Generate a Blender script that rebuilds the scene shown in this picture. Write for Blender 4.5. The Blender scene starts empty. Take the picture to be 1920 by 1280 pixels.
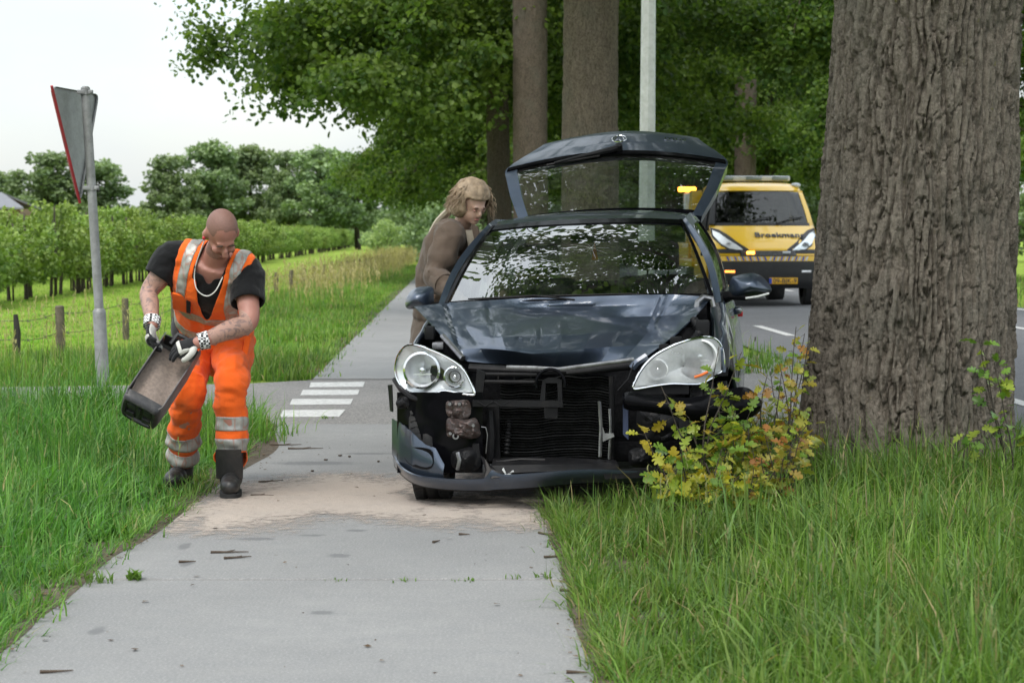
import bpy, bmesh, math, random
import numpy as np
from mathutils import Vector, Matrix
random.seed(7); RNG = np.random.default_rng(7)
SC = bpy.context.scene
COL = SC.collection
R = math.radians
# ---------------------------------------------------------------- camera
F_PX, CAM_H, HORIZON = 4200.0, 1.33, 440.0          # measured on a 1920x1280 frame
PITCH = math.atan((640 - HORIZON) / F_PX)
cam_data = bpy.data.cameras.new('camera'); cam = bpy.data.objects.new('camera', cam_data); COL.objects.link(cam)
cam.location = (0, 0, CAM_H); cam.rotation_euler = (math.pi / 2 - PITCH, 0, 0)
cam_data.sensor_width = 36; cam_data.lens = 36 * F_PX / 1920
cam_data.clip_start = 0.1; cam_data.clip_end = 3000
cam_data.dof.use_dof = True; cam_data.dof.focus_distance = 11.6; cam_data.dof.aperture_fstop = 7.0
SC.camera = cam
# ---------------------------------------------------------------- sky and sun (bright overcast)
SUN_EL, SUN_ROT = R(58), R(205)
world = bpy.data.worlds.new('World'); SC.world = world; world.use_nodes = True
nt = world.node_tree; nt.nodes.clear()
def wn(t, **k):
    n = nt.nodes.new(t)
    for a, b in k.items(): setattr(n, a, b)
    return n
w_out = wn('ShaderNodeOutputWorld'); w_bg = wn('ShaderNodeBackground'); w_bg.inputs[1].default_value = 0.1
w_sky = wn('ShaderNodeTexSky', sky_type='NISHITA', sun_disc=False, sun_elevation=SUN_EL, sun_rotation=SUN_ROT, air_density=1.0, dust_density=2.0)
w_tc = wn('ShaderNodeTexCoord'); w_map = wn('ShaderNodeMapping'); w_map.inputs['Scale'].default_value = (1, 1, 2.2)
w_no = wn('ShaderNodeTexNoise'); w_no.inputs['Scale'].default_value = 2.6; w_no.inputs['Detail'].default_value = 7; w_no.inputs['Roughness'].default_value = 0.55
w_ra = wn('ShaderNodeValToRGB'); w_ra.color_ramp.elements[0].position = 0.36; w_ra.color_ramp.elements[1].position = 0.60
w_ra.color_ramp.elements[0].color = (0.62,)*3 + (1,); w_ra.color_ramp.elements[1].color = (1, 1, 1, 1)
w_mix = wn('ShaderNodeMix', data_type='RGBA')
# overcast sky: brightest overhead, a third of that at the horizon (standard overcast distribution)
w_sep = wn('ShaderNodeSeparateXYZ'); w_el = wn('ShaderNodeMath', operation='MULTIPLY_ADD', use_clamp=False); w_el.inputs[1].default_value = 0.667; w_el.inputs[2].default_value = 0.333
w_cl = wn('ShaderNodeMath', operation='MAXIMUM'); w_cl.inputs[1].default_value = 0.0
w_ov = wn('ShaderNodeMix', data_type='RGBA', blend_type='MULTIPLY'); w_ov.inputs['Factor'].default_value = 1.0; w_ov.inputs['A'].default_value = (14.6, 15.6, 16.2, 1)
w_mul = wn('ShaderNodeMix', data_type='RGBA', blend_type='MULTIPLY'); w_mul.inputs['Factor'].default_value = 1.0; w_mul.inputs['B'].default_value = (2.4, 2.2, 2.0, 1)
L = nt.links.new
L(w_tc.outputs['Generated'], w_map.inputs[0]); L(w_map.outputs[0], w_no.inputs['Vector']); L(w_no.outputs[0], w_ra.inputs[0])
L(w_tc.outputs['Generated'], w_sep.inputs[0]); L(w_sep.outputs['Z'], w_cl.inputs[0]); L(w_cl.outputs[0], w_el.inputs[0]); L(w_el.outputs[0], w_ov.inputs['B']); L(w_ov.outputs['Result'], w_mix.inputs['B'])
L(w_sky.outputs[0], w_mul.inputs['A']); L(w_mul.outputs['Result'], w_mix.inputs['A']); L(w_ra.outputs[0], w_mix.inputs['Factor'])
L(w_mix.outputs['Result'], w_bg.inputs[0]); L(w_bg.outputs[0], w_out.inputs[0])
sun_d = bpy.data.lights.new('sun', 'SUN'); sun_d.energy = 1.3; sun_d.angle = R(25); sun_d.color = (1, 0.96, 0.9)
sun = bpy.data.objects.new('sun', sun_d); COL.objects.link(sun)
_sd = Vector((math.sin(SUN_ROT) * math.cos(SUN_EL), math.cos(SUN_ROT) * math.cos(SUN_EL), math.sin(SUN_EL)))   # towards the sun
sun.rotation_euler = _sd.to_track_quat('Z', 'Y').to_euler()
# ---------------------------------------------------------------- picture settings
vs = SC.view_settings; SC.display_settings.display_device = 'sRGB'
vs.view_transform = 'Standard'; vs.look = 'None'; vs.exposure = 0.68; vs.gamma = 1; vs.use_curve_mapping = False
cy = SC.cycles; cy.use_denoising = True; cy.use_adaptive_sampling = True; cy.adaptive_threshold = 0.015
cy.max_bounces = 7; cy.diffuse_bounces = 3; cy.glossy_bounces = 4; cy.transmission_bounces = 6; cy.transparent_max_bounces = 12
cy.caustics_reflective = False; cy.caustics_refractive = False; cy.sample_clamp_indirect = 4
# ---------------------------------------------------------------- helpers
_ct, _st = math.cos(PITCH), math.sin(PITCH)
def ray(px, py):
    x, y = (px - 960) / F_PX, (640 - py) / F_PX
    return np.array([x, _ct + y * _st, -_st + y * _ct])
CAM = np.array([0, 0, CAM_H])
def at(px, py, Y):
    d = ray(px, py); return CAM + d * (Y / d[1])
def ground(px, py, z=0.0):
    d = ray(px, py); return CAM + d * ((z - CAM_H) / d[2])
def tag(o, label=None, cat=None, group=None, kind=None):
    if label: o['label'] = label
    if cat: o['category'] = cat
    if group: o['group'] = group
    if kind: o['kind'] = kind
    return o
def empty(name, loc, label, cat, group=None, rot=(0, 0, 0)):
    o = bpy.data.objects.new(name, None); COL.objects.link(o); o.location = loc; o.rotation_euler = rot
    o.empty_display_size = 0.2
    return tag(o, label, cat, group)
def link(name, me, parent=None, loc=None, rot=None):
    o = bpy.data.objects.new(name, me); COL.objects.link(o); o.parent = parent
    if loc is not None: o.location = loc
    if rot is not None: o.rotation_euler = rot
    return o
def npmesh(name, V, Fq, mats, smooth=True, midx=None, col=None, angle=None):
    """mesh from numpy arrays: V (n,3); Fq a list of (m,k) int arrays"""
    me = bpy.data.meshes.new(name)
    V = np.asarray(V, np.float32).reshape(-1, 3)
    Fq = [np.asarray(f, np.int32) for f in (Fq if isinstance(Fq, list) else [Fq]) if len(f)]
    lt = np.concatenate([np.full(len(f), f.shape[1], np.int32) for f in Fq])
    lv = np.concatenate([f.ravel() for f in Fq])
    ls = np.concatenate([[0], np.cumsum(lt)[:-1]]).astype(np.int32)
    me.vertices.add(len(V)); me.vertices.foreach_set('co', V.ravel())
    me.loops.add(len(lv)); me.loops.foreach_set('vertex_index', lv)
    me.polygons.add(len(lt)); me.polygons.foreach_set('loop_start', ls); me.polygons.foreach_set('loop_total', lt)
    me.polygons.foreach_set('use_smooth', np.full(len(lt), smooth, bool))
    if midx is not None: me.polygons.foreach_set('material_index', np.asarray(midx, np.int32))
    for m in (mats if isinstance(mats, (list, tuple)) else [mats]): me.materials.append(m)
    if col is not None:
        a = me.attributes.new('tone', 'FLOAT_COLOR', 'POINT')
        c = np.ones((len(V), 4), np.float32); c[:, :3] = col; a.data.foreach_set('color', c.ravel())
    me.update(); me.validate()
    if angle is not None: me.set_sharp_from_angle(angle=R(angle))
    return me
class MB:
    """collects shapes into one mesh"""
    def __init__(s): s.v = []; s.f = []
    def add(s, V, Fs):
        n = len(s.v); s.v.extend([tuple(map(float, p)) for p in V]); s.f.extend([tuple(int(i) + n for i in f) for f in Fs]); return s
    def box(s, c, d, M=None, bev=0.0):
        c = np.array(c, float); h = np.array(d, float) / 2
        if bev <= 0:
            V = [(x, y, z) for z in (-1, 1) for y in (-1, 1) for x in (-1, 1)]; V = np.array(V) * h
            Fs = [(0, 2, 3, 1), (4, 5, 7, 6), (0, 1, 5, 4), (2, 6, 7, 3), (0, 4, 6, 2), (1, 3, 7, 5)]
        else:
            bm = bmesh.new(); bmesh.ops.create_cube(bm, size=1)
            for v in bm.verts: v.co = Vector((v.co.x * 2 * h[0], v.co.y * 2 * h[1], v.co.z * 2 * h[2]))
            bmesh.ops.bevel(bm, geom=bm.edges[:], offset=min(bev, min(h) * 0.95), segments=2, affect='EDGES', profile=0.6)
            bm.verts.index_update(); V = np.array([v.co[:] for v in bm.verts]); Fs = [[v.index for v in f.verts] for f in bm.faces]; bm.free()
        if M is not None: V = V @ np.array(M).T
        return s.add(V + c, Fs)
    def tube(s, P, r, n=8, cap=True, flat=1.0, closed=False):
        P = np.array(P, float); m = len(P); r = np.broadcast_to(np.array(r, float), (m,)) if np.ndim(r) < 2 else r
        V = []; prev = None
        for i in range(m):
            if closed: t = P[(i + 1) % m] - P[i - 1]
            else: t = P[min(i + 1, m - 1)] - P[max(i - 1, 0)]
            t = t / (np.linalg.norm(t) + 1e-9)
            if prev is None:
                a = np.array([0, 0, 1.0]) if abs(t[2]) < 0.9 else np.array([1.0, 0, 0])
                u = np.cross(t, a)
            else: u = prev - t * np.dot(prev, t)
            u /= np.linalg.norm(u) + 1e-9; w = np.cross(t, u); prev = u
            for k in range(n):
                a = 2 * math.pi * k / n
                V.append(P[i] + r[i] * (u * math.cos(a) + w * math.sin(a) * flat))
        Fs = []
        for i in range(m if closed else m - 1):
            for k in range(n):
                j = (i + 1) % m
                Fs.append((i * n + k, i * n + (k + 1) % n, j * n + (k + 1) % n, j * n + k))
        if cap and not closed:
            Fs.append(tuple(range(n - 1, -1, -1))); Fs.append(tuple((m - 1) * n + k for k in range(n)))
        return s.add(V, Fs)
    def grid(s, G, flip=False, closed_u=False):
        """G (rows, cols, 3)"""
        G = np.array(G, float); a, b = G.shape[:2]; Fs = []
        for i in range(a - 1):
            for j in range(b if closed_u else b - 1):
                k = (j + 1) % b
                q = (i * b + j, i * b + k, (i + 1) * b + k, (i + 1) * b + j)
                Fs.append(q[::-1] if flip else q)
        return s.add(G.reshape(-1, 3), Fs)
    def sheet(s, G, t):
        """grid with thickness t along -normal"""
        G = np.array(G, float); a, b = G.shape[:2]
        du = np.gradient(G, axis=1); dv = np.gradient(G, axis=0); N = np.cross(du, dv); N /= np.linalg.norm(N, axis=2, keepdims=True) + 1e-9
        H = G - N * t; n0 = a * b; idx = np.arange(n0).reshape(a, b); Fs = []
        for i in range(a - 1):
            for j in range(b - 1):
                q = (idx[i, j], idx[i, j + 1], idx[i + 1, j + 1], idx[i + 1, j]); Fs.append(q); Fs.append(tuple(x + n0 for x in q[::-1]))
        rim = list(idx[0, :]) + list(idx[1:, -1]) + list(idx[-1, -2::-1]) + list(idx[-2:0:-1, 0])
        for x, y in zip(rim, rim[1:] + rim[:1]): Fs.append((y, x, x + n0, y + n0))
        return s.add(np.concatenate([G.reshape(-1, 3), H.reshape(-1, 3)]), Fs)
    def prism(s, poly, d):
        """poly (n,3) planar outline, extruded by vector d"""
        P = np.array(poly, float); n = len(P); d = np.array(d, float)
        Fs = [tuple(range(n - 1, -1, -1)), tuple(range(n, 2 * n))] + [(i, (i + 1) % n, n + (i + 1) % n, n + i) for i in range(n)]
        return s.add(np.concatenate([P, P + d]), Fs)
    def lathe(s, prof, c=(0, 0, 0), axis='z', n=24, M=None):
        V = []; m = len(prof)
        for r, h in prof:
            for k in range(n):
                a = 2 * math.pi * k / n; V.append((r * math.cos(a), r * math.sin(a), h))
        V = np.array(V)
        if axis == 'x': V = V[:, [2, 0, 1]]
        if axis == 'y': V = V[:, [1, 2, 0]]
        if M is not None: V = V @ np.array(M).T
        Fs = [(i * n + k, i * n + (k + 1) % n, (i + 1) * n + (k + 1) % n, (i + 1) * n + k) for i in range(m - 1) for k in range(n)]
        return s.add(V + np.array(c, float), Fs)
    def ball(s, c, r, n=14, M=None):
        pr = [(max(1e-4, math.sin(math.pi * i / n)), -math.cos(math.pi * i / n)) for i in range(n + 1)]
        m0 = len(s.v); s.lathe(pr, (0, 0, 0), n=n + 6); V = np.array(s.v[m0:]) * np.array(r, float)
        if M is not None: V = V @ np.array(M).T
        s.v[m0:] = [tuple(p) for p in V + np.array(c, float)]; return s
    def mesh(s, name, mat, smooth=True, angle=None):
        me = bpy.data.meshes.new(name); me.from_pydata(s.v, [], s.f); me.validate()
        me.polygons.foreach_set('use_smooth', np.full(len(me.polygons), smooth, bool)); me.materials.append(mat); me.update()
        bm = bmesh.new(); bm.from_mesh(me); bmesh.ops.recalc_face_normals(bm, faces=bm.faces[:]); bm.to_mesh(me); bm.free()
        if angle: me.set_sharp_from_angle(angle=R(angle))
        return me
    def build(s, name, mat, parent=None, smooth=True, angle=40, loc=None, rot=None):
        return link(name, s.mesh(name, mat, smooth, angle), parent, loc, rot)
# ---- numpy value noise
def _h(i, j, k, s):
    n = (i * 374761393 + j * 668265263 + k * 2147483647 + s * 974634777) & 0xffffffff
    n = ((n ^ (n >> 13)) * 1274126177) & 0xffffffff
    return ((n ^ (n >> 16)) & 0xffff) / 65535.0
def vnoise(P, s=0):
    P = np.asarray(P, float); I = np.floor(P).astype(np.int64); f = P - I; f = f * f * (3 - 2 * f); o = 0
    for a in (0, 1):
        for b in (0, 1):
            for c in (0, 1):
                w = (f[..., 0] if a else 1 - f[..., 0]) * (f[..., 1] if b else 1 - f[..., 1]) * (f[..., 2] if c else 1 - f[..., 2])
                o = o + w * _h(I[..., 0] + a, I[..., 1] + b, I[..., 2] + c, s)
    return o
def fbm(P, s=0, o=4):
    P = np.asarray(P, float); t = 0; a = 0.5; n = 0
    for i in range(o): t = t + a * vnoise(P * 2 ** i, s + i); n += a; a *= 0.5
    return t / n
def crom(P, n):
    """Catmull-Rom through rows of P (m,...) -> n samples"""
    P = np.array(P, float); m = len(P); t = np.linspace(0, m - 1, n); i = np.minimum(t.astype(int), m - 2); f = (t - i).reshape((-1,) + (1,) * (P.ndim - 1))
    E = np.concatenate([2 * P[:1] - P[1:2], P, 2 * P[-1:] - P[-2:-1]])
    a, b, c, d = E[i], E[i + 1], E[i + 2], E[i + 3]
    return 0.5 * (2 * b + (c - a) * f + (2 * a - 5 * b + 4 * c - d) * f ** 2 + (3 * b - a - 3 * c + d) * f ** 3)
def lin(P, n):
    P = np.array(P, float); t = np.linspace(0, len(P) - 1, n); i = np.minimum(t.astype(int), len(P) - 2); f = (t - i).reshape((-1,) + (1,) * (P.ndim - 1))
    return P[i] * (1 - f) + P[i + 1] * f
# ---- materials
class NT:
    def __init__(s, name):
        s.m = bpy.data.materials.new(name); s.m.use_nodes = True; s.t = s.m.node_tree; s.t.nodes.clear()
        s.out = s.n('ShaderNodeOutputMaterial'); s.p = s.n('ShaderNodeBsdfPrincipled'); s.l(s.p.outputs[0], s.out.inputs[0])
    def n(s, t, ins=None, **k):
        n = s.t.nodes.new(t)
        for a, b in k.items(): setattr(n, a, b)
        for a, b in (ins or {}).items():
            if hasattr(b, 'is_output'): s.t.links.new(b, n.inputs[a])
            else: n.inputs[a].default_value = b
        return n
    def l(s, a, b): s.t.links.new(a, b)
    def obj(s, scale=(1, 1, 1), space='Object', rot=(0, 0, 0)):
        c = s.n('ShaderNodeTexCoord'); return s.n('ShaderNodeMapping', {0: c.outputs[space], 'Scale': scale, 'Rotation': rot}).outputs[0]
    def pos(s): return s.n('ShaderNodeNewGeometry').outputs['Position']
    def noise(s, vec, scale, detail=4, rough=0.55, dist=0.0):
        return s.n('ShaderNodeTexNoise', {'Vector': vec, 'Scale': scale, 'Detail': detail, 'Roughness': rough, 'Distortion': dist}).outputs[0]
    def ramp(s, f, stops, interp='LINEAR'):
        r = s.n('ShaderNodeValToRGB', {0: f}); e = r.color_ramp.elements; r.color_ramp.interpolation = interp
        while len(e) < len(stops): e.new(0.5)
        for x, (p, c) in zip(e, stops):
            x.position = p; x.color = (c if hasattr(c, '__len__') else (c,) * 3) + ((1,) if (not hasattr(c, '__len__') or len(c) == 3) else ())
        return r.outputs[0]
    def mix(s, f, a, b, bt='MIX'):
        m = s.n('ShaderNodeMix', data_type='RGBA', blend_type=bt)
        for k, x in (('Factor', f), ('A', a), ('B', b)):
            if hasattr(x, 'is_output'): s.l(x, m.inputs[k])
            elif k == 'Factor': m.inputs[k].default_value = x
            else: m.inputs[k].default_value = tuple(x) + ((1,) if len(x) == 3 else ())
        return m.outputs['Result']
    def math(s, op, a, b=0.0, c=0.0, clamp=False):
        m = s.n('ShaderNodeMath', operation=op, use_clamp=clamp)
        for i, x in enumerate((a, b, c)):
            if hasattr(x, 'is_output'): s.l(x, m.inputs[i])
            else: m.inputs[i].default_value = x
        return m.outputs[0]
    def bump(s, h, strength=0.3, dist=0.01, normal=None):
        ins = {'Height': h, 'Strength': strength, 'Distance': dist}
        if normal: ins['Normal'] = normal
        return s.n('ShaderNodeBump', ins).outputs[0]
    def set(s, **k):
        for a, b in k.items():
            a = {'color': 'Base Color', 'rough': 'Roughness', 'metal': 'Metallic', 'normal': 'Normal', 'coat': 'Coat Weight', 'coat_rough': 'Coat Roughness', 'spec': 'Specular IOR Level',
                 'alpha': 'Alpha', 'trans': 'Transmission Weight', 'ior': 'IOR', 'emit': 'Emission Color', 'emit_s': 'Emission Strength', 'sheen': 'Sheen Weight', 'sss': 'Subsurface Weight', 'sheen_rough': 'Sheen Roughness'}.get(a, a)
            if hasattr(b, 'is_output'): s.l(b, s.p.inputs[a])
            else: s.p.inputs[a].default_value = (tuple(b) + (1,) if hasattr(b, '__len__') and len(b) == 3 else b)
        return s
def mat(name, c, rough=0.5, metal=0.0, var=0.15, vscale=6.0, bump=0.0, bscale=60, bdist=0.004, dirt=0.0, dirtcol=(0.12, 0.1, 0.08), **k):
    t = NT(name); v = t.obj(); c = tuple(c)
    n = t.noise(v, vscale, 5); lo = tuple(x * (1 - var) for x in c); hi = tuple(min(1, x * (1 + var)) for x in c)
    col = t.ramp(n, [(0.3, lo), (0.7, hi)])
    if dirt > 0:
        d = t.ramp(t.noise(v, vscale * 2.7, 6, 0.7), [(0.62 - dirt * 0.4, 0.0), (0.8, 1.0)])
        col = t.mix(t.math('MULTIPLY', d, min(1, dirt * 1.5)), col, dirtcol)
    t.set(color=col, rough=t.ramp(t.noise(v, vscale * 3, 4), [(0.3, max(0.02, rough * 0.85)), (0.7, min(1, rough * 1.15))]), metal=metal, **k)
    if bump > 0: t.set(normal=t.bump(t.noise(v, bscale, 4), bump, bdist))
    return t.m
def leaf_mat(name, trans=0.35, rough=0.5, spec=0.3, gain=(1, 1, 1)):
    t = NT(name); a = t.n('ShaderNodeAttribute', attribute_name='tone').outputs['Color']
    oi = t.n('ShaderNodeObjectInfo').outputs['Random']
    hs = t.n('ShaderNodeHueSaturation', {'Hue': t.math('MULTIPLY_ADD', oi, 0.02, 0.49), 'Value': t.math('MULTIPLY_ADD', oi, 0.25, 0.88), 'Color': a}).outputs[0]
    c = t.mix(1.0, hs, gain, 'MULTIPLY')
    t.set(color=c, rough=rough, spec=spec)
    tr = t.n('ShaderNodeBsdfTranslucent', {'Color': t.mix(1.0, c, (1.25, 1.35, 0.7), 'MULTIPLY')}).outputs[0]
    ms = t.n('ShaderNodeMixShader', {0: trans, 1: t.p.outputs[0], 2: tr})
    t.l(ms.outputs[0], t.out.inputs[0]); return t.m
# ================================================================= THE SETTING
SL = -0.0238                                   # the path runs slightly to the left
def pathx(xp, Y): return xp + SL * Y
PL, PR = -1.355, 0.457
def plx(Y): return pathx(PL, Y) - 0.15 * np.clip((10.9 - Y) / 2.2, 0, 1) #                        # path edges at Y = 0
def roadx(x, Y): return x - 0.03 * (Y - 24)
# ---- materials
def grass_ground_mat():
    t = NT('field_grass_ground'); p = t.pos()
    a = t.noise(p, 0.35, 5, 0.6); b = t.noise(p, 7.0, 6, 0.65); c = t.noise(p, 45, 4, 0.7)
    col = t.ramp(a, [(0.3, (0.19, 0.28, 0.035)), (0.7, (0.26, 0.35, 0.055))])
    col = t.mix(t.ramp(b, [(0.35, 0.0), (0.75, 0.55)]), col, (0.13, 0.21, 0.025))
    col = t.mix(t.ramp(c, [(0.5, 0.0), (0.8, 0.35)]), col, (0.17, 0.17, 0.06))
    t.set(color=col, rough=0.95, spec=0.1, normal=t.bump(t.math('ADD', b, c), 0.6, 0.05)); return t.m
def concrete_mat():
    t = NT('concrete_paving'); p = t.pos()
    big = t.noise(p, 0.9, 5, 0.6); mid = t.noise(p, 7, 6, 0.65); fine = t.noise(p, 95, 5, 0.75)
    col = t.ramp(big, [(0.3, (0.19, 0.19, 0.188)), (0.7, (0.255, 0.253, 0.247))])
    col = t.mix(t.ramp(mid, [(0.35, 0.0), (0.7, 0.75)]), col, (0.20, 0.203, 0.205))
    col = t.mix(t.ramp(fine, [(0.48, 0.0), (0.68, 0.7)]), col, (0.40, 0.395, 0.38))
    spk = t.n('ShaderNodeTexVoronoi', {'Vector': p, 'Scale': 34.0, 'Randomness': 1.0}).outputs['Distance']
    col = t.mix(t.ramp(spk, [(0.04, 0.8), (0.10, 0.0)]), col, (0.12, 0.12, 0.115))
    # brushed streaks along the slab
    st = t.noise(t.n('ShaderNodeMapping', {0: p, 'Scale': (28, 1.2, 1)}).outputs[0], 3.0, 5, 0.7)
    col = t.mix(t.ramp(st, [(0.42, 0.0), (0.75, 0.4)]), col, (0.19, 0.19, 0.19))
    # damp shoe prints and smears, each with a shape of its own
    wet = None
    for (px, py, lx, ly, an) in ((346, 1024, 0.034, 0.12, -12), (350, 1056, 0.03, 0.10, -8), (636, 1041, 0.065, 0.07, 0), (604, 1148, 0.06, 0.05, 0), (182, 1182, 0.035, 0.10, -12),
                                 (668, 994, 0.06, 0.05, 0), (585, 1003, 0.08, 0.04, 0), (480, 1010, 0.12, 0.05, 0), (590, 868, 0.30, 0.14, 0), (690, 850, 0.2, 0.08, 0)):
        g = ground(px, py)
        mp = t.n('ShaderNodeMapping', {0: p, 'Location': (-g[0], -g[1], 0)}).outputs[0]
        mp = t.n('ShaderNodeMapping', {0: mp, 'Rotation': (0, 0, R(an)), 'Scale': (1 / lx, 1 / ly, 0)}).outputs[0]
        d = t.n('ShaderNodeVectorMath', {0: mp}, operation='LENGTH').outputs['Value']
        d = t.math('ADD', d, t.math('MULTIPLY', t.math('SUBTRACT', t.noise(p, 22, 4, 0.7), 0.5), 1.5))
        mk = t.ramp(d, [(0.55, 1.0), (0.95, 0.0)])
        wet = mk if wet is None else t.math('MAXIMUM', wet, mk)
    col = t.mix(t.math('MULTIPLY', wet, 0.75), col, (0.13, 0.132, 0.135))
    t.set(color=col, rough=t.ramp(mid, [(0.3, 0.75), (0.7, 0.92)]), spec=0.25, normal=t.bump(t.math('ADD', fine, t.math('MULTIPLY', mid, 1.5)), 0.35, 0.004)); return t.m
def asphalt_mat(name, base, agg):
    t = NT(name); p = t.pos()
    big = t.noise(p, 0.5, 5, 0.6); vo = t.n('ShaderNodeTexVoronoi', {'Vector': p, 'Scale': 90.0}); c = t.n('ShaderNodeSeparateColor', {0: vo.outputs['Color']}).outputs[0]
    col = t.ramp(big, [(0.3, tuple(x * 0.82 for x in base)), (0.7, tuple(x * 1.15 for x in base))])
    col = t.mix(t.ramp(c, [(0.35, 0.0), (0.95, 0.75)]), col, agg)
    col = t.mix(t.ramp(t.noise(p, 5, 5, 0.7), [(0.55, 0.0), (0.8, 0.4)]), col, tuple(x * 0.6 for x in base))
    t.set(color=col, rough=0.88, spec=0.3, normal=t.bump(vo.outputs['Distance'], 0.6, 0.008)); return t.m
M_FIELD, M_CONC = grass_ground_mat(), concrete_mat()
M_ASPH = asphalt_mat('weathered_asphalt', (0.17, 0.165, 0.16), (0.34, 0.32, 0.30))
M_ROAD = asphalt_mat('road_asphalt', (0.115, 0.117, 0.122), (0.20, 0.20, 0.205))
M_PAINT = mat('white_road_paint', (0.68, 0.68, 0.66), 0.7, var=0.15, vscale=11, dirt=0.85, dirtcol=(0.25, 0.24, 0.23), bump=0.3, bscale=80)
M_SOIL = mat('verge_soil', (0.085, 0.065, 0.045), 0.95, var=0.4, vscale=14, bump=0.8, bscale=30, bdist=0.02)
# ---- ground sheet
xs = np.concatenate([np.linspace(-1800, -60, 14), np.linspace(-50, 50, 41), np.linspace(60, 1800, 14)])
ys = np.concatenate([np.linspace(-60, 80, 57), np.linspace(90, 2600, 26)])
gx, gy = np.meshgrid(xs, ys); G = np.stack([gx, gy, np.full_like(gx, -0.035)], 2)
tag(MB().grid(G).build('ground', M_FIELD, angle=None), kind='structure')
# ---- bicycle path: sub-base with concrete slabs
base = MB(); base.grid([[(pathx(PL - 0.22, Y), Y, -0.03), (pathx(PR + 0.06, Y), Y, -0.03)] for Y in (1, 15.8)])
base.grid([[(pathx(PL - 0.22, Y), Y, -0.03), (pathx(PR + 0.06, Y), Y, -0.03)] for Y in (20.7, 60, 140)])
path = tag(base.build('bicycle_path', M_SOIL), kind='structure')
def slab(Y0, Y1):
    g = 0.019; b = 0.006; m = MB(); e = 0.004
    P = [(float(plx(Y0 + g)), Y0 + g), (pathx(PR, Y0 + g), Y0 + g), (pathx(PR, Y1 - g), Y1 - g), (float(plx(Y1 - g)), Y1 - g)]
    c = np.mean(P, 0); Q = [tuple(np.array(p) - np.sign(np.array(p) - c) * b) for p in P]
    V = [(x, y, -0.028) for x, y in P] + [(x, y, -b) for x, y in P] + [(x, y, 0) for x, y in Q]
    Fs = [(8, 9, 10, 11)] + [(i, (i + 1) % 4, 4 + (i + 1) % 4, 4 + i) for i in range(4)] + [(4 + i, 4 + (i + 1) % 4, 8 + (i + 1) % 4, 8 + i) for i in range(4)]
    m.add(V, Fs); return m.build('concrete_slab', M_CONC, path, smooth=False, angle=None)
Ys = [1.5, 5.07, 8.62, 12.2, 15.75]
for a, b in zip(Ys, Ys[1:]): slab(a, b)
for Yj in Ys[1:-1]: MB().box(((float(plx(Yj)) + pathx(PR, Yj)) / 2, Yj, -0.012), (pathx(PR, Yj) - float(plx(Yj)) - 0.02, 0.037, 0.012)).build('joint_filler', M_SOIL, path, smooth=False)
Y = 20.75
while Y < 135: slab(Y, Y + 3.55); Y += 3.55
# ---- side road crossing the path, and the main road
sr = MB(); sr.grid([[(-60, 14.6, -0.014), (-60, 18.0, -0.014)], [(-8, 15.3, -0.014), (-8, 19.0, -0.014)], [(pathx(PL, 16) - 0.6, 15.85, -0.014), (pathx(PL, 20) - 0.6, 20.2, -0.014)],
                    [(pathx(PL, 16), 15.77, -0.014), (pathx(PL, 20), 20.73, -0.014)], [(pathx(PR, 16), 15.77, -0.014), (pathx(PR, 20), 20.73, -0.014)], [(1.6, 15.4, -0.014), (1.3, 21.5, -0.014)], [(3.3, 13.5, -0.014), (2.9, 25.5, -0.014)]])
sroad = tag(sr.build('side_road', M_ASPH), kind='structure')
mr = MB(); mr.grid([[(roadx(2.9, Y), Y, -0.010), (roadx(6.2, Y), Y, 0.03), (roadx(9.9, Y), Y, -0.010)] for Y in (-40, 0, 20, 40, 80, 160, 400)])
mroad = tag(mr.build('main_road', M_ROAD), kind='structure')
def marking(pts, parent, z):
    m = MB(); m.prism([(x, y, z) for x, y in pts], (0, 0, 0.003)); return m.build('road_marking', M_PAINT, parent, smooth=False)
for q in (((583, 717), (684, 716), (681, 725), (580, 726)), ((568, 731), (674, 731), (671, 740), (563, 741)), ((548, 748), (662, 748), (657, 758), (543, 759)), ((531, 769), (648, 768), (636, 781), (524, 782))):
    marking([ground(x, y, -0.012)[:2] for x, y in q[::-1]], sroad, -0.0125)
def dash(x, Y0, Y1, w=0.13, z=0.0):
    marking([(roadx(x - w / 2, Y0), Y0), (roadx(x + w / 2, Y0), Y0), (roadx(x + w / 2, Y1), Y1), (roadx(x - w / 2, Y1), Y1)], mroad, z)
for Y0 in (6.0, 15.6, 21.9, 29.4, 36.6, 43.8, 51.0, 58.2, 66, 74): dash(3.83, Y0, Y0 + 3.2, 0.13, 0.005)
for Y0 in (9, 19, 30, 41, 52, 63, 74): dash(7.35, Y0, Y0 + 3.0, 0.12, 0.022)
dash(9.55, -30, 120, 0.13, -0.001)
# ---- spilt absorbent granules on the path
poly = np.array([ground(x, y)[:2] for x, y in ((268, 975), (330, 955), (420, 932), (480, 908), (560, 890), (660, 888), (760, 900), (900, 885), (1020, 890), (1052, 930), (1050, 984), (960, 987), (860, 981), (740, 973), (630, 969), (545, 976), (470, 992), (390, 1000), (320, 996))])
def poly_sd(P, Q):
    """signed distance to polygon Q, positive inside"""
    d = np.full(len(P), 1e9); ins = np.zeros(len(P), bool)
    for a, b in zip(Q, np.roll(Q, -1, 0)):
        e = b - a; w = P - a; t = np.clip((w @ e) / (e @ e), 0, 1); d = np.minimum(d, np.linalg.norm(w - t[:, None] * e, axis=1))
        c = ((a[1] <= P[:, 1]) != (b[1] <= P[:, 1])); xi = a[0] + (P[:, 1] - a[1]) / (b[1] - a[1] + 1e-12) * e[0]; ins ^= c & (P[:, 0] < xi)
    return np.where(ins, d, -d)
x0, y0 = poly.min(0) - 0.25; x1, y1 = poly.max(0) + 0.25
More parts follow.
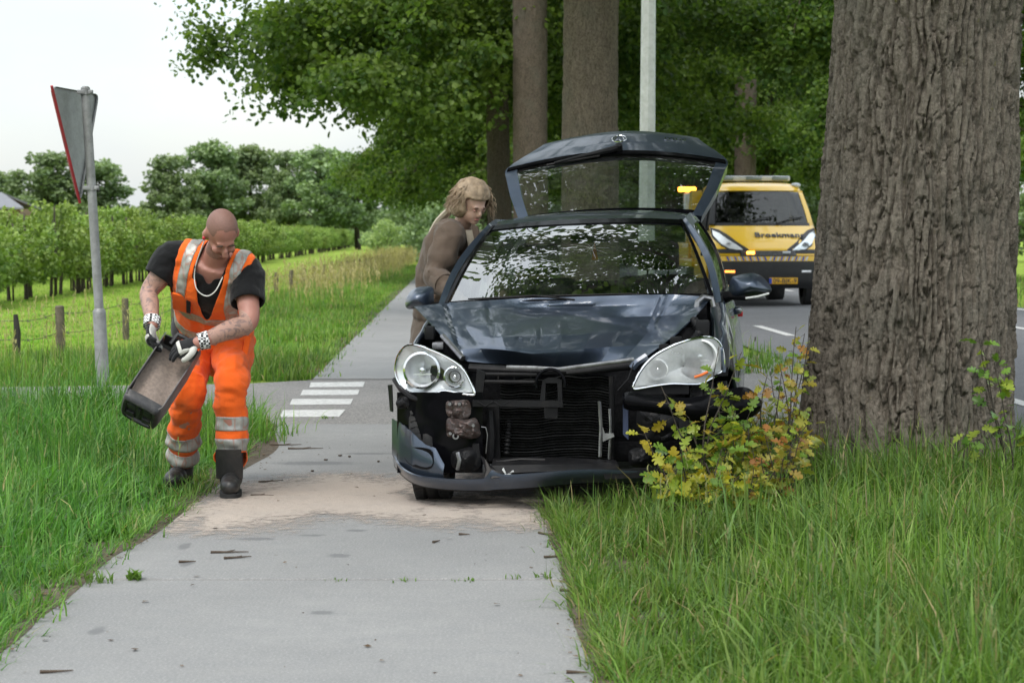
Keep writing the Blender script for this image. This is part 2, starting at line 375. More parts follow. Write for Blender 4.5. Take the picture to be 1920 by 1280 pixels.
nx, ny = int((x1 - x0) / 0.018), int((y1 - y0) / 0.022)
gx, gy = np.meshgrid(np.linspace(x0, x1, nx), np.linspace(y0, y1, ny)); P2 = np.stack([gx.ravel(), gy.ravel()], 1)
sd = poly_sd(P2, poly); pn = np.c_[P2, np.zeros(len(P2))]
sd = sd + (fbm(pn * (2.4, 1.3, 1), 3) - 0.5) * 0.5; cov = np.clip(sd / 0.8 + 0.55, 0, 1)
cov *= np.clip((fbm(pn * (2.6, 1.0, 1), 9) - 0.22) * 4, 0.45, 1)
inx = (P2[:, 0] > pathx(PL + 0.02, P2[:, 1])) & (P2[:, 0] < pathx(PR - 0.01, P2[:, 1]))
hz = 0.003 + 0.004 * cov * fbm(pn * 20, 5, 2)
idx = np.arange(nx * ny).reshape(ny, nx); q = np.stack([idx[:-1, :-1], idx[:-1, 1:], idx[1:, 1:], idx[1:, :-1]], 2).reshape(-1, 4)
q = q[(cov[q].max(1) > 0.02) & inx[q].all(1)]
t = NT('absorbent_granules'); p = t.pos(); a = t.n('ShaderNodeAttribute', attribute_name='tone').outputs['Fac']
g1 = t.noise(p, 260, 3, 0.7); col = t.ramp(g1, [(0.25, (0.30, 0.25, 0.21)), (0.75, (0.62, 0.54, 0.47))])
col = t.mix(t.ramp(t.noise(p, 4, 4), [(0.4, 0.0), (0.7, 0.4)]), col, (0.38, 0.335, 0.30))
gp = ground(905, 940); mp = t.n('ShaderNodeMapping', {0: p, 'Location': (-gp[0], -gp[1], 0)}).outputs[0]; mp = t.n('ShaderNodeMapping', {0: mp, 'Scale': (2.6, 4.5, 0)}).outputs[0]
oil = t.ramp(t.math('ADD', t.n('ShaderNodeVectorMath', {0: mp}, operation='LENGTH').outputs['Value'], t.math('MULTIPLY', t.math('SUBTRACT', t.noise(p, 7, 4), 0.5), 1.0)), [(0.45, 1.0), (0.9, 0.0)])
col = t.mix(t.math('MULTIPLY', oil, 0.8), col, (0.07, 0.06, 0.055))
al = t.math('ADD', a, t.math('MULTIPLY', t.math('SUBTRACT', t.noise(p, 14, 8, 0.85), 0.5), 2.2))
t.set(color=col, rough=0.95, spec=0.15, alpha=t.ramp(al, [(0.25, 0.0), (0.80, 1.0)]), normal=t.bump(g1, 0.7, 0.006))
tag(link('spilt_granules', npmesh('spilt_granules', np.c_[P2, hz], q, t.m, True, col=np.repeat(cov[:, None], 3, 1))), 'thin pinkish layer of absorbent granules spread over the path before the car', 'granules', kind='stuff')

# ---- verge earth, its colour darkened to imitate shade deep between the blades
M_VERGE = mat('shaded_verge_earth', (0.045, 0.055, 0.022), 0.95, var=0.4, vscale=6, bump=0.8, bscale=20, bdist=0.03)
for Ya, Yb, fa, fb in ((1.0, 15.3, lambda Y: pathx(PR + 0.02, Y), lambda Y: roadx(2.9, Y)), (1.0, 15.6, lambda Y: -6.0, lambda Y: pathx(PL - 0.02, Y))):
    tag(MB().grid([[(fa(Y), Y, -0.028), (fb(Y), Y, -0.028)] for Y in np.linspace(Ya, Yb, 8)]).build('verge', M_VERGE), kind='structure')
# ================================================================= TREES
def bark_mat(name, a, b, moss=0.0, scale=1.0, bump=0.9):
    t = NT(name); p = t.obj((1, 1, 0.22)); n = t.noise(p, 9 * scale, 6, 0.65, 0.6); f = t.noise(t.obj(), 70, 5, 0.7)
    col = t.ramp(n, [(0.3, a), (0.7, b)]); col = t.mix(t.ramp(f, [(0.42, 0.0), (0.72, 0.75)]), col, tuple(x * 1.5 for x in b)); col = t.mix(t.ramp(t.noise(t.obj((1, 1, 0.5)), 38, 5, 0.75), [(0.36, 0.75), (0.52, 0.0)]), col, tuple(x * 0.5 for x in a))
    col = t.mix(t.ramp(t.noise(t.obj(), 2.2, 4), [(0.5, 0.0), (0.75, 0.4)]), col, (0.075, 0.082, 0.065))
    if moss > 0:
        m = t.ramp(t.noise(t.obj(), 9, 5, 0.7), [(0.66, 0.0), (0.72, moss)]); col = t.mix(m, col, (0.15, 0.15, 0.03))
        m = t.ramp(t.noise(t.obj(), 21, 4, 0.7), [(0.68, 0.0), (0.74, 0.5)]); col = t.mix(m, col, (0.24, 0.245, 0.22))
    t.set(color=col, rough=0.92, spec=0.15, normal=t.bump(t.math('ADD', t.math('MULTIPLY', n, 1.4), f), bump, 0.012)); return t.m
M_BARK0 = bark_mat('oak_bark', (0.122, 0.103, 0.082), (0.215, 0.188, 0.153), 0.8)
M_BARK1 = bark_mat('grey_bark', (0.075, 0.06, 0.047), (0.16, 0.132, 0.105), 0.0, 2.2, 1.0)
M_BARK3 = bark_mat('canopy_shaded_bark', (0.05, 0.04, 0.031), (0.115, 0.093, 0.072), 0.0, 2.2, 1.0)  # bark darkened in colour to imitate the shade under the canopy
M_BARK2 = bark_mat('orchard_bark', (0.05, 0.043, 0.036), (0.10, 0.085, 0.07), 0.0, 3)
M_LEAF = leaf_mat('oak_leaves', 0.48)
M_LEAFF = leaf_mat('far_leaves', 0.25)
# ---- the big trunk: real bark plates
def bark_trunk(name, rad, H, nu, nv, cell=(0.085, 0.30), depth=0.034, seed=3, lean=(0, 0), flare=0.1, mat_=None, cut=True, flare_d=0.30, taper=0.045, hcrack=0):
    U = np.linspace(0, 1, nu, endpoint=False); Z = np.linspace(-0.1, H, nv) if not cut else np.concatenate([np.linspace(-0.1, 3.0, nv - 30, endpoint=False), np.linspace(3.0, H, 30)]); u, z = np.meshgrid(U, Z)
    th = u * 2 * np.pi; circ = 2 * np.pi * rad; ncx = int(circ / cell[0]); cx = u * ncx; cz = z / cell[1]
    P = np.stack([np.cos(th) * 2.2, np.sin(th) * 2.2, z * 1.1], 2)
    wx = (fbm(P * 1.6, seed) - 0.5) * 2.6 + (fbm(P * (7, 7, 2.5), seed + 2) - 0.5) * 1.1 + (fbm(P * (20, 20, 9), seed + 3, 2) - 0.5) * 0.35; wz = (fbm(P * 2.2 + 7, seed + 1) - 0.5) * 1.2 + (fbm(P * 12 + 3, seed + 4, 2) - 0.5) * 0.25
    X = cx + wx; Zc = cz + wz + 0.13 * np.sin(X * 2.1)
    f1 = np.full(X.shape, 9.0); f2 = np.full(X.shape, 9.0); hid = np.zeros(X.shape)
    I = np.floor(X).astype(np.int64); J = np.floor(Zc).astype(np.int64)
    for di in (-1, 0, 1):
        for dj in (-1, 0, 1):
            a, b = I + di, J + dj; am = a % ncx
            jx = a + 0.15 + 0.7 * _h(am, b, 0, seed); jz = b + 0.02 + 0.96 * _h(am, b, 1, seed)
            dx = np.abs(X - jx); dz = np.abs(Zc - jz)
            d = (dx ** 2.4 + (0.50 * dz) ** 2.4) ** (1 / 2.4)
            up = d < f1; f2 = np.where(up, f1, np.minimum(f2, d)); hid = np.where(up, _h(am, b, 2, seed), hid); f1 = np.where(up, d, f1)
    e = np.clip((f2 - f1) / 0.19 - 0.05, 0, 1); plate = e * e * (3 - 2 * e)
    crk = np.abs(fbm(P * (1, 1, 1) * 9 + 30, seed + 5) - 0.5); crk = np.clip(1 - crk / 0.025, 0, 1) * 0.25
    if hcrack:
        fz = (z * 4.3 + hid * 7.0 + (fbm(P * (9, 9, 3), seed + 12, 3) - 0.5) * 0.9) % 1.0; crk = np.maximum(crk, np.clip(1 - np.abs(fz - 0.5) / 0.045, 0, 1) * (hid > 0.35) * 0.9)
    h = plate * (0.72 + 0.4 * hid) - crk * 0.5 + (fbm(P * (10, 10, 4), seed + 8) - 0.5) * 0.22 + (fbm(P * (34, 34, 24), seed + 9, 3) - 0.5) * 0.45
    # plates stand off like shingles: the lower end lifts
    r = rad * (1 + flare * np.exp(-np.clip(z, 0, 9) / flare_d) + 0.02 * np.cos(3 * th + 1 + z * 0.3) + 0.015 * np.cos(5 * th + z)) - rad * taper * np.minimum(z, 4.0) / 2.6 + depth * (h - 0.8)
    t = np.clip(z / H, 0, 1)
    V = np.stack([r * np.cos(th) + lean[0] * z, r * np.sin(th) + lean[1] * z, z], 2).reshape(-1, 3)
    idx = np.arange(nu * nv).reshape(nv, nu); b = np.roll(idx, -1, 1)
    q = np.stack([idx[:-1], b[:-1], b[1:], idx[1:]], 2).reshape(-1, 4)
    return npmesh(name, V, q, mat_ or M_BARK0, True)
# ---- leaves: folded lobed blades, oriented mostly upward
LEAF_V = np.array([(0, 0, 0), (0.27, 0.34, 0.06), (0.25, 0.72, 0.05), (0, 1.0, -0.06), (-0.25, 0.72, 0.05), (-0.27, 0.34, 0.06)])
LEAF_T = np.array([(0, 1, 2), (0, 2, 3), (0, 3, 4), (0, 4, 5)])
LEAF4_V = np.array([(0, 0, 0), (0.30, 0.5, 0.06), (0, 1.0, -0.05), (-0.30, 0.5, 0.06)]); LEAF4_T = np.array([(0, 1, 2), (0, 2, 3)])
def leaves(C, size, rng, tones, tone_pos=None, simple=False, up=0.5, tonevar=0.35):
    """C (n,3) leaf positions -> V, T, colours"""
    n = len(C); LV, LT = (LEAF4_V, LEAF4_T) if simple else (LEAF_V, LEAF_T)
    y = rng.normal(size=(n, 3)); y[:, 2] -= 0.35; y /= np.linalg.norm(y, axis=1, keepdims=True)
    z = rng.normal(size=(n, 3)); z[:, 2] += up * 2; z -= y * (z * y).sum(1, keepdims=True); z /= np.linalg.norm(z, axis=1, keepdims=True) + 1e-9
    x = np.cross(y, z); s = (np.asarray(size) * rng.uniform(0.65, 1.3, n))[:, None, None]
    V = C[:, None, :] + s * (LV[None, :, 0:1] * x[:, None] * 1.3 + LV[None, :, 1:2] * y[:, None] + LV[None, :, 2:3] * z[:, None])
    T = (LT[None] + (np.arange(n) * len(LV))[:, None, None]).reshape(-1, 3)
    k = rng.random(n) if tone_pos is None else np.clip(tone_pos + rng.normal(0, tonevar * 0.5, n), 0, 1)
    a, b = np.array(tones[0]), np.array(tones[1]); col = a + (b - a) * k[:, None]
    return V.reshape(-1, 3), T, np.repeat(col, len(LV), 0)
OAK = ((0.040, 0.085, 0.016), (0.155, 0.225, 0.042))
def branch_path(p0, d0, L, n, rng, droop=0.0, wob=0.25):
    P = [np.array(p0, float)]; d = np.array(d0, float); d /= np.linalg.norm(d)
    for i in range(n):
        d = d + rng.normal(0, wob, 3) * 0.5 + np.array([0, 0, -droop]); d /= np.linalg.norm(d); P.append(P[-1] + d * L / n)
    return np.array(P)
def oak_crown(seed, h_trunk=9.0, rx=6.6, zlow=3.2, zfirst=4.1, nlimb=24, per=50, leaf=0.145, trunk_r=0.5):
    """limbs (MB) and leaves (mesh) of a wide roadside oak; origin at the foot"""
    rng = np.random.default_rng(seed); B = MB(); CL = []; TN = []
    for i in range(nlimb):
        f = i / (nlimb - 1); f = f ** 1.35; z0 = zfirst + f * (h_trunk - 3.2); az = i * 2.399 + rng.normal(0, 0.25)
        Lh = rx * (1.0 - 0.35 * f) * rng.uniform(0.85, 1.12); el = 0.22 + 0.75 * f + rng.normal(0, 0.08)
        d = (math.cos(az) * math.cos(el), math.sin(az) * math.cos(el), math.sin(el))
        P = branch_path((math.cos(az) * trunk_r * 0.6, math.sin(az) * trunk_r * 0.6, z0), d, Lh, 7, rng, 0.11 * (1.15 - f), 0.34)
        P = P[:max(4, int((P[:, 2] > zlow - 0.1).sum()))]; r0 = 0.09 * (1.1 - 0.5 * f); B.tube(P, np.linspace(r0, 0.03, len(P)), 7)
        for j in range(1, len(P)):
            for k in range(4 if f < 0.45 else 3):
                d2 = P[j] - P[j - 1]; d2 = d2 / np.linalg.norm(d2) + rng.normal(0, 0.75, 3); d2[2] -= 0.15
                Q = branch_path(P[j], d2, rng.uniform(1.2, 2.6) * (1.2 - 0.07 * j), 4, rng, 0.15, 0.3); ok = Q[:, 2] > zlow
                if not ok[0]: continue
                if k < 2 and ok.all(): B.tube(Q, np.linspace(0.03, 0.006, 5), 4, cap=False)
                for q in Q[1:]:
                    if q[2] < zlow: continue
                    m = int(per * rng.uniform(0.5, 1.35) * (1.25 if q[2] < 6.8 else 0.7)); e = rng.normal(size=(m, 3)); e /= np.linalg.norm(e, axis=1, keepdims=True) + 1e-9
                    e *= rng.random((m, 1)) ** 0.5 * np.array([0.74, 0.74, 0.42]) * rng.uniform(0.7, 1.25)
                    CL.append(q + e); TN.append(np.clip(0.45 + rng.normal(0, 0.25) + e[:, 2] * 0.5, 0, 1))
    C = np.concatenate(CL); T = np.concatenate(TN); ok = C[:, 2] > zlow - 0.3; print('oak leaves', ok.sum())
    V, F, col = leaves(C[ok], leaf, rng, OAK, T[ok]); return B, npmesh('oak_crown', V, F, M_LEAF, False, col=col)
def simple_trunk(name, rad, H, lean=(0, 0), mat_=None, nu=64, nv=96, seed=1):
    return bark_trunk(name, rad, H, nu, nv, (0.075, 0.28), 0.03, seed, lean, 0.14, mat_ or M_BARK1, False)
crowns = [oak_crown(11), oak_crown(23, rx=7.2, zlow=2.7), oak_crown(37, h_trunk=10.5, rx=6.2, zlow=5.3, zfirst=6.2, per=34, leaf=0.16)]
limb_me = [c[0].mesh('limb_set', M_BARK1) for c in crowns]; crown_me = [c[1] for c in crowns]
def oak(loc, rad, label, v=0, rz=0.0, sc=1.0, lean=(0, 0), H=9.5, trunk=None, group='oaks lining the road', lim=True, csc=None, coff=(0, 0, 0)):
    e = empty('oak_tree', loc, label, 'tree', group)
    link('trunk', trunk or simple_trunk('trunk', rad, H, lean, seed=int(abs(loc[1])) + 2, mat_=M_BARK3 if loc[1] > 50 else M_BARK1), e)
    c = link('crown', crown_me[v], e, rot=(0, 0, rz)); c.scale = (sc,) * 3 if csc is None else csc
    c.location = coff
    if abs(coff[1]) < 2: l = link('limbs', limb_me[v], e, rot=(0, 0, rz)); l.scale = c.scale; l.location = coff
    return e
# the big foreground trunk
T0 = at(1691, 860, 12.75); me0 = bark_trunk('trunk', 0.585, 6.2, 580, 500, (0.080, 0.62), 0.048, 3, (0.046, 0), 0.065, flare_d=0.5, taper=0.13, hcrack=1)
oak((T0[0], 12.75, -0.03), 0.575, 'huge oak in front at the roadside with deeply furrowed grey-brown bark', 2, 0.5, 1.0, trunk=me0, csc=(1.2, 1.2, 1.05), coff=(0.6, 1.99, 0))
oak((1.24, 36.0, -0.03), 0.47, 'thick straight oak trunk rising just behind the open tailgate', 2, 1.2, 1.25, (0.006, 0))
oak((0.52, 61.0, -0.03), 0.50, 'forked dark oak trunk between the bending person and the tailgate', 1, 2.2, 1.2, (-0.004, 0), coff=(-0.3, 4.2, 1.2))
oak((-0.32, 66.0, -0.03), 0.36, 'leaning slimmer oak trunk behind the head of the bending person', 0, 3.6, 1.1, (-0.02, 0), coff=(0.8, 6.5, 1.6))
for i, (x, y, r, v, rz, s, lb) in enumerate(((-0.5, 88, 0.45, 1, 0.4, 1.05, 'oak farther down the row, shading the far end of the cycle path'), (-1.4, 112, 0.45, 0, 5.1, 1.0, 'oak in the middle distance of the row beyond the forked trunk'),
        (-2.6, 142, 0.45, 1, 2.7, 1.0, 'small looking oak far along the row left of the forked trunk'), (-4.0, 185, 0.45, 0, 1.7, 1.1, 'farthest oak closing the row where the path disappears'))):
    oak((x, y, -0.03), r, lb, v, rz, s)
oak((9.15, 88, -0.03), 0.45, 'oak trunk across the road directly above the truck roof', 1, 5.2, 1.05, coff=(0, 6, 1.0), group='oaks across the road')
oak((10.7, 92.5, -0.03), 0.33, 'slimmer oak trunk across the road right of the one above the truck', 0, 4.0, 1.0, (0.008, 0), coff=(0, 6, 1.0), group='oaks across the road')
oak((7.6, 108, -0.03), 0.42, 'dark oak trunk across the road left of the truck light bar', 0, 0.9, 1.0, group='oaks across the road')
oak((13.0, 64, -0.03), 0.45, 'oak across the road hidden mostly behind the huge front trunk', 1, 0.2, 1.0, group='oaks across the road')
oak((13.8, 118, -0.03), 0.42, 'oak across the road far behind the truck cab', 1, 2.9, 1.15, group='oaks across the road')
oak((6.4, 150, -0.03), 0.42, 'oak across the road far off beside the lamp post', 0, 4.4, 1.2, group='oaks across the road')
# ================================================================= ORCHARD, FAR TREES, SHRUBS
ORCH = ((0.085, 0.155, 0.03), (0.27, 0.37, 0.085)); FAR = ((0.11, 0.17, 0.085), (0.25, 0.33, 0.15))  # FAR: distance haze is put into these brightened leaf tones
def leafy(name, blobs, per, leaf, tones, mat_, seed, simple=True, up=0.5):
    rng = np.random.default_rng(seed); CL = []; TN = []
    for (c, r) in blobs:
        m = max(8, int(per * (r[0] * r[1] * r[2]) ** 0.667)); e = rng.normal(size=(m, 3)); e /= np.linalg.norm(e, axis=1, keepdims=True)
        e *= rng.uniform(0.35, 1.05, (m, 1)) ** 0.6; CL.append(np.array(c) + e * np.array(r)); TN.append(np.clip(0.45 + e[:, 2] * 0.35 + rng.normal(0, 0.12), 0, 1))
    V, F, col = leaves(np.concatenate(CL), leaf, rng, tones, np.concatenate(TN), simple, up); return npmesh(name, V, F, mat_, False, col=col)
orch = []
for s in range(4):
    rng = np.random.default_rng(50 + s); tr = MB(); lean = rng.normal(0, 0.07, 2)
    P = np.array([(0, 0, -0.05), (lean[0] * 0.3, lean[1] * 0.3, 0.35), (lean[0], lean[1], 0.8), (lean[0] * 1.2, lean[1], 1.5)]); tr.tube(crom(P, 8), np.linspace(0.045, 0.014, 8), 6)
    tr.tube([(0.09, 0.03, -0.05), (0.09, 0.03, 1.75)], 0.022, 5)
    bl = []
    for k in range(32):
        a = rng.uniform(0, 6.28); z = rng.uniform(0.52, 1.72); rr = 0.62 * (1.1 - 0.4 * abs(z - 1.15)) * rng.uniform(0.35, 1.0)
        c = np.array([math.cos(a) * rr, math.sin(a) * rr, z]); bl.append((c, np.array([0.24, 0.24, 0.17]) * rng.uniform(0.75, 1.35)))
        if k < 12: tr.tube([P[2] + (0, 0, (k % 5) * 0.1 - 0.1), (c + P[2]) / 2 + (0, 0, 0.05), c], [0.016, 0.012, 0.005], 4, cap=False)
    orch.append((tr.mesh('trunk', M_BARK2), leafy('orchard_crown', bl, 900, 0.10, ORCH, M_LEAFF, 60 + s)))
def orchard_tree(x, y, i, lab):
    e = empty('orchard_tree', (x, y, -0.035), lab, 'tree', 'orchard trees'); v = i % 4; sc = 0.84 + 0.3 * _h(i, 3, 5, 9)
    for nm, me in zip(('trunk', 'crown'), orch[v]):
        o = link(nm, me, e, rot=(0, 0, 2.4 * i)); o.scale = (1, 1, sc)
k = 0; Y = 40.5
while Y < 240:
    orchard_tree(-10.1 - 0.037 * (Y - 44.7) + random.uniform(-0.25, 0.25), Y, k, 'young fruit tree in the front row of the orchard along the fence'); k += 1; Y += (1.22 if Y < 110 else 1.7) + random.uniform(-0.22, 0.22)
for r_, (Ya, Yb, st) in enumerate(((53, 118, 1.6), (66, 116, 2.0))):
    Y = Ya
    while Y < Yb:
        orchard_tree(-13.2 - 3.1 * r_ - 0.037 * (Y - 44.7), Y, k, 'fruit tree of the inner orchard rows half hidden behind the front row'); k += 1; Y += st
# ---- far trees
far_me = []
for s in range(3):
    rng = np.random.default_rng(80 + s); tr = MB(); P = np.array([(0, 0, -0.2), (0.1, 0, 2.0), (0.0, 0.1, 4.2), (0.2, 0, 6.5)]); tr.tube(crom(P, 9), np.linspace(0.26, 0.06, 9), 6); bl = []
    for k in range(85):
        a = rng.uniform(0, 6.28); z = rng.uniform(2.3, 8.6); w = 2.7 * math.sin(math.pi * min(1, max(0.0, (z - 1.0) / 8.6)) ** 0.8) ** 0.7; rr = w * rng.uniform(0.2, 1.0)
        c = np.array([math.cos(a) * rr, math.sin(a) * rr, z]); bl.append((c, np.array([0.68, 0.68, 0.60]) * rng.uniform(0.5, 1.2)))
        if k % 5 == 0: tr.tube([(0, 0.05, max(1.8, z - 1.8)), (c * (0.5, 0.5, 1) - (0, 0, 0.5)), c], [0.08, 0.05, 0.02], 4, cap=False)
    far_me.append((tr.mesh('trunk', M_BARK2), leafy('far_crown', bl, 300, 0.30, FAR, M_LEAFF, 90 + s)))
def far_tree(px, Y, h, w, lab, v, name='far_tree', grp='far trees beyond the orchard'):
    e = empty(name, ((px - 960) / F_PX * Y, Y, -0.035), lab, 'tree', grp)
    for nm, me in zip(('trunk', 'crown'), far_me[v % 3]): o = link(nm, me, e, rot=(0, 0, px * 0.37)); o.scale = (w * 1.4 / 5.6, w * 1.4 / 5.6, h * 1.08 / 9.0)
for i, (px, Y, h, w, lab) in enumerate(((92, 205, 8.3, 6.2, 'round far tree left of the sign pole'), (183, 208, 7.7, 5.6, 'round far tree just right of the sign pole'), (-20, 215, 7.0, 5, 'far tree cut by the edge of the picture above the roof'),
        (322, 200, 7.9, 4.6, 'far tree at the open end of the distant row nearest the sign'), (398, 205, 9.2, 5.4, 'tallest far tree above the head of the worker'), (470, 210, 9.0, 5.4, 'far tree right of the worker, second from the tallest'),
        (540, 205, 8.4, 4.0, 'slim far tree midway along the distant row'), (612, 200, 8.6, 5.6, 'airy far tree with visible trunk over the long hedge'), (672, 205, 7.6, 4.8, 'last airy far tree before the oak branches'))):
    far_tree(px, Y, h, w, lab, i)
# ---- far bushes
bush_me = []
for s in range(3):
    rng = np.random.default_rng(120 + s); st = MB(); bl = []
    for k in range(22):
        a = rng.uniform(0, 6.28); z = rng.uniform(0.3, 2.4); rr = 1.5 * math.sqrt(max(0.05, 1 - (z / 2.9) ** 2)) * rng.uniform(0.3, 1); c = np.array([math.cos(a) * rr, math.sin(a) * rr, z]); bl.append((c, np.array([0.55, 0.55, 0.42]) * rng.uniform(0.7, 1.3)))
        if k < 8: st.tube([(0, 0, -0.1), c * (0.5, 0.5, 0.6), c], [0.05, 0.03, 0.01], 4, cap=False)
    bush_me.append((st.mesh('stems', M_BARK2), leafy('bush_foliage', bl, 420, 0.17, FAR, M_LEAFF, 130 + s)))
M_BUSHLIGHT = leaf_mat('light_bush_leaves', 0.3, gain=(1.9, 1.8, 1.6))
def bush(x, y, h, w, lab, v, grp, light=False, name='bush'):
    e = empty(name, (x, y, -0.035), lab, 'bush', grp)
    for nm, me in zip(('stems', 'foliage'), bush_me[v % 3]):
        o = link(nm, me, e, rot=(0, 0, x * 1.7 + y)); o.scale = (w / 3.4, w / 3.4, h / 2.9)
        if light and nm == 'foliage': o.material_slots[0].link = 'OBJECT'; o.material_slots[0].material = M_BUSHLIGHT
rb = random.Random(5)
for i in range(26):
    px = 10 + i * 30 + rb.uniform(-8, 8); Y = rb.uniform(225, 250)
    bush((px - 960) / F_PX * Y, Y, rb.uniform(2.6, 4.6), rb.uniform(3.2, 5.5), 'haze-toned bush in the distant hedge line under the far trees', i, 'distant hedge bushes', i % 5 == 2)
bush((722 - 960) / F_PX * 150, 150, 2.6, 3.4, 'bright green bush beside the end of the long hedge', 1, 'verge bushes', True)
bush((765 - 960) / F_PX * 165, 165, 2.4, 3.4, 'dark bush under the oaks where the path vanishes', 2, 'verge bushes')
for i, (px, Y, h, w) in enumerate(((800, 120, 3.2, 3.6), (850, 105, 3.6, 4), (895, 125, 3.8, 4.4), (838, 150, 5, 5), (935, 112, 3.4, 4), (800, 190, 6, 8), (870, 175, 6, 7))):
    bush((px - 960) / F_PX * Y, Y, h, w, 'dark undergrowth bush below the oak row left of the tailgate', i, 'undergrowth below the oak row')
for i, (px, Y, h, w) in enumerate(((1060, 96, 3.5, 5), (1180, 98, 4.0, 5), (1245, 112, 4.5, 6), (1300, 118, 4.2, 6), (1345, 105, 3.8, 5), (1395, 122, 4.6, 6), (1440, 108, 4.0, 5), (1490, 112, 4.6, 6), (1540, 104, 4.4, 5), (1585, 116, 5.2, 7), (1650, 110, 4.6, 6), (1720, 118, 5.5, 7), (1800, 115, 5.2, 7), (1880, 112, 5.0, 6), (1120, 150, 6, 8), (1270, 150, 7, 8), (1370, 155, 7, 8), (1480, 150, 7, 8))):
    bush((px - 960) / F_PX * Y, Y, h, w, 'dark undergrowth bush across the road behind the tow truck', i, 'undergrowth across the road')
# ---- distant treeline closing the horizon
rng = np.random.default_rng(4); bl = []
for i in range(150):
    x = rng.uniform(-230, 190); y = rng.uniform(430, 520); bl.append(((x, y, rng.uniform(1.5, 5.0)), (rng.uniform(5, 9), 4, rng.uniform(2.2, 3.6))))
tag(link('treeline', leafy('treeline', bl, 10, 1.5, FAR, M_LEAFF, 7)), 'low haze-toned treeline along the far horizon', 'treeline', kind='stuff')
# ---- house and greenhouse far behind the orchard
M_WALL = mat('far_brick', (0.22, 0.14, 0.10), 0.9); M_TILE = mat('grey_tiles', (0.16, 0.165, 0.18), 0.7); M_GH = mat('greenhouse_glass', (0.55, 0.62, 0.68), 0.25)
x0, x1 = at(-160, 400, 185)[0], at(47, 400, 185)[0]
e = empty('farm_house', ((x0 + x1) / 2, 185, -0.03), 'low house with grey roof peeping over the orchard at the picture edge', 'house'); hw = (x1 - x0) / 2
MB().box((0, 3, 1.75), (hw * 2 - 0.8, 6, 3.5)).build('wall', M_WALL, e)
MB().prism([(-hw, -0.6, 3.4), (-hw + 0.2, -0.6, 3.62), (-hw + 3.2, 3, 4.75), (-hw + 3.2, 3, 4.5)][:0] or [(-hw, -0.6, 3.45), (hw, -0.6, 3.45), (hw - 2.6, 3, 4.75), (-hw + 2.6, 3, 4.75)], (0, 0.02, 0.16)).build('roof', M_TILE, e)
MB().prism([(-hw, 6.6, 3.45), (hw, 6.6, 3.45), (hw - 2.6, 3.03, 4.75), (-hw + 2.6, 3.03, 4.75)], (0, 0.02, 0.16)).build('roof', M_TILE, e)
for k in range(3): MB().box((-hw + 2 + k * 2.2, -0.02, 2.0), (1.1, 0.1, 1.1)).build('window', M_GH, e)
x0, x1 = at(232, 400, 262)[0], at(332, 400, 262)[0]
e = empty('greenhouse', ((x0 + x1) / 2, 262, -0.03), 'long pale greenhouse roof behind the orchard', 'greenhouse'); hw = (x1 - x0) / 2
MB().box((0, 5, 1.6), (hw * 2, 10, 3.2)).build('wall', M_GH, e)
n = 4
for k in range(n):
    a = -hw + k * 2 * hw / n; b = a + 2 * hw / n; MB().prism([(a, -0.1, 3.22), (b, -0.1, 3.22), ((a + b) / 2, -0.1, 3.85)], (0, 10.2, 0)).build('roof', M_GH, e, smooth=False)
# ---- field fence
M_POST = mat('weathered_post', (0.12, 0.10, 0.075), 0.95, var=0.4, vscale=12, bump=0.8, bscale=40, bdist=0.01); M_POSTD = mat('dark_post', (0.03, 0.027, 0.024), 0.95); M_WIRE = mat('fence_wire', (0.10, 0.09, 0.085), 0.6, 0.6)
fe = empty('field_fence', (-5.1, 25.4, -0.035), 'low barbed wire fence on short wooden posts along the field', 'fence')
posts = [(-5.12, 25.4, 0.55, 0.055), (-5.02, 29.1, 0.53, 0.045), (-5.12, 33.9, 0.50, 0.05)] + [(-5.1 - 0.002 * (Y - 40), Y, 0.54, 0.05) for Y in (36.7, 39.6, 42.6, 45.6, 48.6, 51.9, 55.3, 58.2, 61.5, 64.3, 67.3, 70.2, 73.3, 76, 79, 82.5, 86, 89.5, 93)]
rb = random.Random(3); tops = []
for (x, y, h, r) in posts:
    tl = (rb.uniform(-0.03, 0.03), rb.uniform(-0.03, 0.03)); m = MB(); o = np.array(fe.location)
    P = [(0, 0, -0.2), (tl[0] * 0.5, tl[1] * 0.5, h * 0.5), (tl[0], tl[1], h), (tl[0], tl[1], h + 0.012)]; m.tube(P, [r, r, r * 0.95, r * 0.7], 9)
    m.build('post', M_POST, fe, loc=(x - o[0], y - o[1], 0)); tops.append((x - o[0], y - o[1], h))
m = MB(); m.tube([(0, 0, -0.2), (0.02, 0, 0.3), (0.0, 0.01, 0.50)], [0.045, 0.04, 0.025], 7); m.build('post', M_POSTD, fe, loc=(-0.29, -1.1, 0)); tops.insert(0, (-0.29, -1.1, 0.5)); tops.insert(0, (-6.0, -0.8, 0.5)); tops.insert(0, (-14, 0, 0.5))
for zf in (0.86, 0.45):
    m = MB(); P = []
    for a, b in zip(tops, tops[1:]):
        for t_ in (0, 0.33, 0.66): P.append((a[0] + (b[0] - a[0]) * t_ - 0.05, a[1] + (b[1] - a[1]) * t_, (a[2] * (1 - t_) + b[2] * t_) * zf - 0.035 * math.sin(math.pi * t_)))
    m.tube(P, 0.0042, 5)
    for i in range(0, 60):
        j = i * (len(P) - 1) / 60; a = P[int(j)]; b = P[min(int(j) + 1, len(P) - 1)]; f = j - int(j); c = np.array(a) * (1 - f) + np.array(b) * f
        if c[1] < 22: m.tube([c + (0, -0.02, -0.02), c + (0.0, 0.02, 0.02)], 0.003, 4); m.tube([c + (-0.02, 0, 0.02), c + (0.02, 0, -0.02)], 0.003, 4)
    m.build('wire', M_WIRE, fe)

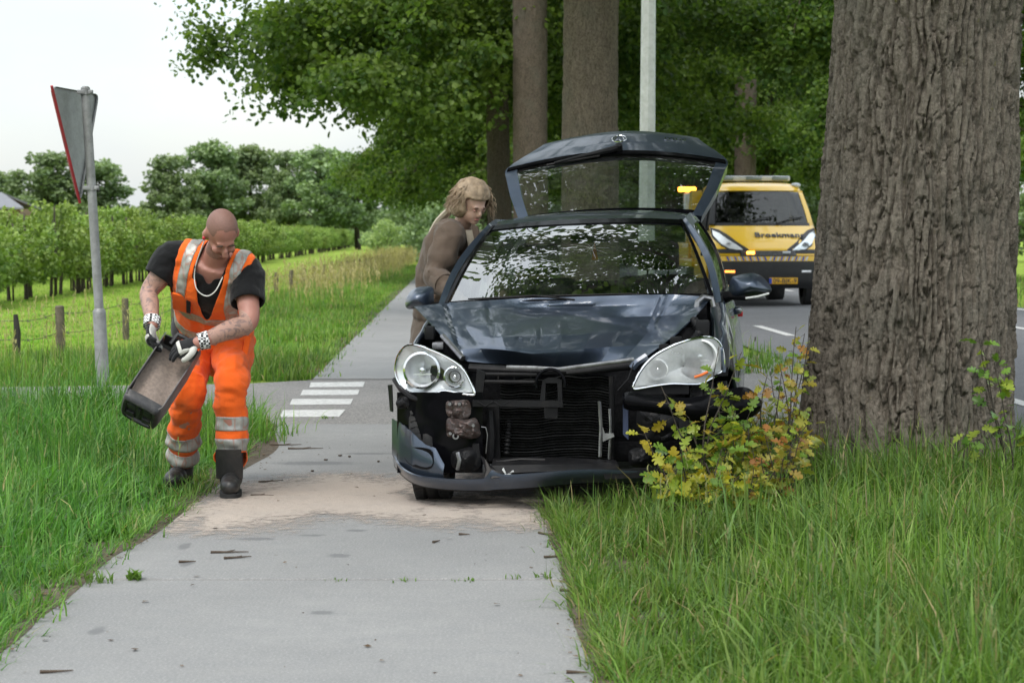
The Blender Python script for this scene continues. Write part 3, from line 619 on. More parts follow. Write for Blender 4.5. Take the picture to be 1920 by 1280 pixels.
# ================================================================= GRASS AND VERGE PLANTS
M_GRASS = leaf_mat('grass_blades', 0.38, 0.45, 0.30, (1.06, 1.05, 0.95))
def blades(P, h, w, az, bend, col, seg=4, rng=RNG, dry=None):
    n = len(P); s = np.linspace(0, 1, seg + 1); lean = np.stack([np.cos(az), np.sin(az), np.zeros(n)], 1)
    wd = np.stack([-np.sin(az), np.cos(az), np.zeros(n)], 1) + rng.normal(0, 0.5, (n, 3)) * (1, 1, 0.2); wd /= np.linalg.norm(wd, axis=1, keepdims=True)
    V = np.zeros((n, 2 * seg + 1, 3)); C = np.zeros((n, 2 * seg + 1, 3))
    for k, t in enumerate(s):
        up = h * (t - 0.42 * np.clip(bend, 0, 1.6) * t ** 2.2); out = h * bend * 0.75 * t ** 1.9
        c = P + lean * out[:, None]; c[:, 2] += up; ww = (w * (1 - t ** 1.6) * (0.75 + 0.5 * min(1, t * 3)))[:, None] * wd * 0.5
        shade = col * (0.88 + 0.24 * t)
        if k < seg: V[:, 2 * k] = c - ww; V[:, 2 * k + 1] = c + ww; C[:, 2 * k] = C[:, 2 * k + 1] = shade
        else: V[:, 2 * k] = c; C[:, 2 * k] = shade
    o = (np.arange(n) * (2 * seg + 1))[:, None]
    q = np.concatenate([o + np.array([[2 * k, 2 * k + 1, 2 * k + 3, 2 * k + 2]]) for k in range(seg - 1)]) if seg > 1 else np.zeros((0, 4), int)
    t = o + np.array([[2 * seg - 2, 2 * seg - 1, 2 * seg]])
    return V.reshape(-1, 3), q, t, C.reshape(-1, 3)
CAR_O = np.array([0.245, 10.72]); CAR_YAW = math.atan(0.124)
def in_car(P, m=0.0):
    d = P[:, :2] - CAR_O; c, s = math.cos(CAR_YAW), math.sin(CAR_YAW); u = d[:, 0] * c - d[:, 1] * s; v = d[:, 0] * s + d[:, 1] * c
    return (np.abs(u) < 0.80 + m) & (v > 0.12 - m) & (v < 3.9 + m)
class Acc:
    def __init__(s): s.V = []; s.Q = []; s.T = []; s.C = []; s.n = 0
    def add(s, V, q, t, C):
        s.V.append(V); s.Q.append(q + s.n); s.T.append(t + s.n); s.C.append(C); s.n += len(V)
    def obj(s, name, label, cat, m=None):
        o = link(name, npmesh(name, np.concatenate(s.V), [np.concatenate(s.Q), np.concatenate(s.T)], m or M_GRASS, False, col=np.concatenate(s.C)))
        print(name, sum(len(q) * 2 for q in s.Q) + sum(len(t) for t in s.T)); return tag(o, label, cat, kind='stuff')
GREEN = np.array([[0.11, 0.225, 0.035], [0.15, 0.275, 0.05], [0.20, 0.30, 0.08], [0.08, 0.175, 0.04]]); STRAW = np.array([0.36, 0.30, 0.16])
def tufts(acc, region, n_clump, per, hf, wf, seed, seg=4, bend=(0.5, 0.35), spread=0.055, dry=0.04, pal=GREEN, tint=None):
    """region(n, rng) -> (x, y) arrays of clump centres"""
    rng = np.random.default_rng(seed); x, y = region(n_clump, rng); n_clump = len(x)
    cid = np.repeat(np.arange(n_clump), per); n = len(cid); P = np.zeros((n, 3)); sp = spread * rng.uniform(0.5, 1.6, n_clump)
    P[:, 0] = x[cid] + rng.normal(0, 1, n) * sp[cid]; P[:, 1] = y[cid] + rng.normal(0, 1, n) * sp[cid]; P[:, 2] = -0.035
    caz = rng.uniform(0, 6.28, n_clump); az = np.where(rng.random(n) < 0.5, caz[cid] + rng.normal(0, 0.7, n), np.arctan2(P[:, 1] - y[cid], P[:, 0] - x[cid]))
    hc = rng.uniform(0.55, 1.45, n_clump); h = hf(P[:, 0], P[:, 1]) * hc[cid] * rng.uniform(0.55, 1.1, n); w = wf * rng.uniform(0.6, 1.35, n)
    b = np.clip(rng.normal(bend[0], bend[1], n), 0.03, 1.5); pc = rng.integers(0, len(pal), n_clump)
    pv = fbm(np.c_[P[:, :2] * 1.3, np.zeros(n)], seed)
    col = pal[pc][cid] * (0.55 + 0.45 * rng.random((n, 1)) + 0.9 * (pv[:, None] - 0.4)).clip(0.3, 1.5) * (1 if tint is None else tint)
    dm = rng.random(n) < dry; col[dm] = STRAW * rng.uniform(0.5, 1.1, (dm.sum(), 1))
    bare = fbm(np.c_[P[:, :2] * 2.2, np.full(n, 4.0)], 91, 3); keep = (~in_car(P, 0.02)) & (h > 0.012) & ((bare < 0.60) | (rng.random(n) < 0.35)); P, h, w, az, b, col = P[keep], h[keep], w[keep], az[keep], b[keep], col[keep]
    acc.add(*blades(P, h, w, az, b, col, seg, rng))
def stalks(acc, P, h, rng, col, head=0.09, hw=0.012, w=0.0035):
    n = len(P); az = rng.uniform(0, 6.28, n); b = np.abs(rng.normal(0.18, 0.15, n)); c = np.tile(col, (n, 1)) * rng.uniform(0.7, 1.2, (n, 1))
    V, q, t, C = blades(P, h, np.full(n, w), az, b, c, 3, rng); acc.add(V, q, t, C)
    tip = V.reshape(n, -1, 3)[:, -1]
    for k in range(5):
        d = rng.normal(0, 1, (n, 3)); Q = tip - np.array([0, 0, 1]) * (head * (k / 4.0))[..., None] if False else tip - np.array([0, 0, head * k / 4.0])
        acc.add(*blades(Q + d * hw * 0.3, np.full(n, head * 0.5), np.full(n, hw), rng.uniform(0, 6.28, n), np.full(n, 0.6), c, 2, rng))
def hstep(d, e, hi): return np.clip(d / e, 0.0, 1) * hi
# right verge (between path and road)
def reg_right(n, rng):
    y = 5.6 + (16.2 - 5.6) * rng.random(n * 2) ** 1.25; x0 = pathx(PR + 0.02, y); x1 = np.minimum(0.229 * y + 0.9, roadx(2.85, y)); x = x0 + (x1 - x0) * rng.random(n * 2) ** 1.1
    tr = (x - T0[0]) ** 2 + (y - 12.75) ** 2 > 0.60 ** 2; sidee = y < np.where(x > 1.5, 14.6, 15.3); k = tr & sidee; return x[k][:n], y[k][:n]
def h_right(x, y):
    d = x - pathx(PR, y); h = 0.09 + 0.17 * np.clip(d / 0.6, 0, 1); td = np.hypot(x - T0[0], y - 12.75); return h * (0.8 + 0.6 * fbm(np.stack([x * 1.1, y * 1.1, 0 * x], -1), 21))
acc = Acc()
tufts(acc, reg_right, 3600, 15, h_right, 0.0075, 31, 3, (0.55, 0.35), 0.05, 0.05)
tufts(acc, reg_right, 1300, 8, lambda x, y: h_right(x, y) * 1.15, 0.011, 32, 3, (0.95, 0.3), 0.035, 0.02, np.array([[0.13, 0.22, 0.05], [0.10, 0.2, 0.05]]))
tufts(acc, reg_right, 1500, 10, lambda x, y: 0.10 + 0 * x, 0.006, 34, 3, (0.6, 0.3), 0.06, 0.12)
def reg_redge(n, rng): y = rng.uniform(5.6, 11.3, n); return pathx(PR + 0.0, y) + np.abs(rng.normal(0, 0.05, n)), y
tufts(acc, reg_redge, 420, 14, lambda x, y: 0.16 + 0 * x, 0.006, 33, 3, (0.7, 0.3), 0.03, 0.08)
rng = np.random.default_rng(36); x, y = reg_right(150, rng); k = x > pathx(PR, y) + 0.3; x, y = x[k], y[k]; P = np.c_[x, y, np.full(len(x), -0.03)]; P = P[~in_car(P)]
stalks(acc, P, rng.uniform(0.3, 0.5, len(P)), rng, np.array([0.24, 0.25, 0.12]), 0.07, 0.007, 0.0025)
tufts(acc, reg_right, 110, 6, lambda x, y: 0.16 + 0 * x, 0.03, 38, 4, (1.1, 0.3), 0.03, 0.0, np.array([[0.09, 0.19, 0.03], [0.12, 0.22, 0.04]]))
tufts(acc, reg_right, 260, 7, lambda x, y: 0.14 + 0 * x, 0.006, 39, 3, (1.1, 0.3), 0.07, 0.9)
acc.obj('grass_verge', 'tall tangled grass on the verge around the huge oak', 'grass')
# left near verge
def reg_left(n, rng):
    y = 6.2 + (15.9 - 6.2) * rng.random(n * 4) ** 0.8; x1 = plx(y) - 0.02; x0 = np.minimum(-0.229 * y - 0.7, x1 - 0.4); x0 = np.maximum(x0, -4.6); x = x1 - (x1 - x0) * rng.random(n * 4) ** 1.0
    k = y < 15.6 + 0.04 * x * 0 ; return x[k][:n], y[k][:n]
def h_left(x, y):
    d = plx(y) - x; return (0.08 + 0.19 * np.clip(d / 0.6, 0, 1)) * (1 + 0.75 * np.clip((y - 13.0) / 1.6, 0, 1) * np.clip((d - 0.5) / 0.5, 0, 1)) * (0.75 + 0.6 * fbm(np.stack([x * 1.2, y * 1.2, 0 * x], -1), 22))
acc = Acc(); GL = GREEN * np.array([0.85, 1.0, 1.0])
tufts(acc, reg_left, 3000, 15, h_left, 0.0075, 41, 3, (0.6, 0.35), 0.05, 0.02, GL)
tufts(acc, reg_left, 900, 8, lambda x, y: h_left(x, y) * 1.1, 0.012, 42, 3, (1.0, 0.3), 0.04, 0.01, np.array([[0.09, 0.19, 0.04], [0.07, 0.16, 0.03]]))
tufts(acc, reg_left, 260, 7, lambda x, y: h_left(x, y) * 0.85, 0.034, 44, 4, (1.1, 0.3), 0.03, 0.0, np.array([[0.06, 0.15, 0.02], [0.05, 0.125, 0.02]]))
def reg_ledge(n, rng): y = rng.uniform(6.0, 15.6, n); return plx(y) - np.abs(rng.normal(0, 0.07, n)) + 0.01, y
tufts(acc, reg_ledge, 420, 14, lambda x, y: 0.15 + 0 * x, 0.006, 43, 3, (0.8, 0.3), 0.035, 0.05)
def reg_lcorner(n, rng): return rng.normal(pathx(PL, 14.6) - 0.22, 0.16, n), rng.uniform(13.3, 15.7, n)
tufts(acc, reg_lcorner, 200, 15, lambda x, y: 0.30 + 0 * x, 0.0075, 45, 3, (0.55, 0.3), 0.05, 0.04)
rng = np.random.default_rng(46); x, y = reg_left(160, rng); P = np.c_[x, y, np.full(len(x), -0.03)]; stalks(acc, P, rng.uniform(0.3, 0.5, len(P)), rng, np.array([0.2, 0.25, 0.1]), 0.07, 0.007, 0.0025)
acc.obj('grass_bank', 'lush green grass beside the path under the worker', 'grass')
# verge beyond the side road
def reg_far(n, rng):
    y = 20.9 + 75 * rng.random(n) ** 1.6; x1 = pathx(PL - 0.02, y); x0 = np.maximum(np.where(y < 42, -4.2, -5.2), -0.229 * y - 1); x = x1 - (x1 - x0) * rng.random(n); k = (y > 21.0) | (x > -1.9); return x, y
acc = Acc()
tufts(acc, reg_far, 7500, 8, lambda x, y: (0.09 + 0.17 * np.clip((pathx(PL, y) - x) / 2.4, 0, 1)) * (0.7 + 0.6 * fbm(np.stack([x, y * 0.6, 0 * x], -1), 23)), 0.014, 51, 2, (0.5, 0.3), 0.09, 0.06, GREEN * 1.12)
def reg_lf(n, rng): y = rng.uniform(19.3, 24.5, n); return rng.uniform(-6.2, -2.0, n), y
tufts(acc, lambda n, rng: (lambda x, y: (x[(y > 19.4 - 0.23 * x * 0.0) & (y > 20.6 + 0.25 * (x + 1.9))], y[(y > 19.4 - 0.23 * x * 0.0) & (y > 20.6 + 0.25 * (x + 1.9))]))(*reg_lf(n, rng)), 1500, 12, lambda x, y: 0.22 * np.clip((x + 6.2) / 1.2, 0.25, 1), 0.011, 52, 3, (0.5, 0.3), 0.08, 0.05)
rng = np.random.default_rng(53); n = 2300; y = 38 + 97 * rng.random(n) ** 0.75; x = np.clip(rng.normal(-4.2, 0.6, n), -5.4, -2.9) - 0.012 * (y - 30)
x = np.where(y > 70, pathx(PL, y) - 0.6 - np.abs(rng.normal(0, 1.3, n)), x)
P = np.c_[x, y, np.full(n, -0.03)]; stalks(acc, P, rng.uniform(0.35, 0.75, n), rng, np.array([0.42, 0.36, 0.20]), 0.18, 0.03, 0.008)
rng = np.random.default_rng(54); n = 160; y = rng.uniform(21, 32, n); x = rng.uniform(-6.5, -4.0, n); P = np.c_[x, y, np.full(n, -0.03)]; stalks(acc, P, rng.uniform(0.35, 0.7, n), rng, np.array([0.4, 0.36, 0.2]), 0.12, 0.014, 0.005)
acc.obj('meadow_grass', 'meadow grass with pale seed heads beside the far cycle path', 'grass')
# short field grass
def reg_field(n, rng): y = 22 + 55 * rng.random(n) ** 1.5; x0 = np.maximum(-0.229 * y - 1, -16.0); return x0 + (-5.0 - x0) * rng.random(n), y
acc = Acc(); tufts(acc, reg_field, 8500, 5, lambda x, y: 0.035 + 0.03 * fbm(np.stack([x, y, 0 * x], -1), 3), 0.013, 61, 2, (0.6, 0.3), 0.10, 0.02, GREEN * np.array([1.6, 1.5, 1.0]))
acc.obj('field_grass', 'short bright grass of the field between fence and orchard', 'grass')
# verge right of the road and between path and road beyond the crossing
def reg_r2(n, rng): y = 21.5 + 60 * rng.random(n) ** 1.3; x0 = pathx(PR + 0.03, y); x1 = roadx(2.8, y); return x0 + (x1 - x0) * rng.random(n), y
acc = Acc(); tufts(acc, reg_r2, 2200, 8, lambda x, y: 0.22 + 0 * x, 0.014, 62, 2, (0.5, 0.3), 0.09, 0.08)
def reg_r3(n, rng): y = 30 + 60 * rng.random(n); x0 = roadx(10.1, y); return x0 + 7 * rng.random(n), y
tufts(acc, reg_r3, 1500, 8, lambda x, y: 0.3 + 0 * x, 0.02, 63, 2, (0.5, 0.3), 0.1, 0.12)
acc.obj('roadside_grass', 'grass along the road behind the car and the truck', 'grass')
# ================================================================= SIGN, LAMP POST, SAPLINGS, LITTER
M_GALV = mat('galvanised_grey', (0.30, 0.305, 0.31), 0.55, 0.35, var=0.25, vscale=9, dirt=0.4, dirtcol=(0.14, 0.15, 0.12), bump=0.2, bscale=90); M_ALU = mat('sign_back', (0.34, 0.35, 0.36), 0.5, 0.3, var=0.12, vscale=12, dirt=0.35, dirtcol=(0.18, 0.18, 0.17)); M_SRED = mat('sign_red', (0.42, 0.03, 0.04), 0.45, dirt=0.3); M_WHITE = mat('sign_white', (0.7, 0.7, 0.68), 0.5)
b = at(196, 765, 17.2); sg = empty('road_sign', (b[0], 17.2, -0.03), 'give way sign seen from behind on a leaning grey pole in the grass', 'sign')
def rel(px, py, Y): return at(px, py, Y) - np.array([b[0], 17.2, -0.03])
p1, p2, p3 = rel(196, 772, 17.2), rel(186, 583, 17.2), rel(160, 165, 17.2)
MB().tube([p1, p1 * 0.02 + p2 * 0.98, p2, p2 + (p3 - p2) * 0.012], [0.051, 0.050, 0.049, 0.036], 20).build('pole_sleeve', M_GALV, sg)
MB().tube([p2, p2 * 0.5 + p3 * 0.5, p3, p3 + (0, 0, 0.012)], [0.035, 0.035, 0.035, 0.022], 18).build('pole', M_GALV, sg)
A, B_, C = rel(101, 161, 16.78), rel(188, 177, 17.72), rel(154, 380, 17.25); off = np.cross(B_ - A, C - A); off /= np.linalg.norm(off); off = off if off[1] > 0 else -off
off = off * 0.05; A, B_, C = A + off * 0.6, B_ + off * 0.6, C + off * 0.6
def rounded(tri, r=0.05, n=5):
    o = []
    for i in range(3):
        p, q, s_ = np.array(tri[i - 1]), np.array(tri[i]), np.array(tri[(i + 1) % 3]); a = q + (p - q) / np.linalg.norm(p - q) * r * 1.6; c = q + (s_ - q) / np.linalg.norm(s_ - q) * r * 1.6
        for k in range(n): t_ = k / (n - 1); o.append((1 - t_) ** 2 * a + 2 * t_ * (1 - t_) * q + t_ ** 2 * c)
    return np.array(o)
O_ = rounded((A, B_, C)); nn = np.cross(B_ - A, C - A); nn /= np.linalg.norm(nn); nn = nn if nn[1] > 0 else -nn
pl = MB().prism(O_, nn * 0.003).build('sign_plate', M_ALU, sg, smooth=False); rm = MB(); cen = O_.mean(0)
rm.grid(np.array([np.concatenate([O_, O_[:1]]), np.concatenate([O_, O_[:1]]) - nn * 0.022]) + 0); ro = rm.build('folded_rim', M_ALU, pl); ro.modifiers.new('t', 'SOLIDIFY').thickness = 0.004
Oi = cen + (O_ - cen) * 0.80; fr = MB(); fr.grid(np.array([np.concatenate([O_, O_[:1]]) + nn * 0.006, np.concatenate([Oi, Oi[:1]]) + nn * 0.006])); fo_ = fr.build('red_border', M_SRED, pl); fo_.modifiers.new('t', 'SOLIDIFY').thickness = 0.003
MB().prism(Oi + nn * 0.005, nn * 0.002).build('white_face', M_WHITE, pl, smooth=False)
MB().tube([A - nn * 0.012, (A + C) / 2 - nn * 0.012, C - nn * 0.012], 0.012, 6).build('red_edge', M_SRED, pl)
for yy in (173, 352):
    c = p2 + (p3 - p2) * ((583 - yy) / (583 - 165.0)); m = MB(); m.tube([c - (0, 0, 0.018), c + (0, 0, 0.018)], 0.042, 18); m.box(c + np.array([0.045, -0.03, 0]), (0.035, 0.03, 0.03), bev=0.004); m.box(c + np.array([-0.03, -0.035, 0]), (0.06, 0.02, 0.03), bev=0.004); cl = m.build('clamp', M_GALV, sg); MB().lathe([(0.001, -0.012), (0.009, -0.012), (0.009, 0.01)], c + np.array([0.05, -0.05, 0]), 'y', 6).build('bolt', M_GALV, cl)
# ---- lamp post
M_LAMP = mat('pale_mast', (0.46, 0.475, 0.465), 0.5, 0.25, var=0.12, vscale=5, dirt=0.45, dirtcol=(0.25, 0.27, 0.22)); b2 = at(1212, 470, 28.0)
lp = empty('lamp_post', (b2[0], 28.0, -0.03), 'tall pale metal lamp post behind the raised tailgate', 'lamp post'); m = MB(); m.tube([(0, 0, 0), (0, 0, 0.9), (0.02, 0, 4.6), (0.045, 0, 8.5)], [0.105, 0.104, 0.088, 0.06], 8); mm = m.build('mast', M_LAMP, lp, angle=25)
MB().tube([(0.045, 0, 8.45), (0.3, 0, 8.75), (0.9, 0, 8.8)], 0.035, 8).build('bracket_arm', M_LAMP, lp); MB().box((1.15, 0, 8.8), (0.6, 0.2, 0.1), bev=0.04).build('lamp_head', M_LAMP, lp); MB().box((0.0, -0.106, 0.75), (0.08, 0.006, 0.35), bev=0.002).build('service_door', M_LAMP, lp)
# ---- oak saplings
OAKL = np.array([(0, 0), (0.03, 0.14), (0.13, 0.17), (0.15, 0.25), (0.07, 0.31), (0.22, 0.40), (0.25, 0.50), (0.11, 0.53), (0.24, 0.66), (0.25, 0.76), (0.11, 0.77), (0.14, 0.90), (0.06, 0.97), (0, 1.0)])
OL = np.concatenate([OAKL, (OAKL * (-1, 1))[-2:0:-1]]); nO = len(OL)
OLV = np.c_[OL[:, 0] * 1.25, OL[:, 1], 0.10 * np.abs(OL[:, 0]) * 3 - 0.22 * (OL[:, 1] - 0.35) ** 2]
mid = np.c_[np.zeros(5), np.linspace(0.1, 0.9, 5), -0.22 * (np.linspace(0.1, 0.9, 5) - 0.35) ** 2]
OLALL = np.concatenate([OLV, [[0, 0.5, -0.02]]]); OLT = np.array([(i, (i + 1) % nO, nO) for i in range(nO)])
M_SAP = leaf_mat('sapling_leaves', 0.35, 0.4, 0.4)
def sapling(x, y, lab, stems, leafn, size, pal, seed, h, spread, dirv=(0, 0)):
    rng = np.random.default_rng(seed); e = empty('oak_sapling', (x, y, -0.03), lab, 'sapling', 'oak saplings'); st = MB(); LV = []; LC = []; LT_ = []; n0 = 0; pal = np.array(pal)
    for i in range(stems):
        a = rng.uniform(0, 6.28); d = np.array([math.cos(a) * spread + dirv[0], math.sin(a) * spread + dirv[1], 1.0]); hh = h * rng.uniform(0.6, 1.05); P = branch_path((rng.normal(0, 0.03), rng.normal(0, 0.03), 0), d, hh, 7, rng, 0.02, 0.16); st.tube(P, np.linspace(0.006, 0.0018, 8), 5)
        for j in range(leafn):
            f = rng.uniform(0.22, 1.0) ** 0.7 * 7; k = min(6, int(f)); p = P[k] * (1 - f + k) + P[k + 1] * (f - k)
            y_ = rng.normal(size=3) * (1, 1, 0.5); y_ /= np.linalg.norm(y_); z_ = rng.normal(size=3) * 0.5 + np.array([0, -0.45, 0.8]); z_ -= y_ * (z_ @ y_); z_ /= np.linalg.norm(z_); x_ = np.cross(y_, z_); s_ = size * rng.uniform(0.55, 1.2)
            tw = p + y_ * 0.03 * rng.uniform(0.3, 1.2); st.tube([p, tw], 0.0012, 3, cap=False)
            LV.append(tw + s_ * (OLALL[:, :1] * x_ + OLALL[:, 1:2] * y_ + OLALL[:, 2:3] * z_)); c = pal[rng.integers(len(pal))] * rng.uniform(0.7, 1.2); LC.append(np.tile(c, (len(OLALL), 1))); LT_.append(OLT + n0); n0 += len(OLALL)
    st.build('stem', M_BARK2, e); link('foliage', npmesh('foliage', np.concatenate(LV), np.concatenate(LT_), M_SAP, True, col=np.concatenate(LC)), e)
YEL = [(0.33, 0.33, 0.03), (0.24, 0.31, 0.035), (0.38, 0.30, 0.03), (0.14, 0.24, 0.03)]; GRN = [(0.10, 0.20, 0.03), (0.15, 0.26, 0.04), (0.24, 0.30, 0.04)]; BRZ = [(0.33, 0.16, 0.04), (0.32, 0.24, 0.04), (0.32, 0.30, 0.04), (0.24, 0.28, 0.05), (0.30, 0.30, 0.05)]
def sp(px, Y): return (px - 960) / F_PX * Y
sapling(sp(1320, 10.35), 10.35, 'tall oak sapling with yellow-green leaves before the cloudy headlight', 3, 17, 0.082, YEL, 201, 1.02, 0.10, (-0.05, 0))
sapling(sp(1315, 10.3), 10.30, 'low oak sapling with yellow leaves under the hanging bumper', 5, 13, 0.087, YEL, 202, 0.50, 0.40, (-0.18, 0))
sapling(sp(1370, 10.4), 10.40, 'green leaved oak sapling below the bent bumper end', 5, 14, 0.087, GRN, 203, 0.62, 0.30)
sapling(sp(1370, 10.1), 10.0, 'short yellow oak sapling at the front of the clump', 6, 12, 0.076, YEL, 204, 0.40, 0.5)
sapling(sp(1430, 10.6), 10.6, 'bronze leaved oak sapling leaning against the huge trunk', 6, 16, 0.076, BRZ, 205, 0.74, 0.3)
sapling(sp(1475, 10.9), 10.9, 'tall thin oak sapling with rusty young leaves beside the trunk', 4, 18, 0.061, BRZ, 206, 0.96, 0.10, (0.0, 0))
sapling(sp(1380, 10.2), 10.1, 'small rusty oak sapling low in the grass', 6, 12, 0.066, BRZ, 207, 0.36, 0.5)
sapling(sp(1490, 11.6), 11.5, 'yellow oak sapling standing at the left foot of the trunk', 4, 14, 0.066, YEL, 208, 0.90, 0.12)
sapling(sp(1905, 11.6), 11.6, 'green sapling at the right foot of the huge trunk', 4, 16, 0.083, GRN, 209, 0.95, 0.12, (0.02, 0))
sapling(sp(1815, 11.4), 11.4, 'small broad-leaved sprout before the huge trunk', 2, 6, 0.102, GRN, 210, 0.42, 0.1)
sapling(sp(1300, 10.2), 10.15, 'spreading yellow oak sapling at the torn bumper corner', 6, 13, 0.082, YEL, 211, 0.42, 0.45, (-0.1, 0))
sapling(sp(1400, 10.5), 10.5, 'dense yellow-green oak sapling in the heart of the clump', 7, 17, 0.082, YEL, 212, 0.60, 0.35)
sapling(sp(1450, 10.3), 10.25, 'bronze oak sapling in the grass before the left side of the trunk', 7, 14, 0.068, BRZ, 213, 0.46, 0.4)
sapling(sp(1340, 10.6), 10.6, 'leafy oak sapling close under the bent bumper', 6, 16, 0.082, GRN + YEL, 214, 0.55, 0.3)
# ---- twigs and leaf litter on the path
M_TWIG = mat('dead_twig', (0.07, 0.05, 0.035), 0.95, var=0.3, vscale=30); rb = random.Random(9)
for i, (px, py, L_, an) in enumerate(((1068, 1118, 0.14, 0.3), (1050, 1108, 0.10, -0.5), (1108, 1211, 0.13, 0.4), (1062, 1262, 0.07, 0.2), (1100, 1157, 0.06, 0.1), (1010, 1000, 0.16, -0.9), (1020, 1046, 0.12, 0.1), (1035, 1030, 0.10, 0.5), (860, 1003, 0.05, 0.2), (812, 1018, 0.06, 1.0), (395, 1037, 0.16, 0.15), (420, 1048, 0.12, 0.2), (335, 1055, 0.07, 0.0), (75, 1262, 0.10, 0.5), (508, 835, 0.2, 0.1), (540, 842, 0.22, 0.05), (485, 905, 0.15, 0.4), (470, 930, 0.12, 0.3))):
    g = ground(px, py); tw = MB(); P = branch_path((0, 0, 0.006), (math.cos(an), math.sin(an), 0), L_, 5, np.random.default_rng(i), 0, 0.25); P[:, 2] = 0.006; tw.tube(P, np.linspace(0.006, 0.002, 6), 6)
    if L_ > 0.11: q = P[2]; tw.tube([q, q + np.array([math.cos(an + 0.8), math.sin(an + 0.8), 0.05]) * L_ * 0.35], [0.004, 0.0015], 5)
    lab = ('forked twig on the path beside the verge grass, nearest the slab joint', 'thin twig just below the slab joint at the verge grass', 'thick twig low in the picture beside the right verge', 'short twig at the bottom edge of the picture beside the verge', 'tiny twig at the verge between joint and thick twig', 'long slanting twig where the granules meet the right verge', 'twig lying flat above the joint near the right verge', 'slanting twig above the joint touching the right verge', 'tiny twig on bare concrete just below the granules', 'crooked twig in the middle of the slab below the granules', 'longer twig on the left slab edge below the worker', 'twig beside the longer one on the left slab edge', 'short twig between the two damp shoe prints', 'twig in the bottom corner of the path', 'upper twig on the soil edge near the white blocks', 'lower twig on the soil edge near the white blocks', 'twig on the soil beside the front boot of the worker', 'twig in front of the boot toe at the path edge')[i]
    tag(tw.build('twig', M_TWIG, loc=(g[0], g[1], 0)), lab, 'twig', 'twigs on the path')
rng = np.random.default_rng(77); n = 2600; e_ = rng.random(n); y = rng.uniform(6.0, 15.7, n); left = e_ < 0.5; x = np.where(left, plx(y) + np.abs(rng.normal(0, 0.05, n)) - 0.02, pathx(PR, y) - np.abs(rng.normal(0, 0.045, n)) + 0.02)
k = rng.random(n) < 0.25; y = np.where(k & left, rng.normal(13.7, 0.9, n), y); x = np.where(k & left, pathx(PL, y) + np.abs(rng.normal(0, 0.12, n)), x)
m2 = rng.random(n) < 0.06; x = np.where(m2, pathx(rng.uniform(PL, PR, n), y), x); y = np.clip(y, 6, 15.7)
P = np.c_[x, y, np.full(n, 0.006)]; V, F, col = leaves(P, rng.uniform(0.008, 0.028, n), rng, ((0.05, 0.035, 0.025), (0.16, 0.11, 0.065)), None, True, 3.0); V[:, 2] = 0.003 + np.clip(V[:, 2] - 0.006, -0.002, 0.004) + 0.003
M_LIT = leaf_mat('dry_litter', 0.0, 0.9, 0.1); tag(link('leaf_litter', npmesh('leaf_litter', V, F, M_LIT, False, col=col)), 'brown leaf litter and soil crumbs along the path edges', 'litter', kind='stuff')
so = MB()
for sgn, e0 in ((-1, PL), (1, PR)):
    G = []
    for Y in np.linspace(5.5, 15.7, 120):
        ex_ = float(plx(Y)) if sgn < 0 else pathx(e0, Y); w = 0.03 + 0.06 * fbm(np.array([[Y * 1.3, sgn * 3.0, 0]]), 6)[0] + (0.16 * math.exp(-((Y - 13.9) / 1.2) ** 2) if sgn < 0 else 0); G.append([(ex_ + sgn * 0.3, Y, -0.02), (ex_, Y, 0.006), (ex_ - sgn * w * 0.5, Y, 0.006), (ex_ - sgn * w, Y, 0.001)])
    m = MB().grid(G); tag(m.build('soil_edge', M_SOIL), kind='structure')
# weeds growing in the joint and on the edge
acc = Acc()
for (px, py, n_, h_, w_) in ((252, 1086, 26, 0.06, 0.016), (180, 1092, 30, 0.09, 0.006), (140, 1098, 20, 0.08, 0.006), (640, 1090, 8, 0.02, 0.006), (760, 1089, 10, 0.025, 0.006), (873, 1088, 14, 0.02, 0.007), (966, 1085, 8, 0.03, 0.006), (1018, 1083, 14, 0.04, 0.008), (610, 785, 14, 0.05, 0.009)):
    g = ground(px, py); r_ = np.random.default_rng(px); P = np.c_[g[0] + r_.normal(0, 0.025, n_), g[1] + r_.normal(0, 0.02, n_), np.full(n_, 0.0)]; acc.add(*blades(P, h_ * r_.uniform(0.5, 1.2, n_), np.full(n_, w_), r_.uniform(0, 6.28, n_), r_.uniform(0.5, 1.4, n_), np.tile(np.array([0.11, 0.20, 0.04]), (n_, 1)), 3, r_))
acc.obj('joint_weeds', 'small weeds growing from the slab joint and path edge', 'weeds')
# broken bits thrown from the car
for i, (px, py, m_, lab) in enumerate(((637, 855, M_TWIG, 'dark plastic fragment on the path left of the car'), (655, 857, M_TWIG, 'second dark fragment beside the first on the path'), (610, 863, M_TWIG, 'small round fragment on the path between boot and car'), (709, 866, M_TWIG, 'flat fragment on the path close to the bumper'), (586, 884, M_TWIG, 'thin sliver on the path above the granules'), (1416, 641, M_WIRE, 'bluish broken car piece lying on the road beside the rear wheel'))):
    g = ground(px, py); m = MB(); r_ = random.Random(i); n = 7; ring = [(0.011 * r_.uniform(0.5, 1.3) * math.cos(k * 6.28 / n), 0.02 * r_.uniform(0.5, 1.3) * math.sin(k * 6.28 / n), 0.002) for k in range(n)]; m.prism(ring, (0.002, 0, 0.006 if i < 5 else 0.05))
    tag(m.build('broken_fragment', m_, loc=(g[0], g[1], 0.001 if px < 1000 else 0.01), smooth=False), lab, 'fragment', 'crash fragments')
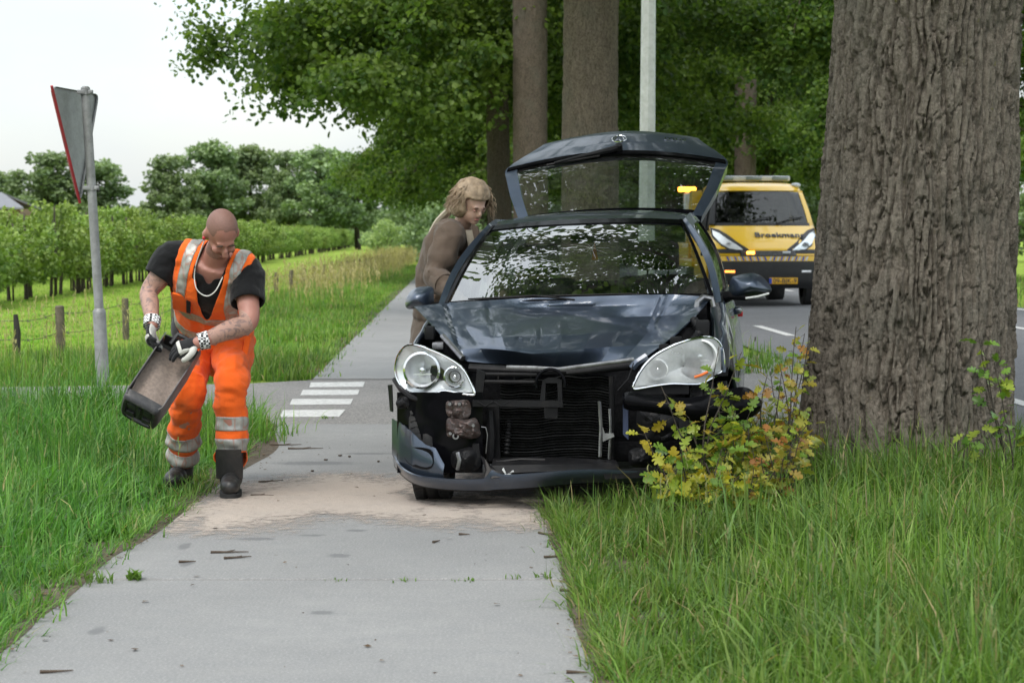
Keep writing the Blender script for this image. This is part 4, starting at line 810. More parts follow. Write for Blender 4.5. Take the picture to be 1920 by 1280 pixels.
# ================================================================= THE DAMAGED CAR
def thin_glass(name, tint, ior=0.1, rough=0.0, dirt=0.06):
    t = NT(name); v = t.obj(); f0 = ior; fa = t.n('ShaderNodeLayerWeight', {'Blend': 0.5}).outputs['Facing']; fr = t.math('MULTIPLY_ADD', t.math('POWER', fa, 4.0), 1 - f0, f0)
    tr = t.n('ShaderNodeBsdfTransparent', {'Color': tint + (1,)}).outputs[0]; gl = t.n('ShaderNodeBsdfGlossy', {'Color': (1, 1, 1, 1), 'Roughness': rough}).outputs[0]
    df = t.n('ShaderNodeBsdfDiffuse', {'Color': (0.5, 0.5, 0.48, 1)}).outputs[0]
    a = t.n('ShaderNodeMixShader', {0: fr, 1: tr, 2: gl}).outputs[0]
    b = t.n('ShaderNodeMixShader', {0: t.ramp(t.noise(v, 6, 6, 0.7), [(0.4, 0.0), (0.85, dirt)]), 1: a, 2: df}).outputs[0]
    t.l(b, t.out.inputs[0]); return t.m
def paint_mat(name, c, flake=0.5):
    t = NT(name); v = t.obj(); n = t.noise(v, 900, 2); d = t.noise(v, 5, 6, 0.7)
    col = t.ramp(n, [(0.35, tuple(x * 0.8 for x in c)), (0.7, tuple(x * 1.35 for x in c))])
    col = t.mix(t.ramp(d, [(0.5, 0.0), (0.85, 0.10)]), col, (0.16, 0.15, 0.13))
    t.set(color=col, metal=flake, rough=t.ramp(d, [(0.3, 0.36), (0.8, 0.5)]), coat=0.7, coat_rough=t.ramp(d, [(0.4, 0.05), (0.9, 0.14)])); t.p.inputs['Coat IOR'].default_value = 1.6
    return t.m
M_CAR = paint_mat('dark_blue_paint', (0.060, 0.080, 0.116), 0.8); M_BLK = mat('black_plastic', (0.011, 0.011, 0.012), 0.42, spec=0.15, var=0.3, dirt=0.25, dirtcol=(0.05, 0.045, 0.04), bump=0.15, bscale=200, bdist=0.001)
M_BLKG = mat('glossy_black', (0.004, 0.004, 0.005), 0.10, var=0.3, dirt=0.1, dirtcol=(0.02, 0.02, 0.02), spec=0.07); M_DARK = mat('engine_bay_dark', (0.008, 0.008, 0.009), 0.7, spec=0.1, var=0.5, vscale=14, bump=0.6, bscale=25, bdist=0.02)
M_TYRE = mat('tyre_rubber', (0.016, 0.016, 0.017), 0.8, var=0.25, dirt=0.35, dirtcol=(0.07, 0.06, 0.05), bump=0.3, bscale=120); M_RIM = mat('steel_rim', (0.32, 0.33, 0.34), 0.35, 0.9, dirt=0.2)
M_CHROME = mat('chrome', (0.78, 0.79, 0.8), 0.07, 1.0, var=0.06); M_SILVER = mat('silver_reflector', (0.86, 0.87, 0.88), 0.22, 0.35, var=0.1, vscale=20); M_WHITEP = mat('white_reflector', (0.72, 0.73, 0.72), 0.3, 0.15, var=0.08)
M_STEEL = mat('bare_steel', (0.30, 0.30, 0.31), 0.35, 0.9, var=0.3, vscale=20, dirt=0.4, dirtcol=(0.08, 0.06, 0.05)); M_RUST = mat('dirty_alloy', (0.075, 0.066, 0.063), 0.42, 0.6, var=0.45, vscale=22, dirt=0.6, dirtcol=(0.10, 0.05, 0.04), bump=0.6, bscale=50)
M_RAD = mat('radiator_fins', (0.014, 0.0145, 0.0145), 0.6, 0.1, var=0.5, vscale=16, spec=0.2); M_ORANGE = mat('orange_lens', (0.75, 0.16, 0.02), 0.2); M_GLASS = thin_glass('windscreen_glass', (0.34, 0.40, 0.38), 0.24); M_GLASSD = thin_glass('tinted_glass', (0.50, 0.56, 0.54), 0.14)
M_LENS = thin_glass('clear_lens', (0.95, 0.97, 0.98), 0.05, 0.02, 0.04); M_INT = mat('car_interior', (0.022, 0.022, 0.024), 0.85, var=0.3); M_SEAT = mat('seat_fabric', (0.035, 0.035, 0.04), 0.95, var=0.3, vscale=30)
t = NT('milky_lens'); v = t.obj(); fr = t.n('ShaderNodeBsdfTransparent', {'Color': (0.92, 0.94, 0.95, 1)}).outputs[0]; t.set(color=(0.72, 0.74, 0.75), rough=0.18, coat=0.5)
t.l(t.n('ShaderNodeMixShader', {0: t.ramp(t.noise(v, 9, 5), [(0.3, 0.30), (0.75, 0.62)]), 1: fr, 2: t.p.outputs[0]}).outputs[0], t.out.inputs[0]); M_MILK = t.m
M_BLUE = mat('blue_bracket', (0.06, 0.075, 0.14), 0.4, 0.4); M_LINER = mat('wheel_liner', (0.004, 0.004, 0.0045), 0.7, spec=0.1, var=0.4, vscale=10)
M_RED = mat('red_tape', (0.6, 0.02, 0.03), 0.4)
CAR_ROLL = R(1.9)
car = empty('hatchback_car', (CAR_O[0], CAR_O[1], 0), 'dark blue hatchback with smashed open front, crumpled bonnet and raised tailgate', 'car', rot=(0, -CAR_ROLL, -CAR_YAW))
CARM = np.array(Matrix.Rotation(-CAR_YAW, 3, 'Z') @ Matrix.Rotation(-CAR_ROLL, 3, 'Y')); CO = np.array([CAR_O[0], CAR_O[1], 0.0])
def cp(px, py, v):
    """car-local point at depth v behind the original front, on the sight line of a picture point"""
    d = ray(px, py); vy = CARM[:, 1]; tt = (v - (CAM - CO) @ vy) / (d @ vy); return (CAM + tt * d - CO) @ CARM
def cps(L_): return np.array([cp(*q) for q in L_])
def dome(outline, c, bulge, rings=7, back=0.0):
    """outline (n,3) local points, c centre; rings of points bulging towards -v"""
    O_ = np.array(outline); c = np.array(c, float); G = []
    for k in range(rings + 1):
        f = max(0.02, k / rings); P = c + (O_ - c) * f; P[:, 1] += back - bulge * (1 - f ** 2.2); G.append(P)
    return np.array(G)
def smooth_loop(P, n):
    P = np.array(P, float); m = len(P); E = np.concatenate([P[-2:], P, P[:3]]); t_ = np.linspace(0, m, n, endpoint=False); i = t_.astype(int); f = (t_ - i)[:, None]
    a, b, c, d = E[i + 1], E[i + 2], E[i + 3], E[i + 4]; return 0.5 * (2 * b + (c - a) * f + (2 * a - 5 * b + 4 * c - d) * f ** 2 + (3 * b - a - 3 * c + d) * f ** 3)
# ---- side panels
def hw(v): return np.interp(v, [0.0, 0.2, 0.42, 0.8, 1.4, 2.5, 3.2, 3.6, 3.8, 3.9], [0.72, 0.775, 0.805, 0.825, 0.83, 0.832, 0.815, 0.76, 0.68, 0.58])
def belt(v): return np.interp(v, [0.2, 0.45, 1.05, 2.0, 3.0, 3.5, 3.9], [0.70, 0.80, 0.955, 0.975, 1.0, 1.0, 0.96])
def side_u(v, w):
    k = w - 0.55; u = hw(v) - np.where(k > 0, 0.40 * k ** 2, 0.22 * k ** 2); cr = np.exp(-((w - (0.74 + 0.03 * v)) / 0.018) ** 2) * 0.006; return u + cr
def side_panel(name, s, v0, v1, nv, wheel, wave=0.0, m=M_CAR):
    V = np.linspace(v0, v1, nv); nw = 26; G = np.zeros((nw, nv, 3)); keep = np.ones((nw - 1, nv - 1), bool)
    for j, v in enumerate(V):
        for i in range(nw):
            w = 0.215 + (belt(v) - 0.215) * i / (nw - 1); vv, ww = v, w
            if wheel is not None:
                d = math.hypot(v - wheel, w - 0.30)
                if d < 0.345: k = 0.345 / max(d, 1e-3); vv, ww = wheel + (v - wheel) * k, 0.30 + (w - 0.30) * k
                if ww < 0.215: ww = w
            u = float(side_u(vv, ww))
            if wave: u += wave * (math.sin(vv * 13 + ww * 9) * 0.5 + math.sin(vv * 29 - ww * 17) * 0.3) * math.exp(-((vv - 0.7) / 0.6) ** 2)
            G[i, j] = (s * u, vv, ww)
    if wheel is not None:
        for i in range(nw - 1):
            for j in range(nv - 1):
                vc = (V[j] + V[j + 1]) / 2; wc = 0.215 + (belt(vc) - 0.215) * (i + 0.5) / (nw - 1); keep[i, j] = math.hypot(vc - wheel, wc - 0.30) > 0.33
    idx = np.arange(nw * nv).reshape(nw, nv); b = MB(); Fs = [(idx[i, j], idx[i, j + 1], idx[i + 1, j + 1], idx[i + 1, j]) for i in range(nw - 1) for j in range(nv - 1) if keep[i, j]]
    b.add(G.reshape(-1, 3), Fs); o = b.build(name, m, car, angle=60); md = o.modifiers.new('thickness', 'SOLIDIFY'); md.thickness = 0.02; md.offset = -1 ; return o
for s in (-1, 1):
    f = side_panel('front_fender', s, 0.34, 1.18, 40, 0.48, 0.012 if s > 0 else 0.004); d = side_panel('door', s, 1.188, 2.40, 44, None, 0.010 if s > 0 else 0.0); q = side_panel('rear_quarter', s, 2.408, 3.86, 46, 3.26)
    h = MB(); h.tube([(s * (side_u(2.2, 0.86) + 0.004), 2.12, 0.865), (s * (side_u(2.2, 0.86) + 0.03), 2.16, 0.868), (s * (side_u(2.2, 0.86) + 0.03), 2.28, 0.872), (s * (side_u(2.2, 0.86) + 0.004), 2.32, 0.874)], 0.012, 8, flat=1.4); ho = h.build('handle', M_CAR, d)
    if s > 0: MB().box((side_u(2.2, 0.85) + 0.028, 2.25, 0.85), (0.03, 0.06, 0.03), bev=0.006).build('red_strap', M_RED, d)
    st = MB(); V = np.linspace(1.2, 2.38, 8); st.grid([[(s * (side_u(v, 0.56) + 0.012), v, 0.535), (s * (side_u(v, 0.56) + 0.016), v, 0.56), (s * (side_u(v, 0.56) + 0.012), v, 0.59), (s * (side_u(v, 0.6) - 0.004), v, 0.60)] for v in V]); st.build('rub_strip', M_CAR, d)
    # greenhouse side
    def gs(a, k, off=0.0):
        vb = 1.10 + a * 2.42; vt = 1.72 + a * 1.68; b_ = np.array([s * (side_u(vb, belt(vb)) - 0.012), vb, belt(vb) + 0.004]); t_ = np.array([s * np.interp(vt, [1.7, 2.4, 3.4], [0.555, 0.57, 0.545]), vt, np.interp(vt, [1.7, 2.1, 2.6, 3.4], [1.392, 1.425, 1.425, 1.375])])
        p = b_ * (1 - k) + t_ * k; bul = 0.035 * math.sin(math.pi * k) + off; return p + np.array([s * bul, 0, bul * 0.45])
    MB().grid([[gs(a, k, -0.006) for a in np.linspace(0.03, 0.97, 20)] for k in np.linspace(0.0, 0.99, 8)]).build('side_window', M_GLASSD, car)
    def strip(a0, a1, k0, k1, nm, m_=M_CAR, off=0.004, t_=0.03, na=10, nk=8):
        MB().sheet([[gs(a, k, off) for a in np.linspace(a0, a1, na)] for k in np.linspace(k0, k1, nk)], t_ * s).build(nm, m_, car)
    strip(-0.006, 0.04, -0.01, 1.02, 'front_pillar', t_=0.035); strip(0.50, 0.555, 0.0, 1.0, 'door_pillar', M_BLKG); strip(0.84, 1.0, -0.02, 1.02, 'rear_pillar', t_=0.05); strip(0.0, 1.0, 0.90, 1.03, 'roof_rail', na=20, nk=4); strip(0.0, 0.9, -0.03, 0.03, 'belt_trim', M_BLK, 0.008, 0.01, na=20, nk=3)
# ---- roof
G = []
for k in np.linspace(0, 1, 16):
    row = []
    for a in np.linspace(-1, 1, 21):
        v = 1.70 + 1.72 * k + 0.055 * a * a * (1 - k) - 0.03 * a * a * k; edge = np.interp(v, [1.7, 2.4, 3.4], [0.548, 0.565, 0.54]); w = np.interp(v, [1.68, 1.85, 2.1, 2.4, 2.8, 3.2, 3.45], [1.405, 1.437, 1.462, 1.470, 1.462, 1.442, 1.412])
        row.append((a * edge, v, w - 0.042 * abs(a) ** 2.6))
    G.append(row)
MB().sheet(G, 0.03).build('roof', M_CAR, car)
# ---- windscreen
bot = crom([(-0.712, 1.105, 0.985), (-0.42, 0.985, 1.0), (0, 0.945, 1.004), (0.42, 0.985, 1.0), (0.712, 1.105, 0.985)], 25); top = crom([(-0.53, 1.752, 1.392), (-0.3, 1.715, 1.408), (0, 1.70, 1.413), (0.3, 1.715, 1.408), (0.53, 1.752, 1.392)], 25)
G = np.array([bot * (1 - k) + top * k + np.array([0, -0.55, 0.83]) * 0.035 * math.sin(math.pi * k) for k in np.linspace(0, 1, 14)])
ws = MB().grid(G).build('windscreen', M_GLASS, car)
Gn = G + np.array([0, -0.003, 0.005]); bd = MB(); bd.sheet(Gn[-2:], 0.004); bd.sheet(np.stack([Gn[0], Gn[0] * 0.8 + Gn[1] * 0.2]), 0.004); bd.sheet(np.stack([Gn[:, 0], Gn[:, 0] * 0.6 + Gn[:, 1] * 0.4]), 0.004); bd.sheet(np.stack([Gn[:, -1] * 0.6 + Gn[:, -2] * 0.4, Gn[:, -1]]), 0.004); bd.build('screen_border', M_BLKG, ws)
wp = MB(); wp.tube([G[0, 20] + (0, -0.03, -0.01), G[0, 16] + (0, -0.012, 0.012), G[0, 9] + (0, -0.012, 0.014), G[0, 4] + (0, -0.01, 0.014)], 0.005, 6); wp.tube([G[0, 12] + (0, -0.03, -0.01), G[0, 9] + (0, -0.014, 0.018), G[0, 3] + (0, -0.012, 0.018)], 0.0045, 6); wp.build('wiper', M_BLK, ws)
cw = MB(); cw.sheet([[p + np.array([0, -0.005, 0.0]) for p in bot], [p + np.array([0, -0.02, -0.012]) for p in bot]], 0.006); cw.build('scuttle', M_BLK, car)
# starred crack in the glass
ck = MB(); rc = random.Random(4); c0 = G[7, 13] + np.array([0, -0.005, 0.007])
for i in range(9):
    a = i * 0.7 + rc.uniform(-0.2, 0.2); P = [c0]; e1 = (G[7, 14] - G[7, 13]); e1 = e1 / np.linalg.norm(e1); e2 = (G[8, 13] - G[7, 13]); e2 = e2 / np.linalg.norm(e2)
    for j in range(1, 4): P.append(c0 + (e1 * math.cos(a) + e2 * math.sin(a)) * j * rc.uniform(0.02, 0.045) + e1 * rc.uniform(-0.006, 0.006))
    ck.tube(P, 0.0003, 3)
ck.build('crack', M_WHITEP, ws)
# ---- bonnet, folded up
BX = np.array([np.linspace(a, b, 9) for a, b in ((776, 1333), (786, 1322), (803, 1306), (831, 1272), (851, 1242), (876, 1206))])
BY = np.array([[574, 567, 563, 559, 557, 555, 553, 552, 557], [583, 579, 578, 577, 576, 574, 572, 570, 571], [601, 603, 600, 598, 597, 596, 594, 592, 589], [633, 634, 632, 630, 628, 626, 622, 620, 621], [656, 653, 656, 663, 660, 654, 650, 648, 646], [677, 681, 683, 685, 687, 686, 684, 680, 672]], float)
BV = np.array([[0.86, 0.93, 0.95, 0.94, 0.93, 0.93, 0.94, 0.94, 0.90], [0.80, 0.88, 0.88, 0.90, 0.91, 0.91, 0.92, 0.92, 0.86], [0.70, 0.74, 0.68, 0.70, 0.74, 0.78, 0.87, 0.89, 0.74], [0.56, 0.52, 0.40, 0.44, 0.45, 0.50, 0.66, 0.74, 0.57], [0.46, 0.42, 0.30, 0.27, 0.29, 0.36, 0.50, 0.58, 0.47], [0.42, 0.40, 0.36, 0.33, 0.33, 0.37, 0.44, 0.47, 0.43]])
g3 = np.stack([BX, BY, BV], 2); fold = lambda A, n: 0.35 * crom(A, n) + 0.65 * lin(A, n)
g3 = fold(g3, 61).transpose(1, 0, 2); g3 = fold(g3, 113).transpose(1, 0, 2)
X_, Y_, D_ = g3[..., 0], g3[..., 1], g3[..., 2]
def seg_d(x, y, a, b):
    a, b = np.array(a, float), np.array(b, float); e = b - a; t_ = np.clip(((x - a[0]) * e[0] + (y - a[1]) * e[1]) / (e @ e), 0, 1); return np.hypot(x - a[0] - t_ * e[0], y - a[1] - t_ * e[1]), ((x - a[0]) * e[1] - (y - a[1]) * e[0]) / np.linalg.norm(e)
for a, b, wd, am in (((838, 574), (859, 646), 5, 0.030), ((1243, 556), (1221, 622), 6, -0.035), ((1195, 615), (1060, 590), 9, -0.02), ((905, 640), (875, 622), 9, 0.018), ((1221, 622), (1195, 612), 8, 0.03), ((915, 580), (918, 600), 5, 0.02), ((1030, 572), (1110, 570), 4, -0.012), ((980, 568), (1060, 563), 3, 0.008), ((960, 656), (905, 648), 10, -0.015), ((1221, 622), (1255, 640), 9, 0.02)):
    d_, sg = seg_d(X_, Y_, a, b); am = am * 0.75; D_ = D_ + am * np.exp(-(d_ / wd) ** 2) + am * 0.6 * np.tanh(sg / wd) * np.exp(-(d_ / (wd * 3)) ** 2)
for (cx_, cy_, rx_, ry_, am) in ((929, 622, 9, 24, 0.030), (1016, 628, 7, 17, 0.022), (1048, 622, 12, 15, -0.02), (972, 635, 3, 4, 0.015), (985, 655, 26, 9, -0.018), (1100, 625, 60, 16, -0.012), (940, 605, 40, 8, -0.012)):
    D_ = D_ + 0.6 * am * np.exp(-((X_ - cx_) / rx_) ** 2 - ((Y_ - cy_) / ry_) ** 2)
D_ = D_ + (fbm(np.stack([X_ / 90, Y_ / 34, 0 * X_], -1), 77, 2) - 0.5) * 0.03
G = np.array([[cp(X_[i, j], Y_[i, j], D_[i, j]) for j in range(X_.shape[1])] for i in range(X_.shape[0])])
bon = MB().sheet(G, -0.006).build('bonnet', M_CAR, car, angle=16)
hg = MB(); hg.tube(cps([(1338, 575, 0.90), (1334, 560, 0.9), (1318, 557, 0.88), (1308, 566, 0.86), (1306, 578, 0.86)]), 0.016, 8); hg.build('hinge', M_STEEL, bon)
# ---- headlights
def headlight(pts, fx, fy, x0, y0, vf, lens_m, big, small, house_m):
    P = smooth_loop([(x0 + a * fx, y0 + b * fy) for a, b in pts], 60); O_ = np.array([cp(x, y, vf(x)) for x, y in P]); c = O_.mean(0)
    h = MB().grid(dome(O_, c, -0.055), closed_u=True).build('headlight', house_m, car); 
    rim = MB(); rim.tube(O_ + (0, -0.004, 0), 0.0065, 8, closed=True); rim.build('bezel', M_CHROME, h)
    for (a, b, r, dp, bulb) in (big + (0,), small + (1,)):
        C_ = cp(x0 + a * fx, y0 + b * fy, vf(x0 + a * fx)); rr = r * fx / (F_PX / (CO[1] + C_[1] * 0.99))
        bw = MB(); bw.lathe([(rr * 1.08, -0.012), (rr * 1.02, -0.016), (rr * 0.97, -0.006), (rr * 0.86, 0.02), (rr * 0.6, 0.042), (rr * 0.25, 0.055), (0.001, 0.057)], C_ + (0, dp, 0), 'y', 36); bw.build('reflector', M_SILVER if house_m is M_SILVER else M_SILVER, h)
        rg = MB(); rg.lathe([(rr * 1.14, 0.01), (rr * 1.13, -0.02), (rr * 1.0, -0.024), (rr * 0.99, -0.006)], C_ + (0, dp, 0), 'y', 36); rg.build('lamp_ring', M_CHROME if house_m is M_SILVER else house_m, h)
        bl = MB(); bl.lathe([(0.001, 0.0), (rr * 0.16, 0.004), (rr * 0.2, 0.03), (rr * 0.2, 0.06)], C_ + (0, dp - 0.008, 0), 'y', 14); bl.build('bulb', M_CHROME, h)
        if bulb: 
            st_ = MB(); st_.lathe([(rr * 0.62, 0.0), (rr * 0.66, -0.01), (rr * 0.56, -0.012), (rr * 0.54, 0.01)], C_ + (0, dp + 0.005, 0), 'y', 28); st_.build('inner_ring', M_BLKG, h)
        else:
            for k in range(-3, 4): MB().box(C_ + np.array([0, dp + 0.016, -rr * 0.62 + k * 0.004]), (rr * 1.15, 0.003, 0.0018)).build('flute', M_SILVER, h)
            MB().box(C_ + np.array([0, dp + 0.01, -rr * 0.25]), (rr * 1.1, 0.02, 0.005)).build('flute', M_SILVER, h)
    L_ = MB().grid(dome(O_ + (0, -0.006, 0), c + (0, -0.006, 0), 0.035), closed_u=True).build('lens', lens_m, h); return h
PL_ = [(160, 168), (215, 166), (290, 190), (370, 222), (440, 258), (500, 298), (545, 350), (578, 415), (603, 480), (597, 497), (510, 488), (400, 470), (345, 494), (290, 514), (235, 505), (165, 478), (112, 432), (82, 372), (77, 315), (92, 245), (122, 196)]
HL = headlight(PL_, 0.2814, 0.28125, 720, 600, lambda x: np.interp(x, [740, 800, 890], [0.36, 0.22, 0.15]), M_LENS, (250, 335, 112, 0.02), (468, 378, 64, 0.02), M_SILVER)
PR_ = [(188, 832), (212, 762), (260, 680), (330, 603), (420, 545), (540, 490), (660, 456), (760, 448), (820, 474), (853, 530), (867, 600), (867, 676), (830, 722), (760, 765), (690, 796), (600, 800), (480, 797), (350, 812), (260, 828)]
HR = headlight(PR_, 0.25, 0.25, 1140, 520, lambda x: np.interp(x, [1187, 1280, 1357], [0.14, 0.20, 0.36]), M_MILK, (690, 595, 118, 0.02), (370, 690, 72, 0.02), M_WHITEP)
MB().tube(cps([(1302, 707, 0.21), (1315, 703, 0.22), (1327, 697, 0.23)]), 0.007, 8).build('indicator', M_ORANGE, HR)
# ---- dark bay behind the torn front
eb = MB(); eb.box((0.0, 0.70, 0.46), (1.18, 0.42, 0.50), bev=0.05); eb.box((-0.22, 0.72, 0.70), (0.34, 0.3, 0.12), bev=0.03); eb.box((0.3, 0.76, 0.68), (0.25, 0.2, 0.12), bev=0.04); eb.build('engine_block', M_DARK, car)
for s in (-1, 1):
    MB().lathe([(0.001, 0.84), (0.06, 0.84), (0.10, 0.80), (0.12, 0.70), (0.13, 0.45)], (s * 0.56, 0.72, 0), 'z', 18).build('strut_tower', M_DARK, car)
    MB().box((s * 0.62, 0.62, 0.66), (0.10, 0.72, 0.10), bev=0.03).build('inner_rail', M_DARK, car)
    ar = MB(); ar.grid([[(s * (0.80 - 0.30 * k), 0.48 + 0.36 * math.cos(a), 0.30 + 0.36 * math.sin(a)) for a in np.linspace(-0.3, math.pi * 0.66, 18)] for k in (0, 1)]); ar.build('wheel_liner', M_LINER, car); ar = MB(); ar.grid([[(s * (0.80 - 0.30 * k), 3.26 + 0.35 * math.cos(a), 0.30 + 0.35 * math.sin(a)) for a in np.linspace(-0.3, math.pi + 0.3, 18)] for k in (0, 1)]); ar.build('wheel_liner', M_LINER, car)
rh = MB(); P = cps([(1300, 600, 0.70), (1312, 620, 0.62), (1300, 640, 0.55), (1285, 655, 0.5)]); P = crom(P, 40); rh.tube(P, 0.022 + 0.004 * np.sin(np.arange(40) * 1.9), 9); rh.build('ribbed_hose', M_BLK, car)
MB().box(cp(1318, 622, 0.62), (0.07, 0.06, 0.12), bev=0.015).build('fluid_reservoir', M_BLK, car)
for (a, b, c_, w_, h_) in ((1268, 640, 0.5, 0.06, 0.05), (1245, 652, 0.46, 0.05, 0.04), (806, 624, 0.6, 0.05, 0.07), (822, 648, 0.5, 0.06, 0.04)): MB().box(cp(a, b, c_), (w_, 0.06, h_), bev=0.012).build('bay_fitting', M_STEEL if a == 822 else M_BLK, car)
MB().tube(cps([(830, 630, 0.55), (850, 652, 0.46), (868, 672, 0.4)]), 0.016, 7).build('bay_strut', M_STEEL, car)
# ---- radiator and grille remains
ny_, nx_ = 150, 40; G = []
for i in range(ny_):
    f = i / (ny_ - 1); row = []
    for j in range(nx_):
        x = 938 + (1150 - 938) * j / (nx_ - 1); y = 706 + (866 - 706) * f + 3.5 * math.sin(j * 0.16 + 0.5) + 2.0 * math.sin(j * 0.5 + f * 3) * (1 - f); row.append(cp(x, y, 0.30 + 0.010 * math.sin(f * math.pi * 2 * 31) + 0.03 * math.sin(j / nx_ * 3.1) * math.sin(f * 3.1)))
    G.append(row)
rad = MB().grid(G).build('radiator', M_RAD, car)
def bar(nm, pts, r, m, par=car, n=7, flat=1.0): return MB().tube(cps(pts), r, n, flat=flat).build(nm, m, par)
def plate(nm, pts, th, m, par=car):
    P = cps(pts); return MB().prism(P, (0, th, 0)).build(nm, m, par, smooth=False)
bar('side_tank', [(1124, 752, 0.27), (1127, 800, 0.265), (1125, 856, 0.26)], 0.010, M_STEEL, rad); bar('side_tank', [(1146, 706, 0.27), (1148, 790, 0.26), (1146, 864, 0.26)], 0.014, M_BLK, rad)
plate('fan_shroud', [(915, 762, 0.24), (936, 762, 0.24), (938, 862, 0.26), (915, 862, 0.26)], 0.04, M_BLK, rad)
for k, y in enumerate((701, 715)): bar('grille_bar', [(905, y, 0.17), (960, y + 0.5, 0.15), (1006, y + 1, 0.15)], 0.0065, M_BLK, car, 6, 1.4)
for x in (934, 964, 995): bar('grille_web', [(x, 696, 0.16), (x, 718, 0.16)], 0.003, M_BLK)
bar('grille_bar', [(1062, 700, 0.16), (1120, 694, 0.17), (1178, 687, 0.2)], 0.007, M_BLK, car, 6, 1.4)
bar('grille_trim', [(950, 688, 0.14), (1000, 689, 0.13), (1046, 692, 0.12), (1100, 685, 0.13), (1160, 677, 0.16), (1188, 673, 0.19)], 0.006, M_STEEL, car, 7, 1.6)
bar('lock_carrier', [(880, 690, 0.26), (960, 694, 0.24), (1060, 696, 0.24), (1150, 688, 0.26), (1190, 684, 0.28)], 0.022, M_BLK, car, 8)
ring = [(1032 + 27 * math.cos(a), 720 - 28 * math.sin(a), 0.11) for a in np.linspace(R(-12), R(192), 22)]; bar('emblem_ring', ring, 0.0085, M_BLKG, car, 8)
plate('emblem_holder', [(1017, 712, 0.13), (1026, 708, 0.13), (1041, 708, 0.13), (1053, 712, 0.13), (1054, 752, 0.13), (1046, 752, 0.13), (1045, 718, 0.13), (1023, 718, 0.13), (1022, 752, 0.13), (1012, 752, 0.13)], 0.03, M_BLK)
plate('bumper_carrier', [(886, 750, 0.13), (1055, 751, 0.11), (1055, 763, 0.11), (886, 762, 0.13)], 0.035, M_BLK)
for k in range(10): bar('truss_web', [(895 + 15 * k, 761 if k % 2 else 752, 0.125), (910 + 15 * k, 752 if k % 2 else 761, 0.122)], 0.003, M_BLK)
plate('hanging_clip', [(1020, 764, 0.12), (1046, 764, 0.12), (1045, 784, 0.125), (1021, 784, 0.125)], 0.02, M_BLK)
plate('grille_side', [(894, 692, 0.16), (910, 698, 0.16), (905, 742, 0.16), (890, 740, 0.16)], 0.03, M_BLK)
bar('coolant_hose', [(918, 770, 0.22), (921, 815, 0.2), (919, 862, 0.22)], 0.022, M_BLK); P = crom(cps([(956, 788, 0.25), (953, 815, 0.24), (950, 850, 0.25)]), 36); MB().tube(P, 0.013 + 0.004 * np.sin(np.arange(36) * 1.7), 8).build('bellows_hose', M_BLK, car)
bar('silver_bracket', [(1143, 766, 0.22), (1145, 800, 0.21), (1142, 860, 0.22)], 0.007, M_STEEL, car, 6); plate('bracket_tab', [(1130, 800, 0.2), (1134, 812, 0.2), (1150, 812, 0.2), (1152, 818, 0.2), (1134, 826, 0.2), (1130, 828, 0.2)], 0.008, M_STEEL)
plate('blue_bracket', [(1168, 752, 0.10), (1177, 752, 0.10), (1178, 824, 0.12), (1168, 814, 0.12)], 0.04, M_BLUE)
bar('loose_wire', [(903, 800, 0.1), (911, 801, 0.09), (914, 815, 0.09), (911, 850, 0.1)], 0.0025, M_STEEL, car, 5); bar('loose_wire', [(1188, 680, 0.15), (1178, 710, 0.12), (1158, 732, 0.12)], 0.003, M_BLK, car, 5)
tray = [[(925, 862, 0.22), (1000, 860, 0.21), (1080, 862, 0.21), (1155, 866, 0.22)], [(922, 876, 0.06), (1000, 874, 0.04), (1080, 874, 0.04), (1160, 876, 0.06)], [(925, 890, 0.03), (1000, 886, 0.02), (1080, 884, 0.02), (1160, 885, 0.03)]]
MB().sheet([[cp(*q) for q in r_] for r_ in tray], 0.01).build('lower_tray', M_BLK, car)
bar('tray_rib', [(930, 866, 0.15), (975, 861, 0.14), (1022, 862, 0.14)], 0.008, M_BLK, car, 6); plate('broken_clip', [(941, 880, 0.02), (944, 876, 0.02), (950, 889, 0.02), (962, 881, 0.02), (964, 884, 0.02), (950, 893, 0.02)], 0.006, M_WHITEP)
# torn crash boxes
def lump(nm, outl, v, m, seed, bulge=0.03, sc=(1, 1)):
    P = smooth_loop(outl, 40); O_ = np.array([cp(x, y, v) for x, y in P]); G = dome(O_, O_.mean(0), bulge, 9); n_ = np.round((fbm(G * 22, seed, 2) - 0.5) * 7) / 7 * 0.6 + (fbm(G * 40, seed + 1, 2) - 0.5) * 0.4; G[..., 1] += n_ * 0.06; G[..., 0] += n_ * 0.008
    return MB().grid(G, closed_u=True).build(nm, m, car, angle=30)
cb = lump('crash_box', [(838, 753), (860, 750), (880, 751), (883, 775), (872, 788), (850, 786), (838, 775)], 0.16, M_RUST, 1, 0.02)
lump('crash_box', [(838, 786), (852, 784), (875, 786), (892, 784), (900, 805), (896, 820), (870, 822), (850, 820), (838, 814)], 0.14, M_RUST, 5, 0.04)
for x, y in ((844, 757), (862, 757), (843, 800), (845, 812), (888, 797)): MB().lathe([(0.001, -0.012), (0.008, -0.012), (0.010, 0), (0.010, 0.03)], cp(x, y, 0.125), 'y', 10).build('bolt', M_STEEL, cb)
MB().lathe([(0.013, 0.03), (0.016, -0.012), (0.009, -0.012), (0.008, 0.03)], cp(855, 817, 0.12), 'y', 16).build('tow_eye', M_STEEL, cb)
lump('horn_unit', [(846, 850), (862, 842), (880, 838), (898, 842), (902, 872), (885, 884), (860, 884), (847, 872)], 0.12, M_BLK, 9, 0.05); plate('vertical_bracket', [(886, 832, 0.10), (898, 832, 0.10), (900, 858, 0.10), (886, 858, 0.10)], 0.03, M_BLK); bar('pipe_stub', [(858, 848, 0.08), (862, 862, 0.07), (858, 880, 0.08)], 0.011, M_STEEL)
